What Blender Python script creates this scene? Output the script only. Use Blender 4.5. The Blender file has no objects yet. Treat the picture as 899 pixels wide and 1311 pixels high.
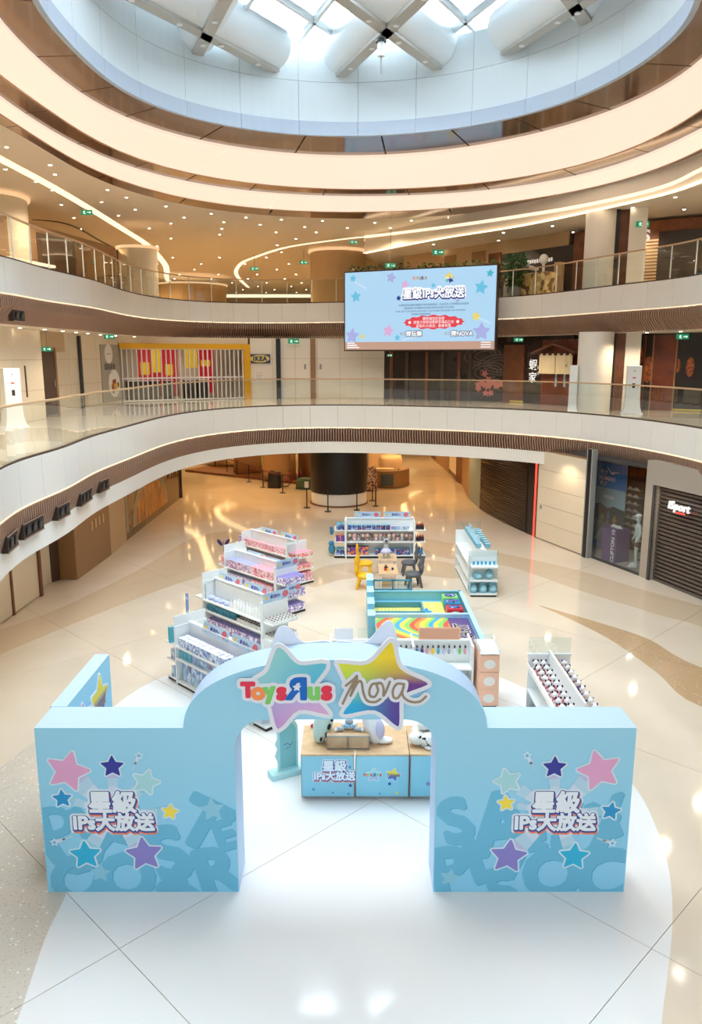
import bpy, bmesh, math, random
import numpy as np
from mathutils import Vector, Matrix
from mathutils.geometry import tessellate_polygon
R = math.radians
random.seed(7)
scene = bpy.context.scene
col = scene.collection

# ------------------------------------------------------------------ camera
F_PX, W_PX, H_PX = 990.0, 899.0, 1311.0
TH = R(11.4); EYE = 7.2
cam_data = bpy.data.cameras.new('camera')
cam = bpy.data.objects.new('camera', cam_data); col.objects.link(cam)
cam_data.sensor_fit = 'VERTICAL'; cam_data.sensor_height = 36.0
cam_data.lens = F_PX * 36.0 / H_PX
cam_data.clip_start = 0.05; cam_data.clip_end = 400
cam.location = (0, 0, EYE); cam.rotation_euler = (R(90) - TH, 0, 0)
scene.camera = cam

# ------------------------------------------------------------------ world, exposure
scene.view_settings.view_transform = 'Standard'
scene.view_settings.look = 'None'
scene.view_settings.gamma = 1.0
scene.view_settings.use_curve_mapping = False
scene.view_settings.exposure = 0.44
world = bpy.data.worlds.new('sky'); scene.world = world; world.use_nodes = True
wn = world.node_tree; wn.nodes.clear()
bg = wn.nodes.new('ShaderNodeBackground'); bg.inputs[0].default_value = (0.80, 0.92, 1.0, 1); bg.inputs[1].default_value = 14.5
wo = wn.nodes.new('ShaderNodeOutputWorld'); wn.links.new(bg.outputs[0], wo.inputs[0])
scene.cycles.max_bounces = 10; scene.cycles.diffuse_bounces = 5; scene.cycles.glossy_bounces = 4
scene.cycles.transparent_max_bounces = 16; scene.cycles.transmission_bounces = 6
scene.cycles.sample_clamp_indirect = 6.0
scene.cycles.caustics_reflective = False; scene.cycles.caustics_refractive = False

def area(name, loc, size, power, colour, rot=(0, 0, 0), shape='DISK', spread=None, portal=False):
    d = bpy.data.lights.new(name, 'AREA'); d.shape = shape; d.size = size
    if shape in ('RECTANGLE', 'ELLIPSE'): d.size, d.size_y = size
    d.energy = power; d.color = colour
    if spread: d.spread = spread
    o = bpy.data.objects.new(name, d); col.objects.link(o); o.location = loc; o.rotation_euler = rot
    if portal: d.cycles.is_portal = True
    return o

# ------------------------------------------------------------------ pixel helpers: a pixel of the photo turned into a point of the place
def ray(px, py):
    x = (px - W_PX / 2) / F_PX; y = -(py - H_PX / 2) / F_PX
    return (x, math.cos(TH) + y * math.sin(TH), -math.sin(TH) + y * math.cos(TH))
def G(px, py, z=0.0):                       # on the level plane z
    r = ray(px, py); t = (z - EYE) / r[2]; return Vector((r[0] * t, r[1] * t, z))
def Y(px, py, y):                           # on the plane at depth y
    r = ray(px, py); t = y / r[1]; return Vector((r[0] * t, y, EYE + r[2] * t))
def on_wall(p0, p1, px, py):                # (u, z) on the upright plane through p0, p1
    r = ray(px, py); d = (p1[0] - p0[0], p1[1] - p0[1]); L = math.hypot(*d); d = (d[0] / L, d[1] / L)
    n = (-d[1], d[0]); t = (p0[0] * n[0] + p0[1] * n[1]) / (r[0] * n[0] + r[1] * n[1])
    return ((r[0] * t - p0[0]) * d[0] + (r[1] * t - p0[1]) * d[1], EYE + r[2] * t)

# ------------------------------------------------------------------ materials
def srgb(r, g, b):
    f = lambda c: (c / 255 / 12.92) if c / 255 <= 0.04045 else ((c / 255 + 0.055) / 1.055) ** 2.4
    return (f(r), f(g), f(b), 1.0)
MATS = {}
def mat(name, c, rough=0.5, metal=0.0, emit=0.0, spec=0.5, noise=None, coat=0.0, bump=0.0):
    """noise = (scale, second colour, low, high) mottles the base colour; bump gives fine relief"""
    if name in MATS: return MATS[name]
    m = bpy.data.materials.new(name); m.use_nodes = True; nt = m.node_tree; b = nt.nodes['Principled BSDF']
    c = srgb(*c)
    b.inputs['Base Color'].default_value = c; b.inputs['Roughness'].default_value = rough
    b.inputs['Metallic'].default_value = metal; b.inputs['Specular IOR Level'].default_value = spec
    b.inputs['Coat Weight'].default_value = coat; b.inputs['Coat Roughness'].default_value = 0.05
    if emit:
        b.inputs['Emission Color'].default_value = c; b.inputs['Emission Strength'].default_value = emit; b.inputs['Base Color'].default_value = (c[0] * .2, c[1] * .2, c[2] * .2, 1)
    if noise or bump:
        tc = nt.nodes.new('ShaderNodeTexCoord'); nz = nt.nodes.new('ShaderNodeTexNoise')
        nz.inputs['Scale'].default_value = noise[0] if noise else 40; nz.inputs['Detail'].default_value = 4
        nt.links.new(tc.outputs['Object'], nz.inputs['Vector'])
        if noise:
            cr = nt.nodes.new('ShaderNodeValToRGB'); cr.color_ramp.elements[0].position = noise[2]; cr.color_ramp.elements[1].position = noise[3]
            cr.color_ramp.elements[0].color = c; cr.color_ramp.elements[1].color = srgb(*noise[1])
            nt.links.new(nz.outputs['Fac'], cr.inputs['Fac']); nt.links.new(cr.outputs['Color'], b.inputs['Base Color'])
        if bump:
            bp = nt.nodes.new('ShaderNodeBump'); bp.inputs['Strength'].default_value = bump; bp.inputs['Distance'].default_value = 0.01
            nt.links.new(nz.outputs['Fac'], bp.inputs['Height']); nt.links.new(bp.outputs['Normal'], b.inputs['Normal'])
    MATS[name] = m; return m
def mat_ramp(name, stops, axis='Z', lo=0.0, hi=1.0, rough=0.45, direction=None):
    """printed colour gradient laid along an object axis (metres lo..hi)"""
    m = bpy.data.materials.new(name); m.use_nodes = True; nt = m.node_tree; b = nt.nodes['Principled BSDF']
    b.inputs['Roughness'].default_value = rough
    tc = nt.nodes.new('ShaderNodeTexCoord'); mp = nt.nodes.new('ShaderNodeVectorMath'); mp.operation = 'DOT_PRODUCT'
    d = direction or {'X': (1, 0, 0), 'Y': (0, 1, 0), 'Z': (0, 0, 1)}[axis]; mp.inputs[1].default_value = d
    mr = nt.nodes.new('ShaderNodeMapRange'); mr.inputs['From Min'].default_value = lo; mr.inputs['From Max'].default_value = hi
    cr = nt.nodes.new('ShaderNodeValToRGB'); e = cr.color_ramp.elements
    while len(e) < len(stops): e.new(0.5)
    for k, (p, c) in enumerate(stops): e[k].position = p; e[k].color = srgb(*c)
    nt.links.new(tc.outputs['Object'], mp.inputs[0]); nt.links.new(mp.outputs['Value'], mr.inputs['Value'])
    nt.links.new(mr.outputs['Result'], cr.inputs['Fac']); nt.links.new(cr.outputs['Color'], b.inputs['Base Color'])
    MATS[name] = m; return m
def mat_corners(name, left, right, lo, hi, x0, x1, rough=0.35):
    """printed gradient: two upright colour runs blended across the width"""
    m = bpy.data.materials.new(name); m.use_nodes = True; nt = m.node_tree; b = nt.nodes['Principled BSDF']; b.inputs['Roughness'].default_value = rough
    tc = nt.nodes.new('ShaderNodeTexCoord'); sp = nt.nodes.new('ShaderNodeSeparateXYZ'); nt.links.new(tc.outputs['Object'], sp.inputs[0])
    mz = nt.nodes.new('ShaderNodeMapRange'); mz.inputs['From Min'].default_value = lo; mz.inputs['From Max'].default_value = hi; nt.links.new(sp.outputs['Z'], mz.inputs['Value'])
    mx_ = nt.nodes.new('ShaderNodeMapRange'); mx_.interpolation_type = 'SMOOTHSTEP'; mx_.inputs['From Min'].default_value = x0; mx_.inputs['From Max'].default_value = x1; nt.links.new(sp.outputs['X'], mx_.inputs['Value'])
    mix = nt.nodes.new('ShaderNodeMix'); mix.data_type = 'RGBA'; nt.links.new(mx_.outputs['Result'], mix.inputs[0])
    for k, st in ((6, left), (7, right)):
        cr = nt.nodes.new('ShaderNodeValToRGB'); e = cr.color_ramp.elements
        while len(e) < len(st): e.new(0.5)
        for i, (p, c) in enumerate(st): e[i].position = p; e[i].color = srgb(*c)
        nt.links.new(mz.outputs['Result'], cr.inputs['Fac']); nt.links.new(cr.outputs['Color'], mix.inputs[k])
    nt.links.new(mix.outputs[2], b.inputs['Base Color']); MATS[name] = m; return m
def mat_print(name, cols, scale=9.0, rough=0.4):
    """busy printed packaging: patches of a few colours"""
    m = bpy.data.materials.new(name); m.use_nodes = True; nt = m.node_tree; b = nt.nodes['Principled BSDF']
    b.inputs['Roughness'].default_value = rough
    tc = nt.nodes.new('ShaderNodeTexCoord'); vo = nt.nodes.new('ShaderNodeTexVoronoi'); vo.inputs['Scale'].default_value = scale
    geo = nt.nodes.new('ShaderNodeObjectInfo'); add = nt.nodes.new('ShaderNodeVectorMath'); add.operation = 'ADD'
    nt.links.new(tc.outputs['Object'], add.inputs[0]); nt.links.new(geo.outputs['Location'], add.inputs[1])
    nt.links.new(add.outputs[0], vo.inputs['Vector'])
    sx = nt.nodes.new('ShaderNodeSeparateColor'); nt.links.new(vo.outputs['Color'], sx.inputs[0])
    cr = nt.nodes.new('ShaderNodeValToRGB'); cr.color_ramp.interpolation = 'CONSTANT'; e = cr.color_ramp.elements
    while len(e) < len(cols): e.new(0.5)
    for k, (p, c) in enumerate(cols): e[k].position = p; e[k].color = srgb(*c)
    nt.links.new(sx.outputs[0], cr.inputs['Fac']); nt.links.new(cr.outputs['Color'], b.inputs['Base Color'])
    MATS[name] = m; return m
def mat_glass(name, tint=(0.93, 0.97, 0.96), gloss=1.0, add=0.0):
    """thin architectural glass: lets light through, mirrors at grazing angles"""
    m = bpy.data.materials.new(name); m.use_nodes = True; nt = m.node_tree; nt.nodes.clear()
    o = nt.nodes.new('ShaderNodeOutputMaterial'); mx = nt.nodes.new('ShaderNodeMixShader')
    t = nt.nodes.new('ShaderNodeBsdfTransparent'); t.inputs[0].default_value = (*tint, 1)
    g = nt.nodes.new('ShaderNodeBsdfGlossy'); g.inputs['Roughness'].default_value = 0.01; g.inputs[0].default_value = (gloss, gloss, gloss, 1)
    fr = nt.nodes.new('ShaderNodeFresnel'); fr.inputs['IOR'].default_value = 1.5
    ad = nt.nodes.new('ShaderNodeMath'); ad.operation = 'ADD'; ad.inputs[1].default_value = add; ad.use_clamp = True
    ge = nt.nodes.new('ShaderNodeNewGeometry'); inv = nt.nodes.new('ShaderNodeMath'); inv.operation = 'SUBTRACT'; inv.inputs[0].default_value = 1.0
    mu = nt.nodes.new('ShaderNodeMath'); mu.operation = 'MULTIPLY'                     # the far face of the thin pane adds no second mirror
    nt.links.new(ge.outputs['Backfacing'], inv.inputs[1]); nt.links.new(inv.outputs[0], mu.inputs[0])
    nt.links.new(fr.outputs[0], ad.inputs[0]); nt.links.new(ad.outputs[0], mu.inputs[1]); nt.links.new(mu.outputs[0], mx.inputs[0])
    nt.links.new(t.outputs[0], mx.inputs[1]); nt.links.new(g.outputs[0], mx.inputs[2]); nt.links.new(mx.outputs[0], o.inputs[0])
    MATS[name] = m; return m

mat('white', (240, 240, 238), 0.45); mat('fascia', (240, 237, 230), 0.28, coat=0.3)
mat('plaster', (236, 229, 216), 0.6); mat('ceiling', (244, 233, 216), 0.7)
mat('drum', (226, 234, 238), 0.6); mat('drum_lip', (190, 200, 216), 0.5)
mat('bronze', (140, 108, 90), 0.09, metal=0.5); mat('copper_edge', (186, 140, 100), 0.3, metal=0.6)
mat('brown_slat', (164, 132, 112), 0.4, metal=0.2); mat('brown_back', (52, 38, 32), 0.6)
mat('lum', (255, 231, 208), 0.5, emit=0.69); mat('halo', (246, 200, 150), 0.5, emit=0.7); mat('led', (255, 226, 186), 0.5, emit=2.2); mat('led_soft', (255, 228, 190), 0.5, emit=1.1)
mat('downlight', (255, 236, 205), 0.5, emit=14.0); mat('trimring', (235, 230, 220), 0.4)
mat('black', (22, 22, 24), 0.4); mat('darkgrey', (60, 60, 62), 0.4); mat('grey', (150, 150, 148), 0.4); mat('steel', (190, 190, 192), 0.25, metal=0.9)
mat('metal_dark', (70, 64, 60), 0.35, metal=0.7)
mat('railwood', (196, 162, 124), 0.4); mat('wood', (214, 184, 146), 0.5, noise=(6, (200, 166, 126), 0.35, 0.7)); mat('brownwood', (120, 72, 42), 0.45, noise=(3, (96, 54, 32), 0.3, 0.7))
mat('tanwall', (196, 168, 132), 0.55); mat('brownwall', (150, 116, 82), 0.5); mat('darkbrown', (74, 52, 40), 0.4); mat('cream', (228, 214, 190), 0.5)
mat('floor', (221, 208, 190), 0.07, spec=0.6, noise=(0.7, (215, 201, 181), 0.35, 0.7))
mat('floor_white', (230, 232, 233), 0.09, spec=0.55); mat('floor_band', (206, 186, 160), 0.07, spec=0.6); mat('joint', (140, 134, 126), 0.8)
mat('floor2', (222, 212, 196), 0.08, spec=0.6)
mat('glass_shop', (60, 60, 60)); mat_glass('glass', (0.94, 0.97, 0.96), 1.0, 0.03); mat_glass('skyglass', (0.97, 0.99, 1.0), 0.6, 0.0)
mat_glass('shopglass', (0.85, 0.88, 0.88), 1.0, 0.05); mat_glass('acrylic', (0.90, 0.95, 0.96), 1.0, 0.04)
mat('arch_top', (188, 216, 246), 0.5); mat('arch_side', (140, 196, 224), 0.5)
mat('card_blue', (186, 208, 230), 0.5, noise=(14, (160, 190, 220), 0.5, 0.62)); mat('card_red', (214, 110, 124), 0.5)
mat('shelfwhite', (236, 240, 240), 0.4); mat('shelfgrey', (196, 200, 200), 0.5)
mat('exit_green', (20, 120, 80), 0.4, emit=0.9); mat('exit_white', (235, 255, 245), 0.4, emit=1.0)
mat('yellow_portal', (232, 176, 40), 0.4); mat('red', (206, 36, 52), 0.4); mat('yellow', (246, 206, 40), 0.4); mat('green', (70, 120, 60), 0.7, noise=(5, (40, 84, 44), 0.4, 0.6))
mat('beam_white', (234, 240, 243), 0.35); mat('beam_flange', (186, 184, 178), 0.5)
# terrazzo
def terrazzo(name, base, chip1, chip2):
    m = bpy.data.materials.new(name); m.use_nodes = True; nt = m.node_tree; b = nt.nodes['Principled BSDF']; b.inputs['Roughness'].default_value = 0.12
    tc = nt.nodes.new('ShaderNodeTexCoord')
    last = None
    for sc, cc, th in ((22, chip1, 0.24), (9, chip2, 0.16)):
        v = nt.nodes.new('ShaderNodeTexVoronoi'); v.inputs['Scale'].default_value = sc; nt.links.new(tc.outputs['Object'], v.inputs['Vector'])
        lt = nt.nodes.new('ShaderNodeMath'); lt.operation = 'LESS_THAN'; lt.inputs[1].default_value = th; nt.links.new(v.outputs['Distance'], lt.inputs[0])
        mx = nt.nodes.new('ShaderNodeMix'); mx.data_type = 'RGBA'; mx.inputs[7].default_value = srgb(*cc)
        if last is None: mx.inputs[6].default_value = srgb(*base)
        else: nt.links.new(last, mx.inputs[6])
        nt.links.new(lt.outputs[0], mx.inputs[0]); last = mx.outputs[2]
    nt.links.new(last, b.inputs['Base Color']); MATS[name] = m
terrazzo('terrazzo_grey', (206, 198, 186), (186, 174, 158), (232, 228, 220)); terrazzo('terrazzo_tan', (190, 160, 124), (172, 142, 108), (216, 194, 162))
mat_ramp('arch_front', [(0.0, (136, 208, 242)), (0.4, (142, 210, 242)), (0.75, (150, 212, 240)), (1.0, (156, 214, 240))], 'Z', 0.0, 2.5)

# ------------------------------------------------------------------ mesh building
class MB:
    def __init__(s): s.v = []; s.f = []; s.sm = []
    def add(s, vs, fs, smooth=False):
        n = len(s.v); s.v.extend(tuple(v) for v in vs)
        for f in fs: s.f.append([i + n for i in f]); s.sm.append(smooth)
        return s
    def box(s, x0, x1, y0, y1, z0, z1, M=None):
        vs = [Vector((x, y, z)) for z in (z0, z1) for y in (y0, y1) for x in (x0, x1)]
        if M: vs = [M @ v for v in vs]
        return s.add(vs, [(0, 2, 3, 1), (4, 5, 7, 6), (0, 1, 5, 4), (2, 6, 7, 3), (0, 4, 6, 2), (1, 3, 7, 5)])
    def prism(s, pts, z0, z1, M=None, smooth=False):
        pts = [p for i, p in enumerate(pts) if math.hypot(p[0] - pts[i - 1][0], p[1] - pts[i - 1][1]) > 1e-5]
        n = len(pts); A = sum(pts[i][0] * pts[(i + 1) % n][1] - pts[(i + 1) % n][0] * pts[i][1] for i in range(n))
        if A < 0: pts = pts[::-1]
        if n > 6:                                           # concave outlines: cap with triangles
            tri = tessellate_polygon([[Vector((p[0], p[1], 0)) for p in pts]])
            vs = [Vector((p[0], p[1], z0)) for p in pts] + [Vector((p[0], p[1], z1)) for p in pts]
            if M: vs = [M @ v for v in vs]
            fs = []
            for t in tri:
                a, b_, c = (pts[i] for i in t); q = (b_[0] - a[0]) * (c[1] - a[1]) - (b_[1] - a[1]) * (c[0] - a[0])
                if abs(q) < 1e-12: continue
                t = t if q > 0 else t[::-1]; fs.append([i + n for i in t]); fs.append(list(t)[::-1])
            return s.add(vs, fs + [(i, (i + 1) % n, n + (i + 1) % n, n + i) for i in range(n)], smooth)
        vs = [Vector((p[0], p[1], z0)) for p in pts] + [Vector((p[0], p[1], z1)) for p in pts]
        if M: vs = [M @ v for v in vs]
        s.add(vs, [list(range(n))[::-1], list(range(n, 2 * n))])
        return s.add(vs, [(i, (i + 1) % n, n + (i + 1) % n, n + i) for i in range(n)], smooth)
    def cyl(s, x, y, z0, z1, r0, r1=None, n=20, M=None, smooth=True):
        r1 = r0 if r1 is None else r1
        a = [(math.cos(2 * math.pi * i / n), math.sin(2 * math.pi * i / n)) for i in range(n)]
        vs = [Vector((x + r0 * c, y + r0 * q, z0)) for c, q in a] + [Vector((x + r1 * c, y + r1 * q, z1)) for c, q in a]
        if M: vs = [M @ v for v in vs]
        s.add(vs, [(i, (i + 1) % n, n + (i + 1) % n, n + i) for i in range(n)], smooth)
        return s.add(vs, [list(range(n))[::-1], list(range(n, 2 * n))])
    def lathe(s, prof, n=20, x=0, y=0, M=None):
        vs = []; fs = []
        for r, z in prof:
            for i in range(n):
                v = Vector((x + r * math.cos(2 * math.pi * i / n), y + r * math.sin(2 * math.pi * i / n), z)); vs.append(M @ v if M else v)
        for k in range(len(prof) - 1):
            for i in range(n): fs.append((k * n + i, k * n + (i + 1) % n, (k + 1) * n + (i + 1) % n, (k + 1) * n + i))
        fs.append(list(range(n))[::-1]); fs.append([(len(prof) - 1) * n + i for i in range(n)])
        return s.add(vs, fs, True)
    def ball(s, c, rx, ry, rz, n=12, m=8, M=None, wob=0.0, seed=0):
        rnd = random.Random(seed); vs = []; fs = []
        for k in range(m + 1):
            ph = math.pi * k / m
            for i in range(n):
                t = 2 * math.pi * i / n; w = 1 + wob * (rnd.random() - 0.5)
                v = Vector((c[0] + rx * w * math.sin(ph) * math.cos(t), c[1] + ry * w * math.sin(ph) * math.sin(t), c[2] + rz * w * math.cos(ph)))
                vs.append(M @ v if M else v)
        for k in range(m):
            for i in range(n): fs.append((k * n + i, (k + 1) * n + i, (k + 1) * n + (i + 1) % n, k * n + (i + 1) % n))
        return s.add(vs, fs, True)
    def tube(s, pts, r, n=8, smooth=True):
        pts = [Vector(p) for p in pts]; vs = []; fs = []; rr = r if isinstance(r, (list, tuple)) else [r] * len(pts)
        for k, p in enumerate(pts):
            t = (pts[min(k + 1, len(pts) - 1)] - pts[max(k - 1, 0)]).normalized()
            a = t.cross(Vector((0, 0, 1)) if abs(t.z) < 0.95 else Vector((1, 0, 0))).normalized(); b = a.cross(t)
            for i in range(n):
                q = 2 * math.pi * (i + 0.5) / n; vs.append(p + (a * math.cos(q) + b * math.sin(q)) * rr[k])
        for k in range(len(pts) - 1):
            for i in range(n): fs.append((k * n + i, k * n + (i + 1) % n, (k + 1) * n + (i + 1) % n, (k + 1) * n + i))
        s.add(vs, fs, smooth)
        return s.add(vs, [list(range(n))[::-1], [(len(pts) - 1) * n + i for i in range(n)]])
    def mesh(s, name):
        me = bpy.data.meshes.new(name); me.from_pydata(s.v, [], s.f); me.polygons.foreach_set('use_smooth', s.sm)
        me.update(); return me
    def build(s, name, m, parent=None, loc=None, rot=None, bevel=0.0):
        me = s.mesh(name)
        if bevel:
            bm = bmesh.new(); bm.from_mesh(me); bmesh.ops.remove_doubles(bm, verts=bm.verts, dist=1e-5)
            bmesh.ops.bevel(bm, geom=[e for e in bm.edges if len(e.link_faces) == 2 and e.calc_face_angle(0) > 0.6], offset=bevel, segments=2, affect='EDGES', profile=0.6)
            bm.to_mesh(me); bm.free()
        return link(name, me, m, parent, loc, rot)
def link(name, me, m, parent=None, loc=None, rot=None):
    o = bpy.data.objects.new(name, me); col.objects.link(o)
    if m is not None and not len(me.materials): me.materials.append(MATS[m] if isinstance(m, str) else m)
    if parent is not None: o.parent = parent; KIDS.setdefault(parent.name, []).append(o)
    if loc is not None: o.location = loc
    if rot is not None: o.rotation_euler = (0, 0, rot) if isinstance(rot, (int, float)) else rot
    return o
def empty(name, loc=(0, 0, 0), rot=0.0):
    o = bpy.data.objects.new(name, None); col.objects.link(o); o.location = loc; o.rotation_euler = (0, 0, rot) if isinstance(rot, (int, float)) else rot
    o.empty_display_size = 0.1; return o
def tag(o, label, cat, group=None):
    o['label'] = label; o['category'] = cat
    if group: o['group'] = group
    return o
def struct(o): o['kind'] = 'structure'; return o
def stuff(o): o['kind'] = 'stuff'; return o
KIDS = {}
def copy_tree(o, loc=None, rot=None, label=None, scale=None):
    c = o.copy(); col.objects.link(c)
    if loc is not None: c.location = loc
    if rot is not None: c.rotation_euler = (0, 0, rot)
    if scale is not None: c.scale = (scale,) * 3 if isinstance(scale, (int, float)) else scale
    if label: c['label'] = label
    def rec(a, b):
        for ch in list(KIDS.get(a.name, ())):
            d = ch.copy(); col.objects.link(d); d.parent = b; KIDS.setdefault(b.name, []).append(d); rec(ch, d)
    rec(o, c); return c

# flat outlines ---------------------------------------------------------------
def offset_poly(P, d):
    """grow a simple closed outline by d, rounding its outer corners"""
    n = len(P); A = sum(P[i][0] * P[(i + 1) % n][1] - P[(i + 1) % n][0] * P[i][1] for i in range(n))
    if A < 0: P = P[::-1]
    out = []
    for i in range(n):
        p0, p1, p2 = P[i - 1], P[i], P[(i + 1) % n]
        a1 = math.atan2(p1[1] - p0[1], p1[0] - p0[0]) - math.pi / 2; a2 = math.atan2(p2[1] - p1[1], p2[0] - p1[0]) - math.pi / 2
        da = (a2 - a1 + math.pi) % (2 * math.pi) - math.pi
        if da > 0.05:
            k = max(2, int(da / 0.3) + 1)
            for j in range(k + 1): a = a1 + da * j / k; out.append((p1[0] + d * math.cos(a), p1[1] + d * math.sin(a)))
        else:
            am = a1 + da / 2; q = d / max(0.35, math.cos(da / 2)); out.append((p1[0] + q * math.cos(am), p1[1] + q * math.sin(am)))
    return out
def star_poly(cx, cz, r, inner=0.5, rot=0.0, rnd=0.06):
    P = [(cx + rr * math.sin(rot + math.pi * k / 5), cz + rr * math.cos(rot + math.pi * k / 5)) for k in range(10) for rr in [(r - rnd * r * 1.6) if k % 2 == 0 else r * inner - rnd * r * 0.6]]
    return offset_poly(P, rnd * r)
# a flat print: polygon in local (x, z), lying proud of the y = 0 face by t, facing -y
MXZ = Matrix(((1, 0, 0, 0), (0, 0, -1, 0), (0, 1, 0, 0), (0, 0, 0, 1)))     # prism z -> local -y
def flat(P, name, m, parent, y=0.0, t=0.002):
    return MB().prism(P, 0, t, M=Matrix.Translation((0, -y, 0)) @ MXZ).build(name, m, parent)
def rect(x0, x1, z0, z1): return [(x0, z0), (x1, z0), (x1, z1), (x0, z1)]
TEXTS = {}
def text_mesh(s, size, offset=0.0, ext=0.001, shear=0.0, spacing=1.0):
    key = (s, size, offset, ext, shear, spacing)
    if key in TEXTS: return TEXTS[key]
    cu = bpy.data.curves.new('t', 'FONT'); cu.body = s; cu.size = size; cu.offset = offset; cu.extrude = ext; cu.resolution_u = 3
    cu.shear = shear; cu.space_character = spacing; cu.align_x = 'CENTER'; cu.align_y = 'CENTER'
    o = bpy.data.objects.new('t', cu); col.objects.link(o)
    dg = bpy.context.evaluated_depsgraph_get(); me = bpy.data.meshes.new_from_object(o.evaluated_get(dg))
    bpy.data.objects.remove(o); TEXTS[key] = me; me.materials.clear(); return me
def text(s, size, x, z, m, parent, y=0.0, name='lettering', offset=0.0, ext=0.001, rot=0.0, sx=1.0, **k):
    me = text_mesh(s, size, offset, ext, **k).copy()
    return link_text(me, x, z, m, parent, y, name, rot, sx)
def link_text(me, x, z, m, parent, y, name, rot=0.0, sx=1.0):
    o = link(name, me, m, parent); o.location = (x, -y, z); o.rotation_euler = (R(90), rot, 0); o.scale = (sx, 1, 1); return o
def catmull(P, n=8, closed=False):
    out = []; N = len(P)
    for i in range(N if closed else N - 1):
        p = [np.array(P[(i + k) % N] if closed else P[min(max(i + k, 0), N - 1)], float) for k in (-1, 0, 1, 2)]
        for j in range(n):
            t = j / n; out.append(tuple(0.5 * (2 * p[1] + (p[2] - p[0]) * t + (2 * p[0] - 5 * p[1] + 4 * p[2] - p[3]) * t * t + (3 * p[1] - 3 * p[2] + p[3] - p[0]) * t ** 3)))
    if not closed: out.append(tuple(P[-1]))
    return out
def stroke(P, w):
    """outline of a brush stroke of width w along P, as convex quads and round caps"""
    quads = []
    for a, b in zip(P[:-1], P[1:]):
        d = Vector((b[0] - a[0], b[1] - a[1])); L = d.length
        if L < 1e-6: continue
        d /= L; n = Vector((-d.y, d.x)) * w / 2
        quads.append([(a[0] - n.x, a[1] - n.y), (b[0] - n.x, b[1] - n.y), (b[0] + n.x, b[1] + n.y), (a[0] + n.x, a[1] + n.y)])
    for p in P: quads.append([(p[0] + w / 2 * math.cos(k * math.pi / 5), p[1] + w / 2 * math.sin(k * math.pi / 5)) for k in range(10)])
    return quads
def flat_stroke(P, w, name, m, parent, y=0.0, t=0.002):
    return fat_flat([P], [], w / 2, max(w / 9, 0.0025), name, m, parent, y, t)
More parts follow.
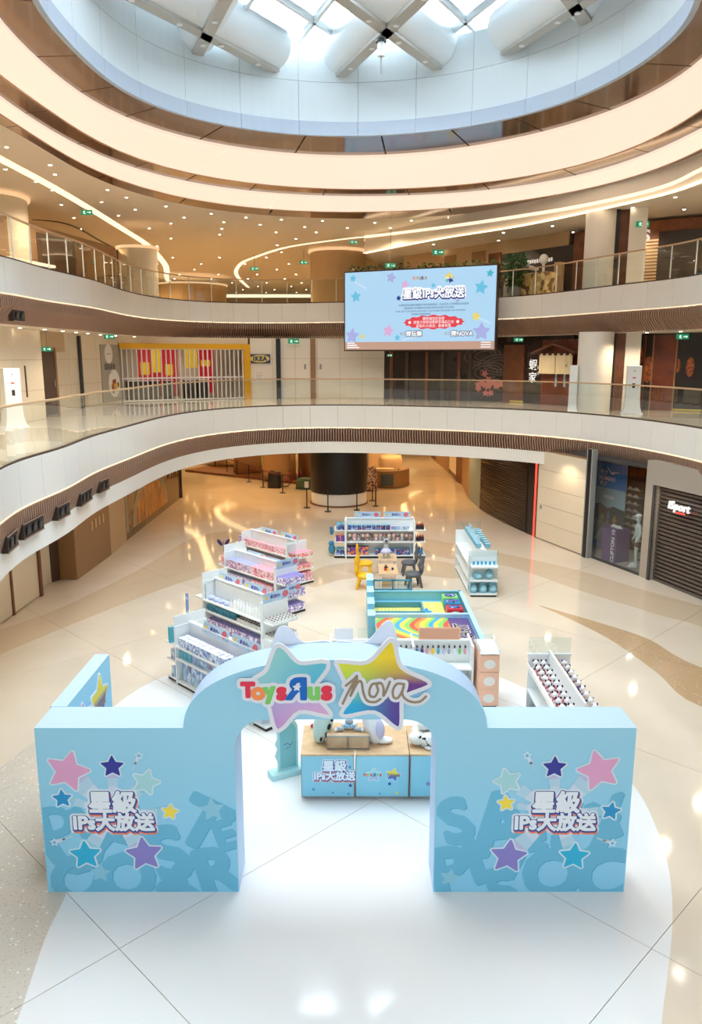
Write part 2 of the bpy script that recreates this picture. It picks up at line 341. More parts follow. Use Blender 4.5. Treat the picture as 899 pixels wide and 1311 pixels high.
# outlines grown from strokes, polygons or letters: the level set of their distance, meshed as one clean sheet with side walls
def fat_mesh(polylines, tris, d, h, t):
    segs = np.array([(*a, *b) for P in polylines for a, b in zip(P[:-1], P[1:])], float)
    x0, z0 = segs[:, [0, 2]].min() - d - 2 * h, segs[:, [1, 3]].min() - d - 2 * h; x1, z1 = segs[:, [0, 2]].max() + d + 2 * h, segs[:, [1, 3]].max() + d + 2 * h
    X = np.arange(x0, x1 + h, h); Z = np.arange(z0, z1 + h, h); GX, GZ = np.meshgrid(X, Z); F = np.full(GX.shape, 9.0)
    for a0, b0, a1, b1 in segs:
        i0, i1 = max(0, int((min(a0, a1) - d - 3 * h - x0) / h)), int((max(a0, a1) + d + 3 * h - x0) / h) + 2; j0, j1 = max(0, int((min(b0, b1) - d - 3 * h - z0) / h)), int((max(b0, b1) + d + 3 * h - z0) / h) + 2
        gx, gz = GX[j0:j1, i0:i1], GZ[j0:j1, i0:i1]; dx, dz = a1 - a0, b1 - b0; L2 = dx * dx + dz * dz + 1e-12
        u = np.clip(((gx - a0) * dx + (gz - b0) * dz) / L2, 0, 1); F[j0:j1, i0:i1] = np.minimum(F[j0:j1, i0:i1], np.hypot(gx - a0 - u * dx, gz - b0 - u * dz))
    if len(tris):
        S = np.zeros(GX.shape, bool)
        for (ax, az), (bx, bz), (cx, cz) in tris:
            i0, i1 = max(0, int((min(ax, bx, cx) - x0) / h)), int((max(ax, bx, cx) - x0) / h) + 2; j0, j1 = max(0, int((min(az, bz, cz) - z0) / h)), int((max(az, bz, cz) - z0) / h) + 2
            gx, gz = GX[j0:j1, i0:i1], GZ[j0:j1, i0:i1]
            e = [(qx - px) * (gz - pz) - (qz - pz) * (gx - px) for px, pz, qx, qz in ((ax, az, bx, bz), (bx, bz, cx, cz), (cx, cz, ax, az))]
            S[j0:j1, i0:i1] |= ((e[0] >= 0) & (e[1] >= 0) & (e[2] >= 0)) | ((e[0] <= 0) & (e[1] <= 0) & (e[2] <= 0))
        F = np.where(S, -F, F)
    F = F - d; I = F <= 0; V = []; Fc = []; back = t > 0.02
    def vert(x, z, f): V.append((x, -t if f else 0.0, z)); return len(V) - 1
    nj, ni = F.shape
    for j in range(nj - 1):
        i = 0
        while i < ni - 1:
            c = (I[j, i], I[j, i + 1], I[j + 1, i + 1], I[j + 1, i])
            if all(c):
                k = i
                while k < ni - 1 and I[j, k] and I[j, k + 1] and I[j + 1, k + 1] and I[j + 1, k]: k += 1
                q4 = [(X[i], Z[j]), (X[k], Z[j]), (X[k], Z[j + 1]), (X[i], Z[j + 1])]; Fc.append([vert(*p, 1) for p in q4]); i = k
                if back: Fc.append([vert(*p, 0) for p in q4[::-1]])
                continue
            if any(c):
                P = [(X[i], Z[j]), (X[i + 1], Z[j]), (X[i + 1], Z[j + 1]), (X[i], Z[j + 1])]; f = (F[j, i], F[j, i + 1], F[j + 1, i + 1], F[j + 1, i]); poly = []; cut = []
                for m_ in range(4):
                    n_ = (m_ + 1) % 4
                    if c[m_]: poly.append(P[m_])
                    if c[m_] != c[n_]:
                        u = f[m_] / (f[m_] - f[n_]); q = (P[m_][0] + u * (P[n_][0] - P[m_][0]), P[m_][1] + u * (P[n_][1] - P[m_][1])); poly.append(q); cut.append(q)
                if len(poly) > 2:
                    Fc.append([vert(*p, 1) for p in poly])
                    if back: Fc.append([vert(*p, 0) for p in poly[::-1]])
                    if len(cut) == 2 and t > 0.004: a, b = cut; Fc.append([vert(*a, 0), vert(*b, 0), vert(*b, 1), vert(*a, 1)])
            i += 1
    me = bpy.data.meshes.new('sheet'); me.from_pydata(V, [], Fc); me.update(); return me
def fat_flat(polylines, tris, d, h, name, m, parent, y=0.0, t=0.002, mesh=None):
    o = link(name, mesh or fat_mesh(polylines, tris, d, h, t), m, parent); o.location = (0, -y, 0); return o
FATS = {}
def fat_text_mesh(s, size, d, h=None, t=0.0006, shear=0.0, spacing=1.0):
    key = (s, round(size, 4), round(d, 4), t, shear, spacing)
    if key in FATS: return FATS[key]
    me = text_mesh(s, size, 0.0, 0.0, shear=shear, spacing=spacing); v = me.vertices; cnt = {}
    for p in me.polygons:
        for e in p.edge_keys: cnt[e] = cnt.get(e, 0) + 1
    segs = [[(v[a].co.x, v[a].co.y), (v[b].co.x, v[b].co.y)] for (a, b), n_ in cnt.items() if n_ == 1]
    me.calc_loop_triangles(); tris = [[(v[i].co.x, v[i].co.y) for i in lt.vertices] for lt in me.loop_triangles]
    FATS[key] = fat_mesh(segs, tris, d, h or size / 60, t); return FATS[key]
def fat_text(s, size, x, z, m, parent, y=0.0, d=0.02, name='letter_backing', rot=0.0, sx=1.0, t=0.0006, **k):
    o = link(name, fat_text_mesh(s, size, d, t=t, **k).copy(), m, parent); o.location = (x, -y, z); o.rotation_euler = (0, rot, 0); o.scale = (sx, 1, 1); return o
def clip_poly(P, C):
    """clip polygon P by convex counter-clockwise C"""
    out = list(P)
    for i in range(len(C)):
        a, b = C[i], C[(i + 1) % len(C)]; src = out; out = []
        side = lambda p: (b[0] - a[0]) * (p[1] - a[1]) - (b[1] - a[1]) * (p[0] - a[0])
        for j in range(len(src)):
            p, q = src[j], src[(j + 1) % len(src)]; sp, sq = side(p), side(q)
            if sp >= 0: out.append(p)
            if (sp >= 0) != (sq >= 0): t = sp / (sp - sq); out.append((p[0] + t * (q[0] - p[0]), p[1] + t * (q[1] - p[1])))
        if not out: return []
    return out

# ------------------------------------------------------------------ the atrium's curves, as radius over angle
CURVES = dict(
 L2=((1.2, 17), [12.053, 0.472, 0.169, -4.212, 0.001, 0.314, 0.205, 0.604, 0.067, -0.312, -0.102, 0.126, -0.122, 0.087, -0.022, -0.108, 0.038, -0.003, -0.066]),
 L3=((1, 20), [14.737, -0.282, -0.832, -5.105, -0.532, 0.648, 0.217, 0.527, 0.358, -0.495, -0.163, 0.346, -0.129, -0.024, 0.028, -0.24, -0.062, 0.094, -0.231]),
 E1=((0.2, 18), [6.522, 0.016, -0.166, -0.252, -0.051, 0.093, -0.021, -0.059, 0.018, 0.037, -0.017, -0.022, -0.022]),
 E2=((0.3, 18), [7.918, -0.015, 0.363, -0.632, -0.023, 0.094, -0.004, -0.01, 0.057, 0.02, -0.003, -0.021, 0.012]),
 E3=((0.5, 20), [10.101, 0.055, 0.268, -1.512, 0.061, 0.005, 0.059, -0.022, 0.048, -0.013, -0.074, -0.006, 0.011]),
 E4=((0.6, 20), [11.145, 0.077, 0.748, -1.756, 0.013, 0.039, 0.063, 0.044, 0.001, 0.002, -0.102, 0.044, -0.022]),
 E5=((0.6, 20), [12.333, 0.072, 1.565, -2.525, 0.051, 0.049, -0.114, 0.131, 0.113, -0.089, -0.119, 0.021, -0.041]),
 E6=((0.7, 20), [13.491, 0.25, 2.124, -2.717, 0.123, 0.142, -0.234, 0.406, 0.183, -0.071, -0.108, 0.134, 0.01]))
def radius(nm, t):
    c, s = CURVES[nm]; r = s[0]
    for k in range(1, (len(s) - 1) // 2 + 1): r += s[2 * k - 1] * math.cos(k * t) + s[2 * k] * math.sin(k * t)
    return r
def cpt(nm, t, off=0.0):
    """point of a curve pushed off outwards along its normal"""
    c = CURVES[nm][0]; P = lambda q: Vector((c[0] + radius(nm, q) * math.cos(q), c[1] + radius(nm, q) * math.sin(q)))
    p = P(t)
    if not off: return p
    d = (P(t + 0.01) - P(t - 0.01)).normalized(); return p + Vector((d.y, -d.x)) * off
def arc_params(nm, step):
    """angles spaced evenly by arc length"""
    N = 1440; ps = [cpt(nm, 2 * math.pi * i / N) for i in range(N + 1)]
    s = [0.0]
    for a, b in zip(ps[:-1], ps[1:]): s.append(s[-1] + (b - a).length)
    k = max(3, round(s[-1] / step)); return list(np.interp(np.linspace(0, s[-1], k + 1), s, [2 * math.pi * i / N for i in range(N + 1)]))
def band(b, nm, t0, t1, o0, o1, z0, z1, n=6):
    """curved slab between two offsets of one curve"""
    ts = [t0 + (t1 - t0) * i / n for i in range(n + 1)]
    vs = []
    for t in ts:
        a, c = cpt(nm, t, o0), cpt(nm, t, o1); vs += [(a.x, a.y, z0), (c.x, c.y, z0), (c.x, c.y, z1), (a.x, a.y, z1)]
    fs = [(0, 1, 2, 3), tuple(4 * n + k for k in (3, 2, 1, 0))]
    for i in range(n):
        for k in range(4): fs.append((4 * i + k, 4 * i + 4 + k, 4 * i + 4 + (k + 1) % 4, 4 * i + (k + 1) % 4))
    return b.add(vs, fs)
def between(b, nm0, nm1, t0, t1, z0, z1, n=8):
    """slab between two different curves (angles about the inner curve's centre)"""
    c0 = Vector(CURVES[nm0][0])
    def outer(t):
        c1 = Vector(CURVES[nm1][0]); d = Vector((math.cos(t), math.sin(t)))
        p = c0 + d * 10
        for _ in range(8):
            q = p - c1; a = math.atan2(q.y, q.x); p = p + d * (radius(nm1, a) - q.length)
        return p
    vs = []
    for i in range(n + 1):
        t = t0 + (t1 - t0) * i / n; a, c = cpt(nm0, t), outer(t); vs += [(a.x, a.y, z0), (c.x, c.y, z0), (c.x, c.y, z1), (a.x, a.y, z1)]
    fs = [(0, 1, 2, 3), tuple(4 * n + k for k in (3, 2, 1, 0))]
    for i in range(n):
        for k in range(4): fs.append((4 * i + k, 4 * i + 4 + k, 4 * i + 4 + (k + 1) % 4, 4 * i + (k + 1) % 4))
    return b.add(vs, fs)
def annulus(b, nm, off, box, z0, z1, n=144):
    """slab from a curve out to a rectangle"""
    c = Vector(CURVES[nm][0]); x0, x1, y0, y1 = box; vs = []
    angs = sorted([2 * math.pi * i / n for i in range(n)] + [math.atan2(y - c.y, x - c.x) % (2 * math.pi) for x in (x0, x1) for y in (y0, y1)])
    for t in angs:
        a = cpt(nm, t, off); dx, dy = math.cos(t), math.sin(t)
        k = min([((x1 - c.x) / dx) if dx > 1e-9 else 1e9, ((x0 - c.x) / dx) if dx < -1e-9 else 1e9, ((y1 - c.y) / dy) if dy > 1e-9 else 1e9, ((y0 - c.y) / dy) if dy < -1e-9 else 1e9])
        o = (c.x + dx * k, c.y + dy * k); vs += [(a.x, a.y, z0), (o[0], o[1], z0), (o[0], o[1], z1), (a.x, a.y, z1)]
    N = len(angs); fs = []
    for i in range(N):
        j = (i + 1) % N
        for k in range(4): fs.append((4 * i + k, 4 * j + k, 4 * j + (k + 1) % 4, 4 * i + (k + 1) % 4))
    return b.add(vs, fs)
# ================================================================== THE SETTING
# outer shell of the building
BX = (-42, 42, -14, 112)
fl = struct(MB().box(BX[0], BX[1], BX[2], BX[3], -0.4, -0.012).build('floor', 'joint'))
fl['label'] = 'glossy cream stone floor of the ground level'
a45 = R(45); TS = 4.62
def tile_quad(i, j, gap):
    # square slab of the diagonal grid: x+y = 5.45+TS*sqrt2*.. , x-y = -11.2+..
    u0, u1 = 5.45 + i * TS * 1.0 + gap, 5.45 + (i + 1) * TS - gap; v0, v1 = -11.2 + j * TS + gap, -11.2 + (j + 1) * TS - gap
    return [((u + v) / 2, (u - v) / 2) for u, v in ((u0, v0), (u0, v1), (u1, v1), (u1, v0))][::-1]
TS = 6.6          # in u = x + y; 4.7 m along each side
def ccw(P): return P if sum(P[i][0] * P[(i + 1) % len(P)][1] - P[(i + 1) % len(P)][0] * P[i][1] for i in range(len(P))) > 0 else P[::-1]
gp = lambda pts: ccw([(p[0], p[1]) if len(p) == 2 and isinstance(p[0], float) else p for p in pts])
pxy = lambda *P: ccw([tuple(G(a, b)[:2]) for a, b in P])
disc = ccw(catmull([(-3.45, 5.2), (-3.69, 7.2), (-3.86, 8.5), (-3.95, 9.6), (-4.6, 11.3), (-5.2, 13.2), (-4.4, 16.5), (-1.5, 18.6), (2.0, 17.8), (4.2, 15.4), (4.8, 12.5), (4.75, 10.8), (4.34, 9.2), (3.5, 7.4), (2.4, 5.4), (0, 4.0), (-2.4, 4.2)], 6, True))
terr_l = ccw(catmull([(-3.42, 5.0), (-3.68, 7.2), (-3.86, 8.5), (-3.95, 9.6), (-4.5, 11.0), (-5.1, 12.6), (-5.85, 13.9), (-6.3, 12.4), (-6.6, 10.6), (-7.4, 8.5), (-7.6, 5.0)], 5, True))
terr_r = ccw(catmull([tuple(G(a, b)[:2]) for a, b in ((690, 775), (722, 784), (770, 798), (830, 818), (899, 855))] + [(10.6, 14.5), (9.6, 13.4), tuple(G(899, 905)[:2]), tuple(G(840, 860)[:2]), tuple(G(780, 818)[:2]), tuple(G(720, 788)[:2])], 5, True))
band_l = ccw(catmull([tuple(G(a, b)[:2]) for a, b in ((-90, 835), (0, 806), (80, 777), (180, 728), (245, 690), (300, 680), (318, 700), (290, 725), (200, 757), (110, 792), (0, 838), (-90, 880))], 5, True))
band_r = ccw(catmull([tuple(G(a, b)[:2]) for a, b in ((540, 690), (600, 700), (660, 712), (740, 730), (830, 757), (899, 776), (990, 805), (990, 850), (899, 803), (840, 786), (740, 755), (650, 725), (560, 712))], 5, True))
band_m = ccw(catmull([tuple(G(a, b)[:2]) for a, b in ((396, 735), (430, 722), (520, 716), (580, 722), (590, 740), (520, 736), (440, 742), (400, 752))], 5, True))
for i in range(-6, 9):
    for j in range(-10, 6):
        q = ccw(tile_quad(i, j, 0.006)); cx = sum(p[0] for p in q) / 4; cy = sum(p[1] for p in q) / 4
        if abs(cx) > 17 or cy < 0 or cy > 62: continue
        struct(MB().prism(q, -0.03, 0.0).build('tile', 'floor', fl))
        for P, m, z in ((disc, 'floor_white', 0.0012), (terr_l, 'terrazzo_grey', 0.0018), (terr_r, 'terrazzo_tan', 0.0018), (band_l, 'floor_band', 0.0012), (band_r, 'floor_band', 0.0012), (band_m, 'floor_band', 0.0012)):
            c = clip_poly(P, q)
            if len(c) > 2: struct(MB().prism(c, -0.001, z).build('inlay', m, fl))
b = MB()                                                  # plain floor beyond the slabs that can be told apart
for x0, x1, y0, y1 in ((-42, -16.5, -14, 112), (16.5, 42, -14, 112), (-16.5, 16.5, 58, 112), (-16.5, 16.5, -14, 1.0)): b.box(x0, x1, y0, y1, -0.03, -0.004)
struct(b.build('tile', 'floor', fl))

for nm, bx in (('wall_left', (-42.3, -42, -14, 112)), ('wall_right', (42, 42.3, -14, 112)), ('wall_back', (-42, 42, -14.3, -14)), ('wall_far', (-42, 42, 112, 112.3))):
    struct(MB().box(*bx, 0, 14).build(nm, 'tanwall'))

# slabs: ceiling of the ground level / floor of the second, ceiling of the second / floor of the third
s2 = struct(annulus(MB(), 'L2', 0.16, BX, 4.9, 5.1).build('floor_second_level', 'floor2'))
struct(annulus(MB(), 'L2', 0.5, BX, 3.52, 3.6).build('ceiling_ground_level', 'ceiling'))
s3 = struct(annulus(MB(), 'L3', 0.16, BX, 9.55, 9.75).build('floor_third_level', 'floor2'))
struct(annulus(MB(), 'L3', 0.42, BX, 8.07, 8.2).build('ceiling_second_level', 'ceiling'))
struct(annulus(MB(), 'E6', 0.0, BX, 13.6, 13.8).build('ceiling', 'ceiling'))

# edges of the two galleries: white fascia panels, brown slats, glass balustrade
def gallery(nm, z_top, z_fb, z_bend, z_bot, inset, level):
    root = struct(empty('trim_1' if nm == 'L2' else 'trim_2')); root['label'] = 'white fascia and brown slatted edge of the %s gallery' % level
    ts = arc_params(nm, 1.2)
    for a, c in zip(ts[:-1], ts[1:]):
        e = (c - a) * 0.004; struct(band(MB(), nm, a + e, c - e, 0.0, 0.12, z_fb, z_top, 3).build('fascia_panel', 'fascia', root))
    b = MB(); band(b, nm, 0, 2 * math.pi, 0.12, 0.2, z_bend, z_top - 0.01, 160); struct(b.build('backing', 'brown_back', root))
    b = MB(); band(b, nm, 0, 2 * math.pi, 0.005, 0.10, z_fb - 0.05, z_fb - 0.012, 160); b.build('light_strip', 'led_soft', root)
    # slats with an elbow: upright, then leaning back under the gallery
    V = []; Fc = []
    for t in arc_params(nm, 0.112)[:-1]:
        p0 = cpt(nm, t); d = (cpt(nm, t + 0.01) - p0).normalized(); nrm = Vector((d.y, -d.x)); k = len(V)
        for (o, z), (o2, z2) in (((0.0, z_fb - 0.03), (0.09, z_fb - 0.03)), ((0.0, z_bend), (0.09, z_bend + 0.04)), ((inset, z_bot), (inset + 0.09, z_bot))):
            for oo, zz, s in ((o, z, -1), (o, z, 1), (o2, z2, 1), (o2, z2, -1)):
                q = p0 + nrm * oo + d * (0.028 * s); V.append((q.x, q.y, zz))
        for r in range(2):
            for m_ in range(4): Fc.append((k + 4 * r + m_, k + 4 * r + 4 + m_, k + 4 * r + 4 + (m_ + 1) % 4, k + 4 * r + (m_ + 1) % 4))
        Fc.append((k, k + 1, k + 2, k + 3)); Fc.append((k + 11, k + 10, k + 9, k + 8))
    me = bpy.data.meshes.new('slats'); me.from_pydata(V, [], Fc); me.update(); stuff(link('slat', me, 'brown_slat', root))
    # backing behind the leaning slats
    N = 160; V = []; Fc = []
    for i in range(N):
        t = 2 * math.pi * i / N
        for o, z in ((0.10, z_fb - 0.03), (0.10, z_bend + 0.05), (inset + 0.1, z_bot + 0.02)):
            q = cpt(nm, t, o); V.append((q.x, q.y, z))
    for i in range(N):
        j = (i + 1) % N
        for r in (0, 1): Fc.append((3 * i + r, 3 * j + r, 3 * j + r + 1, 3 * i + r + 1))
    me = bpy.data.meshes.new('backing'); me.from_pydata(V, [], Fc); me.update(); struct(link('backing', me, 'brown_back', root))
    # balustrade
    g = empty('glass_balustrade'); tag(g, 'glass balustrade with a slim wooden handrail along the %s gallery' % level, 'railing')
    step = 1.5 if nm == 'L2' else 1.25
    ts = arc_params(nm, step)
    for a, c in zip(ts[:-1], ts[1:]):
        e = (c - a) * 0.008
        band(MB(), nm, a + e, c - e, 0.055, 0.067, z_top + 0.02, z_top + 1.12, 3).build('glass_panel', 'glass', g)
        if nm == 'L3':
            p = cpt(nm, a, 0.06); d = (cpt(nm, a + 0.01, 0.06) - p).normalized()
            MB().box(-0.012, 0.012, -0.02, 0.02, z_top + 0.03, z_top + 1.1).build('post', 'white', g, loc=(p.x, p.y, 0), rot=math.atan2(d.y, d.x))
    band(MB(), nm, 0, 2 * math.pi, 0.025, 0.095, z_top + 1.11, z_top + 1.155, 200).build('handrail', 'railwood', g)
    band(MB(), nm, 0, 2 * math.pi, 0.02, 0.10, z_top, z_top + 0.045, 200).build('base_channel', 'darkbrown', g)
    return root
gallery('L2', 5.1, 4.17, 3.85, 3.5, 0.12, 'second-level')
gallery('L3', 9.75, 8.85, 8.53, 8.07, 0.40, 'third-level')
# white bulkhead below the second gallery, stopping at the dark column on the right
ang = lambda nm, x, y: math.atan2(y - CURVES[nm][0][1], x - CURVES[nm][0][0])
t_a = ang('L2', 8.62, 28.1); t_b = ang('L2', -6.0, 2.0) + 2 * math.pi
bk = struct(empty('trim_3')); bk['label'] = 'smooth white bulkhead under the second-level gallery slats'
n = 40; us = [t_a + (t_b - t_a) * i / n for i in range(n + 1)]
for a, c in zip(us[:-1], us[1:]): struct(band(MB(), 'L2', a, c, 0.10, 0.45, 3.04, 3.52, 3).build('bulkhead_panel', 'fascia', bk))

# ---- ceiling rings round the skylight drum
rings = struct(empty('ceiling_rings')); rings['label'] = 'bronze and luminous rings of the atrium ceiling'
def ring(n0, n1, z0, z1, cuts, gap, name, m, back=True):
    for a, c in zip(cuts, cuts[1:] + [cuts[0] + 2 * math.pi]):
        struct(between(MB(), n0, n1, a + gap, c - gap, z0, z1, 14).build(name, m, rings))
cutA = [R(q) for q in (-60, -25, 8, 32, 49, 66, 84, 103, 124, 143, 158, 176, 205, 250)]
ring('E1', 'E2', 13.60, 13.66, cutA, 0.0035, 'bronze_panel', 'bronze')
ring('E3', 'E4', 13.60, 13.66, [R(q) for q in (-50, -10, 22, 36, 52, 68, 82, 97, 110, 122, 133, 148, 165, 200, 250)], 0.002, 'bronze_panel', 'bronze')
ring('E5', 'E6', 13.60, 13.66, [R(q) for q in (-50, -10, 25, 46, 62, 77, 90, 104, 118, 134, 160, 200, 250)], 0.002, 'bronze_panel', 'bronze')
def lum_ring(n0, n1, cuts, label):
    g = empty('luminous_ring'); tag(g, label, 'ceiling light')
    for a, c in zip(cuts, cuts[1:] + [cuts[0] + 2 * math.pi]): between(MB(), n0, n1, a + 0.001, c - 0.001, 13.52, 13.60, 16).build('light_panel', 'lum', g)
    band(MB(), n1, 0, 2 * math.pi, -0.001, 0.05, 13.50, 13.60, 160).build('rim', 'copper_edge', g)
lum_ring('E2', 'E3', [R(q) for q in (-80, -20, 44, 118, 200)], 'wide warm white luminous ring, the inner of the two around the skylight')
lum_ring('E4', 'E5', [R(q) for q in (-80, -20, 40, 105, 122, 200)], 'narrow warm white luminous ring outside the wide one')
struct(between(MB(), 'E1', 'E6', 0, 2 * math.pi, 13.72, 13.78, 160).build('ceiling_backing', 'brown_back'))
# ---- the drum, the skylight and its crossing beams
ZD0, ZD1 = 13.6, 16.0
dr = struct(empty('skylight_drum')); dr['label'] = 'tall pale drum wall below the skylight'
ds = [2 * math.pi * i / 24 for i in range(25)]
for a, c in zip(ds[:-1], ds[1:]):
    struct(band(MB(), 'E1', a + 0.0008, c - 0.0008, 0.02, 0.14, ZD0 + 0.36, 15.02, 6).build('drum_panel', 'drum', dr)); struct(band(MB(), 'E1', a + 0.0008, c - 0.0008, 0.02, 0.14, 15.03, ZD1, 6).build('drum_panel', 'drum', dr))
    struct(band(MB(), 'E1', a + 0.0008, c - 0.0008, -0.02, 0.10, ZD0 - 0.03, ZD0 + 0.35, 6).build('lip_panel', 'drum_lip', dr))
struct(band(MB(), 'E1', 0, 2 * math.pi, 0.14, 0.5, 13.8, 16.3, 120).build('wall_drum', 'white'))
roof = struct(annulus(MB(), 'E1', 0.4, BX, 16.0, 16.3).build('roof', 'white'))
def inside(p, m=0.0):
    c = CURVES['E1'][0]; d = Vector((p[0] - c[0], p[1] - c[1])); return d.length < radius('E1', math.atan2(d.y, d.x)) + m
def chord(q, d, m=0.0):
    q = Vector(q); d = Vector(d).normalized(); out = []
    for s in (-1, 1):
        t = 0.0
        if not inside(q, m):
            return None
        while inside(q + d * (s * t), m): t += 0.05
        out.append(q + d * (s * t))
    return out
dA = Vector((0.36, -0.93)).normalized(); dB = Vector((-0.52, -0.855)).normalized()
sk = struct(empty('window_1')); sk['label'] = 'glazed skylight with a lattice of pale frames'
def beam_line(q, d, m=0.02):
    # nearest inside start
    for s in [0] + [k * 0.25 * sg for k in range(1, 60) for sg in (1, -1)]:
        p = Vector(q) + d * s
        if inside(p, m): return chord(p, d, m)
    return None
big = [((-0.30, 24.64), dA), ((-4.2, 23.08), dA), ((4.42, 22.4), dA), ((2.51, 24.14), dB), ((-2.1, 24.4), dB), ((6.1, 21.5), dB)]
for q, d in big:
    ch = beam_line(q, d)
    if not ch: continue
    p0, p1 = ch; L = (p1 - p0).length; g = struct(empty('skylight_beam', (p0.x, p0.y, 15.2), math.atan2((p1 - p0).y, (p1 - p0).x)))
    g['label'] = 'white tubular roof beam with a flat grey underside'
    M = Matrix.Translation((0, 0, 0.62)) @ Matrix.Rotation(R(90), 4, 'Y')
    struct(MB().cyl(0, 0, 0, L, 0.58, n=28, M=M).build('tube', 'beam_white', g))
    struct(MB().box(0, L, -0.16, 0.16, -0.02, 0.12).build('flange', 'beam_flange', g))
    x = 0.8
    while x < L - 0.3:
        MB().cyl(x, 0, -0.05, -0.02, 0.075, n=12).build('spot_housing', 'white', g); x += 1.55
# glazing lattice
for k in range(-8, 9):
    for d, st in ((dA, Vector((2.05, 0))), (dB, Vector((2.05, 0)))):
        ch = beam_line(Vector((-0.55, 22.0)) + st * k if d is dA else Vector((0.35, 22.0)) + st * k, d, 0.35)
        if ch and (ch[1] - ch[0]).length > 0.6:
            a, c = ch; L = (c - a).length
            struct(MB().box(0, L, -0.05, 0.05, 0, 0.22).build('glazing_bar', 'beam_white', sk, loc=(a.x, a.y, 16.02), rot=math.atan2((c - a).y, (c - a).x)))
c = CURVES['E1'][0]; N = 72
ring_pts = [tuple(cpt('E1', 2 * math.pi * i / N, 0.38)) for i in range(N)]
struct(MB().prism(ring_pts, 16.25, 16.262).build('glass_pane', 'skyglass', sk))
fx = empty('hanging_sensor', (0.76, 21.5, 14.55)); tag(fx, 'small white cylinder hanging where two roof beams cross', 'sensor')
MB().cyl(0, 0, 0.1, 0.45, 0.09, n=14).build('body', 'white', fx); MB().cyl(0, 0, 0.42, 0.5, 0.14, n=14).build('ring', 'black', fx); MB().cyl(0, 0, -0.3, 0.1, 0.02, n=8).build('cable', 'grey', fx)
MB().cyl(0, 0, 0.5, 0.63, 0.03, n=8).build('rod', 'grey', fx)

# ---- lamps of the place, and added spots
area('skylight_portal', (0.2, 17.6, 16.2), 13.5, 1, (1, 1, 1), rot=(0, 0, 0), portal=True)
WARM = (1.0, 0.80, 0.56); AMBER = (1.0, 0.66, 0.30); DEEP = (1.0, 0.60, 0.24); NEUT = (1.0, 0.90, 0.78)
def lamp(x, y, z, power, colour, r=0.12, spread=150):
    d = bpy.data.lights.new('downlight_and_fill_lamp', 'SPOT'); d.energy = power; d.color = colour; d.shadow_soft_size = r; d.spot_size = R(spread); d.spot_blend = 0.6
    o = bpy.data.objects.new('downlight_and_fill_lamp', d); col.objects.link(o); o.location = (x, y, z); return o
for t in range(20, 200, 18):
    for cv, off, zz, pw in (('L2', 2.0, 8.0, 175), ('L3', 2.4, 13.5, 480)):
        p = cpt(cv, R(t), off); low = cv == 'L3' and p.x > 2.5; lamp(p.x, p.y, 12.5 if low else zz, pw * (0.6 if low else 1), WARM)
for x, y in ((-6, 42), (-2, 46), (3, 44), (-10, 50), (4.5, 52), (-4, 56), (2, 62), (-12, 60), (-6, 70), (4.4, 38.5), (-4.5, 37.5)): lamp(x, y, 3.45, 340, DEEP)
for x, y in ((-8.1, 20), (-8.0, 26), (-7.9, 32), (-8.2, 15)): lamp(x, y, 3.45, 45, WARM)
for x, y in ((7.6, 28.3), (6.3, 33.2), (9.2, 23.6)): lamp(x, y, 3.45, 45, WARM)
for x, y in ((-14, 40), (-8, 50), (0, 56), (8, 48), (-16, 60), (-4, 70), (-24, 76), (12, 40)): lamp(x, y, 13.5, 900, AMBER, spread=160)
for q in range(15, 375, 30):                             # spots added round the ceiling ring, without fixtures, to wash the floor
    p = cpt('E5', R(q), 0.35); lamp(p.x, p.y, 13.4, 165, NEUT, 0.2, 110)

def spot_at(x, y, z, tgt, power, colour, spread, r=0.25):     # unseen spots added on the near gallery rims to brighten arch and floor
    o = lamp(x, y, z, power, colour, r, spread); o.rotation_euler = (Vector(tgt) - Vector((x, y, z))).to_track_quat('-Z', 'Y').to_euler()
for x, y in ((-5.4, 4.0), (-2.0, 1.0), (2.6, 0.9), (6.6, 3.4)): spot_at(x, y, 3.7, (0.3 * x - .2, 9.4, 1.3), 240, (0.92, 0.97, 1.0), 95)
for x, y in ((-7.6, 4.4), (-3, 0.2), (3, 0.0), (8.0, 3.2)): spot_at(x, y, 8.3, (0.5 * x - .2, 13, 0.5), 160, (0.95, 0.98, 1.0), 100)
# round recessed downlights, each a lamp of its own
dl = empty('downlight'); MB().cyl(0, 0, -0.012, 0.0, 0.085, n=12).build('trim', 'trimring', dl); MB().cyl(0, 0, -0.02, -0.010, 0.055, n=10).build('lens', 'downlight', dl)
tag(dl, 'small round recessed downlight in the cream ceiling of the top level', 'ceiling light', 'downlights in the top-level ceiling')
first = True
def put_dl(x, y, z, label, group, s=1.0):
    global first
    if first: dl.location = (x, y, z); dl.scale = (s, s, s); first = False; o = dl
    else: o = copy_tree(dl, loc=(x, y, z), scale=s)
    o['label'] = label; o['group'] = group
for off, stp in ((0.9, 1.9), (2.6, 1.7), (4.5, 1.9), (6.6, 2.3), (9.3, 2.8), (12.5, 3.4)):
    for t in arc_params('E6', stp):
        p = cpt('E6', t, off); j = random.uniform(-.35, .35)
        if p.y < 24 or abs(p.x) > 0.47 * p.y + 1.5 or p.y > 52: continue
        if p.x > 7.5 and p.y < 36.5 : continue
        put_dl(p.x + j, p.y + j, 13.6, 'small round recessed downlight in the cream ceiling of the top level', 'downlights in the top-level ceiling', 1.0)
for t in arc_params('L3', 1.6):
    p = cpt('L3', t, 1.2)
    if p.y > 20 and abs(p.x) < 0.47 * p.y + 1: put_dl(p.x, p.y, 8.07, 'small round downlight in the ceiling over the second-level walkway', 'downlights over the second-level walkway')
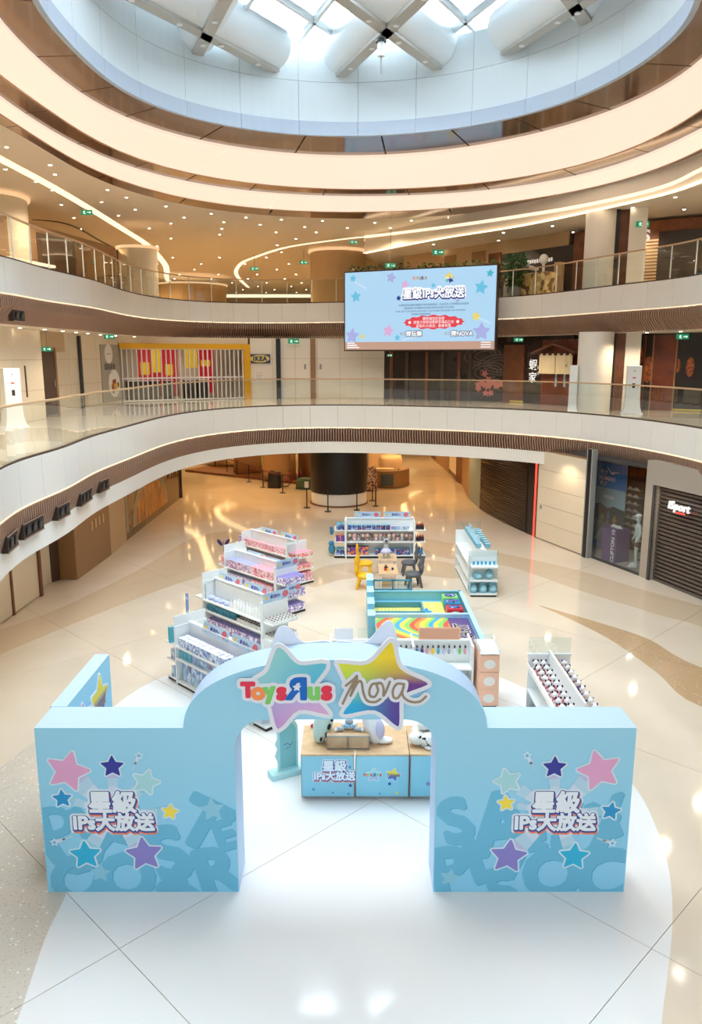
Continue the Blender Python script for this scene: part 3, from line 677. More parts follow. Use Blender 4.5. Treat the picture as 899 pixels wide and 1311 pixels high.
for off, stp in ((1.3, 2.2), (3.4, 2.6), (5.6, 3.0)):
    for t in arc_params('L3', stp):
        p = cpt('L3', t, off)
        if p.x > 3.6 and 24 < p.y and p.x < .48 * p.y and (p - Vector((9.86, 31.9))).length > 1.2: put_dl(p.x, p.y, 12.72, 'small round downlight in the lowered ceiling by the round cream column', 'downlights in the lowered third-level ceiling')
for i in range(7):
    for j in range(9):
        x = -18 + 3.1 * i + (j % 2) * 1.2; y = 53.5 + 3.6 * j
        if x < 6 and abs(x - (-6)) < 0.28 * y: put_dl(x, y, 13.6, 'small round downlight in the far hall ceiling', 'downlights in the far hall ceiling', 1.1)
# light strips let into the top-level ceiling
def light_strip(P, w, z, label, m='led_soft'):
    pts = catmull(P, 6); b = MB(); L = []; Rr = []
    for k, p in enumerate(pts):
        q0 = Vector(pts[max(k - 1, 0)][:2]); q1 = Vector(pts[min(k + 1, len(pts) - 1)][:2]); d = (q1 - q0).normalized(); nn = Vector((-d.y, d.x)) * w / 2
        L.append((p[0] + nn.x, p[1] + nn.y)); Rr.append((p[0] - nn.x, p[1] - nn.y))
    for k in range(len(pts) - 1): b.prism([Rr[k], Rr[k + 1], L[k + 1], L[k]], z - 0.015, z - 0.002)
    o = b.build('light_strip', m); tag(o, label, 'ceiling light'); return o
light_strip([tuple(G(a, b, 13.6)[:2]) for a, b in ((-60, 170), (0, 203), (60, 235), (110, 264), (160, 295), (190, 315), (212, 340), (215, 358), (228, 377))], 0.42, 13.6, 'long curved light line sweeping across the ceiling above the round column')
light_strip([tuple(G(a, b, 13.6)[:2]) for a, b in ((318, 368), (303, 352), (308, 338), (330, 328), (370, 316), (440, 306), (470, 303))], 0.30, 13.6, 'light line that hooks back beside the wide tan column')
cove_px = ((467, 324, 303.5), (560, 306, 292), (660, 290, 277.5), (753, 271, 262), (846, 249.5, 240), (899, 231.5, 216), (960, 206, 190))
cove_pts = [tuple(G(a, b, 12.7)[:2]) for a, b, c in cove_px]
light_strip(cove_pts, 0.26, 12.7, 'brightest light line, a cove under the bulkhead of the third-level gallery', 'led')
upper_z = [Y(a, c, G(a, b, 12.7).y).z for a, b, c in cove_px]
cv_ = catmull([(p[0], p[1], z) for p, z in zip(cove_pts, upper_z)], 6); bA = MB(); bB = MB()
for p, q_ in zip(cv_[:-1], cv_[1:]):
    d = Vector((q_[0] - p[0], q_[1] - p[1])).normalized(); n = Vector((-d.y, d.x))           # n looks away from the atrium
    if n.y < 0: n = -n
    bA.prism(ccw([(p[0], p[1]), (q_[0], q_[1]), (q_[0] + n.x * .3, q_[1] + n.y * .3), (p[0] + n.x * .3, p[1] + n.y * .3)]), 12.7, 13.6)
    vs = [(a[0] - n.x * o, a[1] - n.y * o, a[2] + dz) for a in (p, q_) for o in (.0, .02) for dz in (-.06, .06)]
    bB.add(vs, [(2, 6, 7, 3), (0, 2, 3, 1), (4, 5, 7, 6), (0, 4, 6, 2), (1, 3, 7, 5)])
struct(bA.build('trim_5', 'ceiling')); o_ = bB.build('light_strip', 'led_soft'); tag(o_, 'thin upper light line on the face of the third-level bulkhead', 'ceiling light')
MB().box(-16, -2, 84.8, 85.2, 13.3, 13.6).build('light_bar', 'led_soft'); tag(bpy.data.objects['light_bar'], 'straight light bar at the far end of the hall ceiling', 'ceiling light')
# lower ceiling over the shops of the third level
struct(MB().prism(ccw([(p[0] + .12, p[1] + .12) for p in cove_pts] + [(28, 18), (28, 58), (3, 60)]), 12.72, 13.6).build('ceiling_lowered', 'ceiling'))
dark_line = catmull([tuple(G(a, b, 13.6)[:2]) for a, b in ((43, 281), (75, 284), (100, 292), (130, 309), (156, 322))], 5)
b = MB(); [b.prism(ccw(q_), 13.57, 13.6) for q_ in stroke([tuple(p) for p in dark_line], 0.12)]; struct(b.build('trim_4', 'black'))

# ground level ceiling: its own light lines and downlights, seen mirrored in the stone floor
mat('amber_strip', (255, 214, 150), 0.5, emit=2.6); mat('amber_lens', (255, 216, 150), 0.5, emit=16.0)
gl_ = struct(empty('ceiling_ground_lights')); gl_['label'] = 'light lines and downlights in the ceiling of the ground level'
def ground_strip(px_pts, w):
    pts = catmull([tuple(G(a, b, -3.50)[:2]) for a, b in px_pts], 6); b = MB(); L = []; Rr = []
    for k, p in enumerate(pts):
        q0 = Vector(pts[max(k - 1, 0)][:2]); q1 = Vector(pts[min(k + 1, len(pts) - 1)][:2]); d = (q1 - q0).normalized(); nn = Vector((-d.y, d.x)) * w / 2
        L.append((p[0] + nn.x, p[1] + nn.y)); Rr.append((p[0] - nn.x, p[1] - nn.y))
    for k in range(len(pts) - 1): b.prism([Rr[k], Rr[k + 1], L[k + 1], L[k]], 3.49, 3.515)
    struct(b.build('light_line', 'amber_strip', gl_))
ground_strip(((215, 672), (240, 678), (256, 690), (262, 705), (268, 720), (276, 735)), 0.42)
ground_strip(((325, 641), (300, 645), (278, 652), (285, 664), (304, 674), (326, 684)), 0.36)
ground_strip(((540, 629), (524, 634), (516, 644), (520, 658), (526, 672), (530, 684), (534, 700)), 0.45)
ground_strip(((505, 606), (530, 604), (556, 607), (575, 611)), 0.45)
b = MB()
for i in range(-9, 7):
    for j in range(0, 12):
        x, y = 1.9 * i + 0.6 * (j % 2) + 0.2 * math.sin(3 * i + j), 33.5 + 2.3 * j + 0.4 * math.cos(2 * i + j)
        t = ang('L2', x, y); 
        if (Vector((x, y)) - Vector(CURVES['L2'][0])).length > radius('L2', t) + 0.8 and x < 6 and abs(x) < .5 * y: b.cyl(x, y, 3.50, 3.515, 0.06, n=8)
for t in arc_params('L2', 2.1):
    p = cpt('L2', t, 1.6)
    if p.y > 10: b.cyl(p.x, p.y, 3.50, 3.515, 0.06, n=8)
struct(b.build('downlight_lens', 'amber_lens', gl_))
# ================================================================== WALLS AND SHOPFRONTS
class Face:
    """an upright facade from p0 to p1; local x runs along it, local -y looks into the atrium (p0 is its left end seen from there)"""
    def __init__(s, name, p0, p1, label=None, z=0.0):
        s.p0, s.p1 = p0, p1; d = (p1[0] - p0[0], p1[1] - p0[1]); s.L = math.hypot(*d); s.z = z
        s.o = struct(empty(name, (p0[0], p0[1], 0), math.atan2(d[1], d[0])))
        if label: s.o['label'] = label
    def u(s, px, py=600): return on_wall(s.p0, s.p1, px, py)[0]
    def zz(s, px, py): return on_wall(s.p0, s.p1, px, py)[1]
    def box(s, name, u0, u1, z0, z1, m, y0=-0.02, y1=0.06, st=True, parent=None, bevel=0):
        o = MB().box(u0, u1, y0, y1, z0, z1).build(name, m, parent or s.o, bevel=bevel)
        if st: struct(o)
        return o
    def P(s, u, y, z):
        d = Vector((s.p1[0] - s.p0[0], s.p1[1] - s.p0[1])).normalized(); n = Vector((-d.y, d.x)); q = Vector(s.p0) + d * u + n * y; return (q.x, q.y, z)
    def rot(s): return math.atan2(s.p1[1] - s.p0[1], s.p1[0] - s.p0[0])
def panels(F, u0, u1, z0, z1, nu, nz, m, gap=0.008, name='wall_panel', y0=-0.02):
    for i in range(nu):
        for j in range(nz):
            a = u0 + (u1 - u0) * i / nu; c = u0 + (u1 - u0) * (i + 1) / nu; e = z0 + (z1 - z0) * j / nz; f = z0 + (z1 - z0) * (j + 1) / nz
            F.box(name, a + gap, c - gap, e + gap, f - gap, m, y0=y0)
    F.box('wall_backing', u0, u1, z0, z1, 'darkbrown' if m not in ('cream', 'plaster', 'white') else 'tanwall', y0=0.0, y1=0.12)

mat('hoard', (226, 213, 190), 0.5); mat('hoard_left', (196, 176, 146), 0.5); mat('box_brown', (150, 112, 74), 0.5); mat('restaurant', (34, 26, 24), 0.25, noise=(1.5, (52, 38, 32), 0.3, 0.7))
mat('shop_dark', (40, 34, 32), 0.3); mat('noren', (226, 208, 168), 0.8); mat('roofwood', (104, 62, 42), 0.5); mat('redwood', (116, 52, 28), 0.35, noise=(2, (86, 38, 22), 0.3, 0.7))
mat('poster_blue', (20, 124, 200), 0.3); mat('poster_sky', (150, 180, 196), 0.4); mat('poster_grey', (120, 134, 140), 0.4); mat('poster_dark', (52, 66, 74), 0.5); mat('purple', (88, 66, 130), 0.4)
mat('shutter', (120, 110, 104), 0.3, metal=0.7); mat('frontgrey', (166, 156, 144), 0.5); mat('neon', (255, 60, 50), 0.4, emit=2.2); mat('sign_white', (255, 250, 245), 0.4, emit=0.66); mat('sign_soft', (235, 225, 210), 0.4, emit=0.5)
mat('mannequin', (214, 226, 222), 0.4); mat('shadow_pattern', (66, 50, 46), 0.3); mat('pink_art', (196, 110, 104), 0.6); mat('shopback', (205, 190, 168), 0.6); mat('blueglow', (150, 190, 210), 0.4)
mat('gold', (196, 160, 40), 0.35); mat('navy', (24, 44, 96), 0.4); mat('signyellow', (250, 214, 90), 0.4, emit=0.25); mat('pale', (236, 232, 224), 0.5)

# ---------------- second level, left side
F = Face('wall_second_left', (-10.9, 12.0), (-10.45, 26.6), 'cream panelled wall of the second level beside the pedestal')
panels(F, 0, F.L, 5.1, 8.07, 7, 3, 'cream')
F.box('slot', F.u(33, 500) - 0.03, F.u(33, 500) + 0.05, 5.9, 6.9, 'darkbrown', y0=-0.04)
F = Face('wall_second_door', (-11.0, 26.6), (-10.9, 29.6), 'recess with a dark brown door on the second level')
F.box('recess_panel', 0, 3.4, 7.35, 8.07, 'tanwall')
dk = struct(empty('door_1', F.P(0.3, -0.05, 5.1), F.rot())); dk['label'] = 'dark brown door with a small sign above on the second level'
struct(MB().box(0, 2.0, 0, 0.06, 0, 2.3).build('leaf', 'darkbrown', dk, bevel=0.01)); MB().box(1.75, 1.85, -0.04, 0, 1.0, 1.25).build('handle', 'steel', dk)
MB().box(-0.12, 0, -0.03, 0.08, 0, 2.4).build('door_frame', 'brownwall', dk); MB().box(2.0, 2.12, -0.03, 0.08, 0, 2.4).build('door_frame', 'brownwall', dk)
F = Face('wall_second_corner', (-11.4, 28.6), (-10.6, 36.0), 'cream wall of the second level left of the shop gate')
panels(F, 0, F.L, 5.1, 8.07, 3, 3, 'cream')
u = F.u(103, 500); F.box('service_pipe', u - 0.06, u + 0.06, 5.1, 8.0, 'darkgrey', y0=-0.14, y1=-0.02)
F.box('poster', F.u(129, 480), F.L, 5.2, 7.7, 'frontgrey', y0=-0.05, y1=-0.02)
ub = F.u(138, 460); po = F.o
flat([(ub + 0.42 * math.cos(k * math.pi / 12), 7.30 + 0.42 * math.sin(k * math.pi / 12)) for k in range(24)], 'roundel', 'pale', po, y=0.052)
flat(rect(ub - .22, ub + .22, 7.28, 7.31), 'text_line', 'grey', po, y=0.058)
text('瑞典美食', 0.30, ub + 0.05, 6.72, 'darkgrey', po, y=0.055, offset=0.006); flat(rect(ub - .3, ub + .3, 6.46, 6.49), 'text_line', 'grey', po, y=0.055)
flat([(ub + 0.45 + 0.62 * math.cos(k * math.pi / 12), 6.0 + 0.62 * math.sin(k * math.pi / 12)) for k in range(24)], 'plate', 'pale', po, y=0.054)
mat('food', (176, 96, 48), 0.5, noise=(9, (120, 60, 34), 0.4, 0.6)); mat('foody', (226, 178, 80), 0.5)
rr = random.Random(3)
for k in range(11):
    a = rr.uniform(0, 6.28); q = rr.uniform(0.0, 0.38); x, z = ub + 0.5 + q * math.cos(a), 5.9 + q * math.sin(a) * 0.9
    flat([(x + 0.13 * math.cos(j * math.pi / 5), z + 0.12 * math.sin(j * math.pi / 5)) for j in range(10)], 'meatball', ('food', 'food', 'foody', 'green')[k % 4] if k != 5 else 'foody', po, y=0.056 + k * 0.001)
# shop behind the white folding gate
GT = Face('wall_second_shop', (-10.6, 36.0), (-5.4, 39.3), 'shop front with a mustard yellow portal frame on the second level')
L = GT.L
GT.box('portal_beam', 0, L + 0.35, 7.53, 7.78, 'yellow_portal', y0=-0.16); GT.box('portal_post', L, L + 0.35, 5.1, 7.53, 'yellow_portal', y0=-0.16)
GT.box('header', 0, L + 0.3, 7.78, 8.07, 'cream')
gt = empty('folding_gate', GT.P(0.05, -0.08, 5.1), GT.rot()); tag(gt, 'white folding lattice gate pulled across the yellow-framed shop front', 'gate')
for k in range(27):
    x = 0.03 + (L - 0.15) * k / 26; MB().box(x, x + 0.05, -0.03, 0.03, 0.05, 2.42).build('gate_bar', 'white', gt)
for z in (0.02, 1.05, 2.40): MB().box(0, L - 0.05, -0.035, 0.035, z, z + 0.07).build('gate_rail', 'white', gt)
d2 = Vector((GT.p1[0] - GT.p0[0], GT.p1[1] - GT.p0[1])).normalized(); nn = Vector((-d2.y, d2.x))
SB = Face('wall_shop_inside', tuple(Vector(GT.p0) + nn * 2.2), tuple(Vector(GT.p1) + nn * 2.2), 'inside wall of the closed shop hung with red and yellow banners')
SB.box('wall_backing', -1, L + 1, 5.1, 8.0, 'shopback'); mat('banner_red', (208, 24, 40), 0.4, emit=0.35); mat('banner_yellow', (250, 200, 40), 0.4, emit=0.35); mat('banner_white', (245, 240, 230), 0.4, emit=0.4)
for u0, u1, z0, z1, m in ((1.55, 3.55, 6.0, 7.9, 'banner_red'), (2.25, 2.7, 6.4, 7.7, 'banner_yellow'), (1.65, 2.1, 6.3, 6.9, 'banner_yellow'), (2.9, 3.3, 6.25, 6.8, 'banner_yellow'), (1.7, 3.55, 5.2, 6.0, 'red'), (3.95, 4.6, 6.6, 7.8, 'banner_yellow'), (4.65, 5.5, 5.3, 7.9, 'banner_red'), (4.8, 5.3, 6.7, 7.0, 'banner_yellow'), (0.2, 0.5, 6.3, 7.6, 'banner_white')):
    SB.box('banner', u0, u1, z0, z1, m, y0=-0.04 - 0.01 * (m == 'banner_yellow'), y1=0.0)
for k, u0 in enumerate((0.8, 1.3, 3.7, 4.4, 1.9, 2.6)):
    ct = empty('checkout_counter', SB.P(u0, -0.8, 5.1), SB.rot()); tag(ct, ['dark counter behind the folding gate by the pale shop wall', 'dark counter behind the gate left of the red banners', 'dark counter behind the gate between the two banner groups', 'dark counter behind the gate under the yellow notice', 'dark counter behind the gate under the widest red banner', 'dark counter behind the gate in front of the red panels'][k], 'counter', 'counters inside the closed shop')
    MB().box(0, 0.42, 0, 0.5, 0, 0.9).build('body', 'darkgrey', ct); MB().box(-0.02, 0.44, -0.02, 0.52, 0.9, 0.94).build('top', 'white', ct)
lamp(*SB.P(2.6, -1.2, 7.9), 60, NEUT)
# centre wall with the yellow and blue sign
F = Face('wall_second_centre', (-5.05, 39.45), (1.68, 39.7), 'cream panelled wall of the second level with two pairs of plain doors')
panels(F, 0, F.L, 5.1, 8.07, 6, 3, 'plaster')
u = F.u(357, 480); F.box('service_pipe', u - 0.11, u + 0.11, 5.1, 8.05, 'black', y0=-0.2, y1=-0.02)
u = F.u(401, 480); F.box('door_post', u - 0.13, u + 0.13, 5.1, 8.05, 'brownwall', y0=-0.08, y1=-0.02)
for dx in (-0.45, 0.33): F.box('door_handle', u + dx, u + dx + 0.1, 6.55, 6.8, 'grey', y0=-0.07, y1=-0.02, st=False)
u0, z0 = on_wall(F.p0, F.p1, 320, 465); u1, z1 = on_wall(F.p0, F.p1, 346, 453.5)
sg = empty('shop_sign', F.P((u0 + u1) / 2, -0.06, (z0 + z1) / 2), F.rot()); tag(sg, 'blue sign board with a yellow oval and dark capitals on the cream wall', 'sign')
w, h = (u1 - u0) / 2, (z1 - z0) / 2
MB().box(-w, w, -0.03, 0.03, -h, h).build('board', 'navy', sg); flat([(w * 0.94 * math.cos(k * math.pi / 16), h * 0.86 * math.sin(k * math.pi / 16)) for k in range(32)], 'oval', 'signyellow', sg, y=0.031)
fat_text('IKEA', 0.30, 0, -0.01, 'navy', sg, y=0.036, d=0.020, sx=0.98, spacing=1.2)
u0, z0 = on_wall(F.p0, F.p1, 327, 489); nb = empty('notice_sheet', F.P(u0, -0.05, z0 - 0.05), F.rot()); tag(nb, 'pale paper notice fixed to the cream wall under the blue sign', 'notice')
MB().box(0, 0.42, -0.01, 0.01, 0, 0.6).build('sheet', 'pale', nb)
mat('orange_text', (220, 130, 60), 0.5); text('NOTICE', 0.09, 0.21, 0.50, 'orange_text', nb, y=0.012)
for k in range(4): flat(rect(0.05, 0.37 - 0.04 * (k % 2), 0.38 - 0.08 * k, 0.40 - 0.08 * k), 'text_line', 'grey', nb, y=0.011)

# ---------------- second level, restaurants on the right
F = Face('wall_second_restaurant', (1.68, 39.7), (7.2, 36.6), 'dark restaurant front with wave ornament on the second level')
F.box('wall_backing', 0, F.L, 5.1, 8.07, 'restaurant')
for k, px in enumerate((500, 520, 545, 565, 586, 600)):
    u = F.u(px, 490); F.box('timber_frame', u, u + 0.16, 5.1, 7.4, 'darkbrown' if k % 2 else 'brownwood', y0=-0.1)
mat('wave', (104, 88, 82), 0.4)
for k, (cu, cz) in enumerate(((F.u(622, 455), 7.2), (F.u(640, 470), 6.8), (F.u(628, 485), 6.45))):
    for r in (0.22, 0.34, 0.46):
        flat_stroke([(cu + r * 1.5 * math.cos(t / 8) * (1 + 0.02 * t), cz + r * math.sin(t / 8)) for t in range(0, 42)], 0.035, 'wave_line', 'wave', F.o, y=0.03)
u0 = F.u(607, 490); u1 = F.u(641, 490)
rr = random.Random(5); b = MB()
for k in range(16):
    a = rr.uniform(0, 6.28); q = rr.uniform(0.1, 0.8); x = (u0 + u1) / 2 + q * 0.9 * math.cos(a); z = 5.95 + 0.62 * q * math.sin(a)
    pet = [(x + 0.20 * math.cos(j * math.pi / 5 + a) * (1 if j % 2 else 0.5), z + 0.2 * math.sin(j * math.pi / 5 + a) * (1 if j % 2 else 0.5)) for j in range(10)]
    b.prism(pet, 0, 0.004 + 0.001 * k, M=Matrix.Translation((0, -0.03, 0)) @ MXZ)
b.build('crab_mural', 'pink_art', F.o)
F2 = Face('wall_second_restaurant', (7.2, 36.6), (9.4, 33.3), 'dark restaurant front with a cloth curtain under a small timber roof')
F2.box('wall_backing', 0, F2.L, 5.1, 8.07, 'restaurant')
F2.box('timber_panel', -0.05, F2.u(672, 480), 5.1, 7.7, 'brownwood', y0=-0.1)
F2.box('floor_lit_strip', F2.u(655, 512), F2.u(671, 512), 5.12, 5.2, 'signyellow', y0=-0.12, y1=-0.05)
us, zs = on_wall(F2.p0, F2.p1, 683, 478)
text('蝦', 0.50, us, zs + 0.35, 'sign_white', F2.o, y=0.04, offset=0.004); text('家', 0.50, us, zs - 0.22, 'sign_white', F2.o, y=0.04, offset=0.004); text('和', 0.16, us + 0.32, zs + 0.25, 'sign_soft', F2.o, y=0.04); text('食', 0.16, us + 0.32, zs, 'sign_soft', F2.o, y=0.04)
u0, u1 = F2.u(697, 470), F2.u(740, 470)
F2.box('timber_panel', u0 - 0.1, u1 + 0.1, 5.1, 7.9, 'redwood', y0=-0.06)
MB().prism([(u0 - 0.35, 7.35), ((u0 + u1) / 2, 7.75), (u1 + 0.3, 7.35), (u1 + 0.3, 7.28), ((u0 + u1) / 2, 7.66), (u0 - 0.35, 7.28)], 0, 0.5, M=Matrix.Translation((0, -0.06, 0)) @ MXZ).build('canopy', 'roofwood', F2.o)
cu = empty('door_curtain', F2.P(u0, -0.35, 6.45), F2.rot()); tag(cu, 'cream split cloth curtain hanging under a small timber roof', 'curtain')
wv = (u1 - u0) / 2
for k in range(2):
    P = []
    for i in range(13): P.append((k * wv + 0.02 + (wv - 0.04) * i / 12, 0.035 * math.sin(i * 1.6)))
    b = MB(); vs = [(x, y - 0.005, z) for x, y in P for z in (0, 0.78)]; b.add(vs, [(2 * i, 2 * i + 2, 2 * i + 3, 2 * i + 1) for i in range(12)], True); b.add([(x, y + 0.005, z) for x, y, z in vs], [(2 * i + 1, 2 * i + 3, 2 * i + 2, 2 * i) for i in range(12)], True); b.build('cloth_half', 'noren', cu)
MB().box(-0.05, 2 * wv + 0.05, -0.02, 0.02, 0.8, 0.84).build('rod', 'darkbrown', cu)
for k in range(6): MB().box(0.1 + k * wv * 0.34, 0.2 + k * wv * 0.34, -0.03, 0.03, 0.76, 0.86).build('loop', 'noren', cu)
text('和', 0.13, 1.7 * wv, 0.35, 'darkgrey', cu, y=0.05)
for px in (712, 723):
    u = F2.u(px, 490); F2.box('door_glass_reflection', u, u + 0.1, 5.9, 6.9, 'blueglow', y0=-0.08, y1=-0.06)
# round column and what stands by it
for z0, z1, x, y, nm in ((5.1, 8.1, 9.40, 30.35, 'lower'), (9.75, 12.72, 9.86, 31.9, 'upper')):
    c_ = struct(MB().cyl(x, y, z0, z1, 0.65, n=40).build('column', 'plaster')); c_['label'] = 'round cream column on the %s right gallery' % nm
F3 = Face('wall_second_right', (9.9, 32.6), (16.5, 27.6), 'dark glazed shop front with a tall red timber panel on the second level')
F3.box('wall_backing', 0, F3.L, 5.1, 8.07, 'shop_dark')
u0 = F3.u(836, 480); u1 = F3.u(864, 480); F3.box('timber_panel', u0, u1, 5.1, 8.0, 'redwood', y0=-0.08); F3.box('brass_edge', u1, u1 + 0.05, 5.1, 8.0, 'brownwall', y0=-0.1); F3.box('brass_edge', u0 - 0.05, u0, 5.1, 8.0, 'brownwall', y0=-0.1)
F3.box('mullion', F3.u(823, 480), F3.u(825, 480), 5.1, 8.0, 'brownwood', y0=-0.06)
for px, pz, s in ((818, 455, .3), (830, 473, .35), (822, 480, .2), (884, 470, .25), (868, 468, .18)):
    u, z = on_wall(F3.p0, F3.p1, px, pz); flat([(u + s * 0.6 * math.cos(j), z + s * 1.5 * math.sin(j)) for j in [i * 0.523 for i in range(12)]], 'interior_glow', 'food', F3.o, y=0.03)
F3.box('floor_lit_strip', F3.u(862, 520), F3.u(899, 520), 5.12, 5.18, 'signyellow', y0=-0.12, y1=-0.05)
pg = struct(MB().box(-0.45, 0.45, -0.1, 0.1, 5.1, 8.07).build('column', 'brownwood', loc=(10.25, 30.9, 0), rot=-0.3)); pg['label'] = 'brown timber pier right of the round column, second level'
pg = struct(MB().box(-0.05, 0.05, -0.12, 0.12, 5.1, 8.07).build('column', 'black', loc=(10.25, 30.75, 0), rot=-0.3)); pg['label'] = 'dark slot in the brown pier, second level'
pg = struct(MB().box(-0.28, 0.28, -0.2, 0.2, 5.1, 8.07).build('column', 'plaster', loc=(10.95, 30.7, 0), rot=-0.3)); pg['label'] = 'square cream pier behind the white pedestal, second level'
def pedestal(loc, rot, label, flare=1.0):
    g = empty('sign_pedestal', loc, rot); tag(g, label, 'pedestal', 'white flared information pedestals')
    b = MB(); prof = [(0.40, 0), (0.33, 0.08), (0.28, 0.25), (0.255, 0.5), (0.25, 1.0), (0.25, 1.75)]
    vs = []
    for w, z in prof: vs += [(-w, -0.15 - (w - .25) * .6, z), (w, -0.15 - (w - .25) * .6, z), (w, 0.15, z), (-w, 0.15, z)]
    fs = [(0, 3, 2, 1), (20, 21, 22, 23)] + [(4 * k + i, 4 * k + (i + 1) % 4, 4 * k + 4 + (i + 1) % 4, 4 * k + 4 + i) for k in range(5) for i in range(4)]
    b.add(vs, fs); b.build('body', 'white', g, bevel=0.01)
    flat(rect(-0.05, 0.05, 0.95, 1.12), 'panel_mark', 'black', g, y=0.151); flat(rect(-0.06, 0.06, 1.3, 1.34), 'panel_mark', 'red', g, y=0.151); flat(rect(-0.04, 0.04, 1.55, 1.58), 'panel_mark', 'grey', g, y=0.151)
    return g
pedestal((10.42, 28.9, 5.1), -0.25, 'white flared pedestal with a black mark, behind the balustrade by the cream pier')
pedestal((-10.1, 23.2, 5.1), 0.9, 'white flared pedestal behind the balustrade before the panelled wall, by the slot')
pedestal((8.62, 30.3, 5.1), 1.2, 'thin white flared pedestal seen edge-on against the round column')

# ---------------- third level
F = Face('wall_third_right', (3.9, 44.5), (9.6, 36.9), 'shop fronts of the third level behind the planter')
F.box('wall_backing', -1.5, F.L + 0.4, 9.75, 12.72, 'tanwall')
for k, (a, c) in enumerate(((570, 585), (605, 622))): F.box('wall_panel', F.u(a, 330), F.u(c, 330), 9.75, 12.4, 'brownwall', y0=-0.05)
u0, u1 = F.u(643, 320), F.u(737, 310); F.box('shop_opening', u0, u1, 9.75, 12.1, 'shop_dark', y0=-0.06); F.box('timber_panel', u1, u1 + 0.6, 9.75, 12.6, 'brownwood', y0=-0.1); F.box('timber_panel', u0 - 0.8, u0, 9.75, 12.2, 'brownwood', y0=-0.1)
us, zs = on_wall(F.p0, F.p1, 693, 334)
for k in range(11): flat(rect(us - .75 + .138 * k, us - .75 + .138 * k + .10, zs - .09 + .01 * (k % 3), zs + .09 - .012 * (k % 2)), 'sign_letter', 'sign_soft', F.o, y=0.09)
for px, pz, w, h, m in ((662, 360, .5, 1.1, 'tanwall'), (720, 350, .35, 1.6, 'tanwall'), (672, 368, .9, .7, 'grey')):
    g = empty('display_rack', F.P(F.u(px, pz), {662: -0.9, 720: -0.6, 672: -1.5}[px], 9.75), F.rot()); tag(g, {662: 'small tan display stand at the dark shop entrance by the planter', 720: 'tall tan display board at the right of the dark shop entrance', 672: 'low grey display table at the dark shop entrance'}[px], 'display')
    MB().box(0, w, 0, 0.3, 0.06, h).build('board', m, g, bevel=0.01); MB().box(0.05, w - 0.05, 0.05, 0.35, 0, 0.06).build('plinth', 'darkgrey', g)
pl = empty('covered_display', F.P(F.u(690, 368), -2.2, 9.75), F.rot()); tag(pl, 'gold and cream patterned display block with a white shape on top behind the glass', 'display')
mat_print('gold_print', [(0, (206, 176, 120)), (0.4, (230, 206, 150)), (0.6, (120, 84, 54)), (0.75, (196, 158, 96))], 5)
MB().box(0, 2.2, 0, 0.8, 0, 1.05).build('block', 'gold_print', pl, bevel=0.02); MB().ball((1.8, 0.3, 1.6), 0.2, 0.2, 0.22).build('white_head', 'white', pl); MB().cyl(1.8, 0.3, 1.05, 1.5, 0.06).build('neck', 'white', pl)
b = MB(); b.tube([(0.1, 0.3, 1.05), (0.3, 0.3, 1.5), (0.9, 0.3, 1.35), (1.5, 0.3, 1.2)], [0.12, 0.16, 0.12, 0.06]); b.build('white_sculpture', 'white', pl)
pg = struct(MB().box(-0.55, 0.55, -0.1, 0.1, 9.75, 12.72).build('column', 'brownwood', loc=(10.3, 31.6, 0), rot=-0.3)); pg['label'] = 'brown timber pier right of the round column, third level'
pg = struct(MB().box(-0.07, 0.07, -0.14, 0.12, 9.75, 12.72).build('column', 'black', loc=(10.3, 31.45, 0), rot=-0.3)); pg['label'] = 'dark slot in the brown pier, third level'
pg = struct(MB().box(-0.32, 0.32, -0.2, 0.2, 9.75, 12.72).build('column', 'plaster', loc=(11.0, 31.2, 0), rot=-0.3)); pg['label'] = 'square cream pier on the third level, left of the round sign letters'
F = Face('wall_third_far_right', (10.8, 34.2), (18, 29.5), 'shop fronts with a dark recess at the right of the third level')
F.box('wall_backing', 0, F.L, 9.75, 12.6, 'brownwood'); F.box('shop_opening', F.u(843, 320), F.L, 9.75, 12.15, 'shop_dark', y0=-0.06)
b = MB()
for k in range(16): b.box(F.u(815, 330), F.u(842, 330), -0.05, -0.03, 9.85 + 0.13 * k, 9.92 + 0.13 * k)
stuff(b.build('slat', 'tanwall', F.o))
us, zs = on_wall(F.p0, F.p1, 824, 303); text('SS', 0.62, us, zs, 'sign_soft', F.o, y=0.08, offset=0.02)
# far hall of the third level
struct(MB().box(-30, 5, 88, 88.3, 9.75, 13.6).build('wall_far_hall', 'tanwall')); 
F = Face('wall_third_centre', (-1.4, 56), (8.5, 50), 'tan wall behind the third-level planter')
F.box('wall_backing', 0, F.L, 9.75, 13.6, 'tanwall')
for px in (500, 540, 565, 590): u = F.u(px, 330); F.box('wall_panel', u, u + 1.6, 9.75, 12.7, 'brownwall', y0=-0.05)
F = Face('wall_third_left', (-14.0, 30), (-12.0, 41), 'brown shop front behind the left balustrade of the third level')
F.box('wall_backing', 0, F.L, 9.75, 12.6, 'brownwall')
F.box('shop_opening', F.u(50, 360), F.u(98, 370), 9.75, 12.3, 'darkbrown', y0=-0.06)
F.box('door_leaf', F.u(150, 360), F.u(172, 360), 9.75, 12.6, 'darkbrown', y0=-0.06)
F.box('cove_light', F.u(0, 370), F.u(60, 372), 10.9, 11.0, 'led_soft', y0=-0.5, y1=-0.3); 
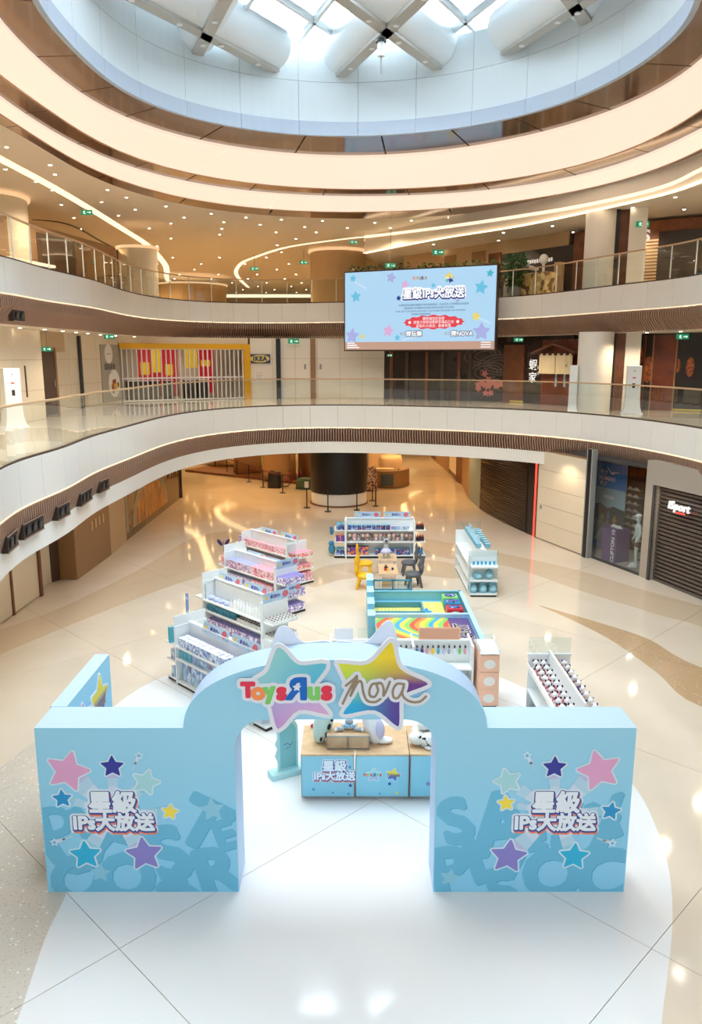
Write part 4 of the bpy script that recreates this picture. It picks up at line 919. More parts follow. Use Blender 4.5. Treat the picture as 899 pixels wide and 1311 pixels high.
for x, y, r, z1, lab in ((-15.0, 33.2, 1.75, 13.6, 'round cream column at the far left of the third level'), (-0.8, 50.0, 1.72, 13.6, 'wide round tan column of the third level behind the big screen'), (-10.7, 40.6, 0.95, 12.6, 'cream column behind the left balustrade of the third level'), (-13.2, 66, 2.9, 13.0, 'low tan drum column far off in the hall')):
    g = struct(empty('column', (x, y, 0))); g['label'] = lab
    struct(MB().cyl(0, 0, 9.75, z1 - 0.18, r, n=44).build('shaft', 'tanwall' if 'tan' in lab else 'cream', g)); struct(MB().cyl(0, 0, z1 - 0.16, z1 - 0.06, r + 0.12, n=44).build('halo_light', 'halo', g))
# hedge planter behind the screen
hd = empty('planter_hedge'); tag(hd, 'long low green hedge in a planter along the third-level balustrade behind the screen', 'hedge')
b = MB(); pb = MB(); rr = random.Random(9)
t0, t1 = ang('L3', 6.3, 35.7), ang('L3', -0.3, 38.7)
for k in range(2600):
    t = t0 + (t1 - t0) * rr.random(); o = 0.28 + 0.45 * rr.random(); p = cpt('L3', t, o); hgt = 1.62
    z = 9.9 + hgt * (rr.random() ** 0.6) * (0.85 + 0.15 * math.sin(k)); a = rr.uniform(0, 6.28); s = rr.uniform(0.05, 0.10); e = rr.uniform(-0.6, 0.6)
    dx, dy = math.cos(a) * s, math.sin(a) * s
    b.add([(p.x - dx, p.y - dy, z), (p.x + dy * 0.6, p.y - dx * 0.6, z + e * s), (p.x + dx, p.y + dy, z + s * 0.6), (p.x - dy * 0.6, p.y + dx * 0.6, z - e * s)], [(0, 1, 2, 3)])
stuff(b.build('leaf', 'green', hd)); band(pb, 'L3', t0, t1, 0.25, 0.75, 9.75, 10.2, 14).build('planter', 'grey', hd)
bu = empty('potted_shrub', (7.35, 36.0, 9.75)); tag(bu, 'bushy green shrub by the right end of the big screen, behind the glass', 'shrub')
b = MB()
for k in range(900):
    a = rr.uniform(0, 6.28); q = 0.42 * rr.random() ** 0.5; z = 0.45 + 1.45 * rr.random(); q *= 0.5 + 0.9 * math.sin(min(1, (z - 0.2) / 1.8) * 2.6); s = 0.08; c1 = rr.uniform(0, 6.28)
    x, y = q * math.cos(a), q * math.sin(a); dx, dy = s * math.cos(c1), s * math.sin(c1)
    b.add([(x - dx, y - dy, z), (x + dy * .5, y - dx * .5, z + .02), (x + dx, y + dy, z + .06), (x - dy * .5, y + dx * .5, z - .02)], [(0, 1, 2, 3)])
stuff(b.build('foliage', 'green', bu)); MB().cyl(0, 0, 0, 0.5, 0.22, 0.3).build('pot', 'grey', bu); MB().cyl(0, 0, 0.4, 1.2, 0.04, 0.02).build('stem', 'brownwood', bu)

# ---------------- ground level, right side
mat('shutter_dark', (92, 80, 72), 0.3, metal=0.6)
sh = struct(empty('wall_ground_corridor')); sh['label'] = 'timber and glass fronts at the mouth of the far corridor'
def quick(p0, p1, z0, z1, m, name='wall_panel', t=0.12, par=None):
    d = Vector((p1[0] - p0[0], p1[1] - p0[1])); o = MB().box(0, d.length, 0, t, z0, z1).build(name, m, par or sh, loc=(p0[0], p0[1], 0), rot=math.atan2(d.y, d.x)); return struct(o)
quick((5.6, 66), (5.9, 53.5), 0, 3.52, 'brownwood'); quick((5.9, 53.5), (6.15, 48), 0, 3.52, 'brownwall'); quick((6.15, 48), (6.2, 44.8), 0.3, 3.2, 'cream'); quick((6.15, 44.9), (6.35, 43.4), 0, 3.52, 'brownwood'); quick((6.3, 43.4), (6.05, 39.2), 0, 3.52, 'brownwall'); quick((6.05, 39.2), (6.2, 36.6), 0, 3.52, 'poster_grey')
for p0, p1 in (((6.2, 48.0), (6.15, 44.9)),): quick(p0, p1, 0, 0.3, 'brownwood')
def shutter(name, pts, z0, z1, label, pitch=0.10, m='shutter'):
    g = struct(empty(name)); g['label'] = label
    b = MB(); pts = [Vector(p) for p in pts]
    for z in np.arange(z0, z1, pitch):
        vs = []; 
        for i, p in enumerate(pts):
            d = (pts[min(i + 1, len(pts) - 1)] - pts[max(i - 1, 0)]).normalized(); n = Vector((d.y, -d.x))
            for oo, zz in ((0.0, z), (0.035, z + pitch * 0.18), (0.035, z + pitch * 0.62), (0.0, z + pitch * 0.80)):
                q = p + n * oo; vs.append((q.x, q.y, zz))
        fs = [(4 * i + k, 4 * i + 4 + k, 4 * i + 5 + k, 4 * i + 1 + k) for i in range(len(pts) - 1) for k in range(3)]
        b.add(vs, fs)
    stuff(b.build('slat', m, g))
    b = MB()
    for a, c in zip(pts[:-1], pts[1:]):
        d = (c - a).normalized(); n = Vector((-d.y, d.x)); b.add([(a.x + n.x * .05, a.y + n.y * .05, z0), (c.x + n.x * .05, c.y + n.y * .05, z0), (c.x + n.x * .05, c.y + n.y * .05, z1), (a.x + n.x * .05, a.y + n.y * .05, z1)], [(0, 1, 2, 3)])
    struct(b.build('shutter_backing', 'black', g)); return g
curve = catmull([(6.2, 36.5), (6.38, 35.2), (6.65, 33.8), (6.98, 32.4), (7.25, 31.35)], 5)
shutter('wall_shutter_curved', curve, 0.0, 3.5, 'curved dark roller shutter left of the red neon line', 0.11, 'shutter_dark')
quick((6.2, 36.7), (6.2, 36.5), 0, 3.5, 'black', 'frame_post', 0.12)
g = struct(empty('wall_neon_frame')); g['label'] = 'black shop frame edged with a thin red neon line'
quick((7.25, 31.35), (7.42, 30.7), 0, 3.5, 'black', 'frame_post', 0.15, g); quick((7.40, 30.72), (7.43, 30.62), 0.0, 3.35, 'neon', 'neon_line', 0.05, g); quick((7.43, 30.66), (7.5, 30.45), 0, 3.5, 'brownwood', 'frame_post', 0.12, g)
MB().tube([(7.38, 30.7, 3.30), (7.22, 31.2, 3.36), (7.0, 31.9, 3.4)], 0.035, 6).build('neon_line', 'neon', g)
hg = Face('wall_hoarding_right', (7.5, 30.45), (8.56, 27.55), 'cream hoarding of stacked panels between the neon frame and the dark column')
for j in range(5): hg.box('hoarding_panel', 0.0, hg.L, 0.04 + 0.70 * j, 0.04 + 0.70 * j + 0.688, 'hoard', y0=-0.04)
hg.box('wall_backing', 0, hg.L, 0, 3.6, 'brownwall', y0=0.06, y1=0.1); hg.box('door_handle', 0.25, 0.32, 1.25, 1.4, 'grey', y0=-0.08, y1=-0.04, st=False)
g = struct(empty('column', (8.60, 27.40, 0), hg.rot())); g['label'] = 'slim black column with pale edges between hoarding and poster window'
MB().box(-0.09, 0.09, -0.12, 0.1, 0, 3.95).build('shaft', 'black', g); MB().box(-0.17, -0.09, -0.1, 0.1, 0, 3.95).build('edge_strip', 'grey', g); MB().box(0.09, 0.17, -0.1, 0.1, 0, 3.95).build('edge_strip', 'grey', g)
# poster window
W = Face('wall_window_shop', (8.76, 27.25), (9.663, 24.897), 'glazed shop window with a tall blue and grey sports poster')
L = W.L
struct(MB().box(0, L, 0.0, 0.012, 0.08, 3.6).build('glass_pane', 'shopglass', W.o)); W.box('sill', 0, L, 0, 0.08, 'darkgrey'); 
W.box('wall_behind', -1.7, L + 0.4, 0, 3.7, 'shop_dark', y0=2.0, y1=2.1); W.box('window_floor', -1.6, L, 0.0, 0.07, 'frontgrey', y0=0.02, y1=2.0)
W.box('ceiling_panel', -1.6, L, 3.6, 3.7, 'darkgrey', y0=0.0, y1=2.0)
W.box('side_wall', L + 0.0, L + 0.1, 0.0, 3.6, 'shop_dark', y0=0.1, y1=2.0); W.box('side_wall', -1.7, -1.6, 0.0, 3.6, 'shop_dark', y0=0.1, y1=2.0)
ps = empty('window_poster', W.P(-1.1, 0.9, 0), W.rot()); tag(ps, 'tall poster with three white words on a blue field over a grey street scene', 'poster')
pw = 1.6
MB().box(0, pw, 0, 0.02, 0.15, 3.45).build('sheet', 'poster_grey', ps); flat(rect(0, pw, 2.45, 3.38), 'blue_field', 'poster_blue', ps, y=0.001); flat(rect(0, pw, 0.15, 0.42), 'blue_field', 'poster_blue', ps, y=0.001)
flat(rect(0, pw, 1.75, 2.45), 'sky_field', 'poster_sky', ps, y=0.001); flat([(0, 1.2), (pw, 1.1), (pw, 1.75), (1.0, 1.82), (0.7, 1.7), (0.3, 1.85), (0, 1.78)], 'tree_line', 'poster_dark', ps, y=0.003)
flat([(0.0, 0.42), (0.5, 0.42), (0.8, 1.25), (0.65, 1.25)], 'road', 'poster_sky', ps, y=0.004)
for s, z in (('FLY', 3.0), ('HUMAN', 2.79), ('FLY', 2.58)):
    text(s, 0.24, 0.40 + (0.17 if s == 'HUMAN' else 0.0), z, 'white', ps, y=0.006, offset=0.003)
flat_stroke([(0.55, 3.22), (0.78, 3.02), (0.95, 3.06), (1.2, 3.08)], 0.03, 'bird_line', 'white', ps, y=0.006); flat_stroke([(0.78, 3.02), (0.88, 3.0), (0.98, 3.06)], 0.045, 'bird_line', 'white', ps, y=0.006)
text('HOKA', 0.17, 0.75, 2.12, 'white', ps, y=0.006, offset=0.006); flat_stroke([(0.40, 2.15), (0.46, 2.11), (0.53, 2.17)], 0.025, 'bird_line', 'white', ps, y=0.006)
mat('runner_green', (110, 150, 90), 0.5); mat('runner_blue', (60, 110, 160), 0.5); mat('runner_gold', (170, 130, 60), 0.5)
for k, (x, m, h) in enumerate(((0.42, 'runner_green', .55), (0.75, 'runner_blue', .75), (1.1, 'runner_gold', .6), (0.62, 'poster_dark', .5))):
    z = 1.0
    b = MB()
    for q in stroke([(x - 0.08, z - 0.05), (x, z + h * .4), (x + 0.1, z + 0.02)], 0.05) + stroke([(x, z + h * .4), (x + .02, z + h * .75)], 0.12) + stroke([(x - .12, z + h * .5), (x, z + h * .7), (x + .12, z + h * .55)], 0.04): b.prism(q, 0, 0.002, M=Matrix.Translation((0, -0.008 - .001 * k, 0)) @ MXZ)
    b.build('printed_runner', m, ps)
pd = empty('display_plinth', W.P(0.35, 0.12, 0.07), W.rot()); tag(pd, 'purple display plinth with white lettering running up its side in the shop window', 'plinth')
MB().box(0, 0.75, 0, 0.6, 0, 1.15).build('body', 'purple', pd, bevel=0.02); MB().box(0.05, 0.70, 0.05, 0.55, 1.15, 1.19).build('top', 'purple', pd)
text('CLIFTON 10', 0.22, 0.58, 0.58, 'white', pd, y=0.004, offset=0.006, rot=R(-90))
for k, xx in enumerate((0.45, 0.68)):
    so = empty('running_shoe', W.P(0.25 + xx, 0.35, 1.262), W.rot() + 0.3); tag(so, ['white running shoe on the purple plinth, the nearer to the poster', 'white running shoe on the purple plinth, the nearer to the mannequin'][k], 'shoe', 'shoes on the purple plinth')
    MB().box(-0.13, 0.13, -0.045, 0.045, 0, 0.035).build('sole', 'white', so, bevel=0.015); MB().ball((-0.02, 0, 0.05), 0.12, 0.042, 0.055).build('upper', 'pale', so)
# shoe wall behind
for r_ in range(7):
    MB().box(0, 0.7, 0, 0.2, 0, 0.02).build('wall_shelf', 'grey', W.o, loc=(-0.45, 1.7, 0.75 + 0.27 * r_))
    for k in range(2):
        so = empty('running_shoe', W.P(-0.27 + 0.32 * k, 1.78, 0.773 + 0.27 * r_), W.rot()); tag(so, 'pale running shoe, %s shelf behind the shop window, %s of its pair' % (('lowest', 'second', 'third', 'fourth', 'fifth', 'sixth', 'top')[r_], ('left', 'right')[k]), 'shoe', 'shoes on the back wall shelves')
        MB().box(-0.12, 0.12, -0.04, 0.04, 0, 0.03).build('sole', 'white', so); MB().ball((-0.02, 0, 0.045), 0.11, 0.04, 0.05, 8, 6).build('upper', 'pale', so)
# mannequin: one continuous skin surface
def skin_body(name, joints, edges, m, parent, sub=2, root=0):
    me = bpy.data.meshes.new(name); me.from_pydata([j[0] for j in joints], edges, []); o = link(name, me, m, parent)
    sk_ = o.modifiers.new('skin', 'SKIN'); 
    for k, j in enumerate(joints): me.skin_vertices[0].data[k].radius = (j[1], j[2] if len(j) > 2 else j[1]); me.skin_vertices[0].data[k].use_root = (k == root)
    o.modifiers.new('sub', 'SUBSURF').levels = sub; o.modifiers['sub'].render_levels = sub
    return o
mq = empty('mannequin', W.P(1.72, 0.5, 0.10), W.rot() - 0.5); tag(mq, 'mannequin in a white cap, pale jacket and dark shorts at the shop window', 'mannequin')
J = [((0, 0, 0.92), .12, .09), ((0, 0, 1.12), .105, .08), ((0, 0, 1.33), .13, .09), ((0, 0, 1.46), .05), ((0, -0.01, 1.56), .055), ((0, -0.02, 1.68), .085, .1), ((0, -0.01, 1.75), .06),
     ((-.17, 0, 1.40), .05), ((-.24, .02, 1.14), .038), ((-.20, -.10, .93), .028), ((-.19, -.15, .86), .022), ((.17, 0, 1.40), .05), ((.24, .02, 1.14), .038), ((.22, -.08, .92), .028), ((.21, -.13, .85), .022),
     ((-.09, 0, .82), .085), ((-.11, -.02, .48), .052), ((-.13, .05, .10), .034), ((-.13, -.08, .04), .03), ((.09, 0, .82), .085), ((.11, -.06, .48), .052), ((.12, -.04, .10), .034), ((.12, -.17, .04), .03)]
Ed = [(0, 1), (1, 2), (2, 3), (3, 4), (4, 5), (5, 6), (2, 7), (7, 8), (8, 9), (9, 10), (2, 11), (11, 12), (12, 13), (13, 14), (0, 15), (15, 16), (16, 17), (17, 18), (0, 19), (19, 20), (20, 21), (21, 22)]
skin_body('body', J, Ed, 'mannequin', mq)
mat('jacket', (216, 226, 224), 0.7, bump=0.3); mat('shorts', (40, 36, 40), 0.7)
J = [((0, 0, .98), .165, .12), ((0, 0, 1.15), .15, .11), ((0, 0, 1.33), .165, .12), ((0, 0, 1.45), .075), ((-.18, 0, 1.40), .068), ((-.25, .02, 1.15), .058), ((-.22, -.07, .98), .045), ((.18, 0, 1.40), .068), ((.25, .02, 1.15), .058), ((.23, -.05, .97), .045)]
skin_body('jacket', J, [(0, 1), (1, 2), (2, 3), (2, 4), (4, 5), (5, 6), (2, 7), (7, 8), (8, 9)], 'jacket', mq)
J = [((0, 0, .95), .15, .12), ((-.09, 0, .80), .11), ((-.10, -.01, .62), .085), ((.09, 0, .80), .11), ((.10, -.03, .62), .085)]
skin_body('shorts', J, [(0, 1), (1, 2), (0, 3), (3, 4)], 'shorts', mq)
b = MB(); b.ball((0, -0.02, 1.76), .105, .115, .075, 14, 8); b.box(-.08, .08, -.22, -.08, 1.735, 1.75); b.build('cap', 'white', mq)
for s, y in ((-1, -.04), (1, -.13)):
    b = MB(); b.box(s * .125 - .05, s * .125 + .05, y - .15, y + .13, -0.02, .025); b.ball((s * .125, y - .01, .045), .048, .135, .05, 10, 6); b.build('shoe', 'white', mq)
MB().box(-0.25, 0.25, -0.25, 0.2, -0.03, -0.02).build('base_plate', 'grey', mq)
rk = empty('garment_rack', W.P(1.0, 1.2, 0.07), W.rot()); tag(rk, 'dark garment hanging on a rail behind the mannequin', 'clothes rail')
MB().box(0, 0.35, 0, 0.12, 0.7, 1.5).build('garment', 'poster_dark', rk, bevel=0.03); MB().cyl(0.17, 0.06, 0, 1.6, 0.015, n=8).build('pole', 'steel', rk); MB().box(0.0, 0.35, -0.1, 0.2, 0, 0.02).build('foot', 'steel', rk)
lamp(*W.P(1.2, 1.0, 3.5), 40, NEUT)
# grey front with the roller shutter and the lit sign
S = Face('wall_sport_shop', (9.663, 24.897), (12.1, 17.0), 'warm grey shop front with a closed roller shutter under a lit white sign')
us = S.u(836, 700)
S.box('front_pier', 0, us, 0, 3.9, 'frontgrey', y0=-0.05, y1=0.3); S.box('front_lintel', us, S.L, 3.15, 3.9, 'frontgrey', y0=-0.05, y1=0.3); S.box('shutter_rail', us - 0.12, us, 0, 3.15, 'darkgrey', y0=-0.08, y1=0.0)
b0, b1 = Vector(S.P(us, 0.12, 0)[:2]), Vector(S.P(S.L, 0.12, 0)[:2]); shutter('wall_shutter_sport', [b0, b0.lerp(b1, 0.5), b1], 0.0, 3.15, 'silver roller shutter of the closed shop under the lit sign', 0.13)
u_, z_ = on_wall(S.p0, S.p1, 874, 649); sg = empty('shop_sign', S.P(u_, -0.12, z_), S.rot()); tag(sg, 'lit white italic shop name with a small red underline on the shutter', 'sign')
fat_text('iSport', 0.36, 0, 0, 'sign_white', sg, d=0.010, spacing=1.06, t=0.05, shear=0.15, name='letters'); flat([(-0.10, -0.21), (0.28, -0.19), (0.28, -0.155), (-0.10, -0.165)], 'underline', 'neon', sg, t=0.03); MB().box(-0.5, 0.5, 0.03, 0.10, -0.05, 0.0).build('bracket', 'darkgrey', sg)
quick((12.1, 17.0), (13.2, 8), 0, 3.9, 'frontgrey', par=S.o) if False else None
F = Face('wall_ground_right', (12.1, 17.0), (13.0, -13.9), 'warm grey wall of the ground level beyond the sport shop'); F.box('wall_panel', 0, F.L, 0, 3.55, 'frontgrey', y1=0.2)

# ---------------- ground level, left side
H = Face('wall_hoarding_left', (-9.9, 12.0), (-9.55, 22.7), 'cream hoarding panels at the left edge of the ground level')
nseg = 6
for i in range(nseg):
    a = H.L * i / nseg; c = H.L * (i + 1) / nseg
    for j, (z0, z1) in enumerate(((0.03, 1.5), (1.51, 3.5))): H.box('hoarding_panel', a + 0.05, c - 0.05, z0, z1, 'hoard', y0=-0.04)
    H.box('hoarding_post', a - 0.05, a + 0.05, 0, 3.52, 'brownwood', y0=-0.08)
H.box('hoarding_post', H.L - 0.05, H.L + 0.1, 0, 3.52, 'brownwood', y0=-0.1); H.box('wall_backing', 0, H.L, 0, 3.55, 'brownwall', y0=0.06, y1=0.2)
D = Face('wall_ground_doorway', (-10.3, 22.9), (-9.6, 24.5), 'dark doorway recess beside the brown box front')
D.box('wall_panel', 0, D.L, 0, 3.52, 'hoard'); D.box('door_jamb', D.L - 0.35, D.L, 0, 3.52, 'darkbrown', y0=-0.06)
B0 = Face('wall_brown_box', (-9.62, 24.5), (-9.0, 24.45), 'brown boxed shop front'); B0.box('wall_panel', 0, B0.L, 0, 3.52, 'box_brown', y1=0.3)
B1 = Face('wall_brown_front', (-9.0, 24.45), (-8.87, 27.7), 'plain brown shop front with small pale letters near the top'); B1.box('wall_panel', 0, B1.L, 0, 3.52, 'brownwall', y1=0.3)
for k in range(4):
    u_, z_ = on_wall(B1.p0, B1.p1, 116.2 + 4.8 * k, 673.0 - 3.2 * k); flat(rect(u_ - .05, u_ + .07 + .02 * (k % 2), z_ - .16, z_ + .16), 'sign_letter', 'sign_tan' if mat('sign_tan', (214, 170, 126), 0.5) else '', B1.o, y=0.04)
B2 = Face('wall_brown_front', (-8.87, 27.7), (-8.9, 29.8), 'brown front panel beside the poster glass'); B2.box('wall_panel', 0, B2.L, 0, 3.52, 'tanwall', y1=0.3)
PG = Face('wall_poster_glass', (-8.95, 29.8), (-8.85, 39.4), 'glossy poster glass with an arched window picture')
PG.box('wall_panel', 0, PG.L, 0, 3.52, 'poster_brown' if mat('poster_brown', (120, 92, 66), 0.15, noise=(0.8, (84, 70, 58), 0.35, 0.65)) else '', y1=0.2)
mat('poster_amber', (206, 138, 60), 0.3, noise=(1.2, (150, 96, 48), 0.35, 0.7)); mat('poster_stone', (150, 138, 120), 0.3)
uc = 4.0; flat([(uc + 2.9 * math.cos(k * math.pi / 16), 0.3 + 1.9 * math.sin(k * math.pi / 16)) for k in range(17)], 'arch_print', 'poster_stone', PG.o, y=0.024); flat([(uc + 2.5 * math.cos(k * math.pi / 16), 0.3 + 1.55 * math.sin(k * math.pi / 16)) for k in range(17)], 'arch_print', 'poster_amber', PG.o, y=0.027)
for k in range(-4, 5): flat(rect(uc + 0.55 * k - 0.04, uc + 0.55 * k + 0.04, 0.3, 0.3 + 1.5 * math.sqrt(max(0, 1 - (0.55 * k / 2.5) ** 2))), 'arch_bar', 'poster_brown', PG.o, y=0.03)
flat(rect(0.2, 0.5, 0.3, 3.3), 'stone_print', 'poster_stone', PG.o, y=0.024); flat(rect(1.6, 2.6, 2.2, 3.2), 'amber_print', 'poster_amber', PG.o, y=0.024)
rr = random.Random(8)
for k in range(34): x_, z_ = 2.8 + 2.6 * rr.random(), 2.35 + .95 * rr.random(); flat(rect(x_, x_ + .06 + .12 * rr.random(), z_, z_ + .08 + .16 * rr.random()), 'stone_carving', 'poster_stone' if k % 3 else 'poster_amber', PG.o, y=0.028 + .0004 * k)
for k in range(7): flat(rect(6.2 + .45 * k, 6.4 + .45 * k, 1.4, 3.3), 'stone_print', ('poster_stone', 'poster_amber', 'poster_brown')[k % 3], PG.o, y=0.024)
PG.box('end_post', PG.L, PG.L + 0.15, 0, 3.52, 'black', y0=-0.1)
F = Face('wall_ground_far_left', (-9.0, 39.6), (-20, 52), 'far wall of the left passage'); F.box('wall_panel', 0, F.L, 0, 3.52, 'tanwall', y1=0.2)
struct(MB().box(-20, 20, 84, 84.3, 0, 3.52).build('wall_ground_far', 'tanwall')); struct(MB().box(-9.9, -9.7, -13.9, 12, 0, 3.52).build('wall_ground_left', 'brownwall'))

# black drum column on the ground level
g = struct(empty('column', (-0.6, 38.2, 0))); g['label'] = 'wide black round column with a white lit foot beyond the toy shelves'
struct(MB().cyl(0, 0, 0.62, 3.52, 1.42, n=56).build('shaft', 'black', g)); struct(MB().cyl(0, 0, 0.06, 0.60, 1.38, n=56).build('foot_ring', 'white', g)); struct(MB().cyl(0, 0, 0.0, 0.06, 1.45, n=56).build('base_ring', 'brownwood', g))
for k in range(24):
    a = 2 * math.pi * k / 24; MB().ball((1.43 * math.cos(a), 1.43 * math.sin(a), 0.72), 0.02, 0.02, 0.02, 6, 4).build('stud', 'steel', g)

# ---------------- green exit signs, hung from their ceilings
def exit_sign(p, label, w=0.44, rot=0.0, zc=None):
    g = empty('exit_sign', p, rot); tag(g, label, 'exit sign', 'green exit signs'); h = w * 0.42
    MB().box(-w / 2, w / 2, -0.03, 0.03, -h / 2, h / 2).build('box', 'exit_green', g); MB().cyl(0, 0, h / 2, (zc - p[2]) if zc else h / 2 + 0.15, 0.012, n=6).build('hanger', 'steel', g)
    b = MB(); mm = Matrix.Translation((-w * .22, -0.03, 0)) @ MXZ
    for q in stroke([(-.02, -.05), (.0, .0), (.05, -.06)], .018) + stroke([(0, 0), (.02, .05)], .02) + stroke([(-.04, .02), (.02, .04), (.05, .01)], .014): b.prism([(a * w / .44, c * w / .44) for a, c in q], 0, .003, M=mm)
    b.build('running_figure', 'exit_white', g); flat([(w * .06, -.012), (w * .28, -.012), (w * .28, -.05), (w * .42, 0), (w * .28, .05), (w * .28, .012), (w * .06, .012)], 'arrow', 'exit_white', g, y=0.03)
    return g
for px, py, y, zc, w, lab in ((111, 272, 36, 13.6, .5, 'green exit sign under the ceiling right of the left round column'), (326, 344, 52, 13.6, .55, 'green exit sign in the hook of the light line'), (389, 336, 50, 13.6, .5, 'green exit sign at the left edge of the wide tan column'), (453, 310, 46, 13.6, .45, 'green exit sign right of the wide tan column, on the ceiling slope'), (494, 331, 48, 13.6, .45, 'green exit sign above the screen, left of its middle'), (500, 340, 42, 13.6, .55, 'lit green sign just above the top of the screen'), (561, 323, 40.5, 12.5, .6, 'green exit sign hung over the planter hedge'), (587, 333, 44, 12.5, .6, 'pale green exit sign above the screen, right of its middle'), (823, 287, 31, 12.5, .5, 'green exit sign at the upper right by the square pier'),
                          (140, 431, 31, 8.07, .4, 'green exit sign under the second ceiling left of the yellow portal'), (60, 447, 27, 8.07, .35, 'small green sign above the brown door'), (376, 437, 39.3, 8.07, .55, 'green exit sign over the plain cream doors'), (664, 435, 34.5, 8.07, .4, 'green exit sign over the restaurant front'), (874, 431, 29.5, 8.07, .45, 'green exit sign over the red timber panel'), (499, 455, 39.0, 8.07, .25, 'tiny green sign in the dark restaurant front below the screen')):
    p = Y(px, py, y); exit_sign((p.x, p.y, p.z), lab, w, zc=zc)
# spotlight boxes set in the slats
for nm, px, py, z, n_, lab in (('L2', 10, 693, 3.66, 2, 'spotlight box of the second-level slats nearest to the picture edge'), ('L2', 57, 674, 3.66, 3, 'second spotlight box along the second-level slats, with three lamps'), ('L2', 88, 654, 3.68, 2, 'third spotlight box along the second-level slats, with two lamps'), ('L2', 117, 636, 3.68, 3, 'fourth spotlight box along the second-level slats, with three lamps'), ('L2', 142, 622, 3.70, 2, 'farthest spotlight box along the second-level slats, above the brown front'), ('L3', 31, 404, 8.3, 2, 'spotlight box in the third-level slats above the brown door')):
    p = G(px, py, z); t = ang(nm, p.x, p.y); q = cpt(nm, t, 0.0 if nm == 'L2' else 0.10); d = (cpt(nm, t + .01) - cpt(nm, t)).normalized()
    g = empty('spotlight_box', (q.x, q.y, z), math.atan2(-d.y, -d.x)); tag(g, lab, 'spotlight', 'spotlight boxes in the slatted edges'); w = 0.17 * n_ + 0.04
    MB().box(-w, w, -0.02, 0.12, -0.16, 0.16).build('housing', 'brown_back', g); MB().box(-w, w, -0.035, -0.02, -0.17, -0.145).build('housing_rim', 'brown_slat', g); MB().box(-w, w, -0.035, -0.02, 0.145, 0.17).build('housing_rim', 'brown_slat', g)
    for k in range(n_):
        x = (k - (n_ - 1) / 2) * 0.33; M = Matrix.Translation((x, -0.025, 0)) @ Matrix.Rotation(R(98), 4, 'X'); h_ = MB().cyl(0, 0, -0.09, 0.03, 0.10, 0.11, 16, M).build('lamp_head', 'black', g); MB().cyl(0, 0, 0.025, 0.035, 0.07, 0.07, 12, M).build('lens', 'darkgrey', h_)
# ================================================================== THE BLUE ENTRANCE ARCH
YF, YB = 9.36, 9.98
XC = -0.205
def arch_profile():
    P = [(-3.945, 0), (-1.33, 0), (-1.33, 2.12)]
    for k in range(1, 9):
        a = math.pi / 2 * k / 8; P.append((-1.33 + 0.42 * (1 - math.cos(a)), 2.12 + 0.43 * math.sin(a)))
    P += [(-x, z) for x, z in P[2:][::-1]] + [(1.33, 0), (3.945, 0), (3.945, 2.43), (1.99, 2.43)]
    for k in range(1, 48):
        a = math.pi * k / 48; c, s = math.cos(a), math.sin(a)
        P.append((1.99 * math.copysign(abs(c) ** (2 / 2.25), c), 2.40 + 0.975 * abs(s) ** (2 / 2.25)))
    P += [(-1.99, 2.43), (-3.945, 2.43)]
    return P
A = empty('entrance_arch', (XC, YF, 0)); tag(A, 'large light blue entrance arch with square side panels and star emblems over the opening', 'arch')
b = MB().prism(arch_profile(), 0, -(YB - YF), M=MXZ); me = b.mesh('arch_body')
for m_ in ('arch_front', 'arch_top'): me.materials.append(MATS[m_])
for p in me.polygons: p.material_index = 0 if abs(p.normal.y) > 0.9 else 1
me.polygons.foreach_set('use_smooth', [False] * len(me.polygons))
link('arch_body', me, None, A)
W3 = empty('side_panel_wing', (-4.06, 9.985, 0)); tag(W3, 'light blue wing wall running back from the left end of the arch', 'display wall')
MB().box(-0.115, 0.115, 0, 1.92, 0, 2.43).build('wall_body', 'arch_front', W3).data.materials[0]
MB().box(-0.115, 0.115, 0, 1.92, 2.43, 2.434).build('top_face', 'arch_top', W3)
# ---- printed art
pcol = dict(pink=(222, 164, 206), navy=(44, 52, 150), paleaqua=(164, 218, 226), azure=(30, 148, 210), lemon=(244, 222, 72), cyan=(38, 180, 224), violet=(134, 128, 204), palestar=(140, 204, 230), rim=(206, 230, 244), trail1=(150, 208, 232), trail2=(178, 216, 238), trail3=(204, 224, 244), trailv=(190, 190, 230), deep=(104, 186, 222), deeper=(82, 168, 212), glow=(216, 234, 248), outline=(34, 70, 150), orange=(232, 130, 104), fillw=(232, 242, 252))
for k_, v_ in pcol.items(): mat('ink_' + k_, v_, 0.42)
def pl_(px, py, y=YF):
    p = Y(px, py, y); return (p.x - XC, p.z)
def clip_mesh(me, x0, x1, z0, z1):
    bm = bmesh.new(); bm.from_mesh(me)
    for co, no in (((x0, 0, 0), (-1, 0, 0)), ((x1, 0, 0), (1, 0, 0)), ((0, 0, z0), (0, 0, -1)), ((0, 0, z1), (0, 0, 1))):
        bmesh.ops.bisect_plane(bm, geom=bm.verts[:] + bm.edges[:] + bm.faces[:], plane_co=co, plane_no=no, clear_outer=True)
    bm.to_mesh(me); bm.free(); return me
rr = random.Random(11)
def big_letters(x0, x1, z0, z1, items):  # large letters printed in deeper blues on the side panels
    for k, (s, x, z, size, rot) in enumerate(items):
        for ox, m_, yy in ((0.014, 'ink_deeper', 0.0006), (0.0, 'ink_deep', 0.0014)):
            me = fat_text_mesh(s, size, 0.05 * size, h=0.012).copy(); me.transform(Matrix.Translation((x + ox, 0, z - ox)) @ Matrix.Rotation(-rot, 4, 'Y'))
            clip_mesh(me, x0, x1, z0, z1)
            if len(me.polygons): o = link('printed_letter', me, m_, A); o.location = (0, -yy - k * 0.00015, 0)
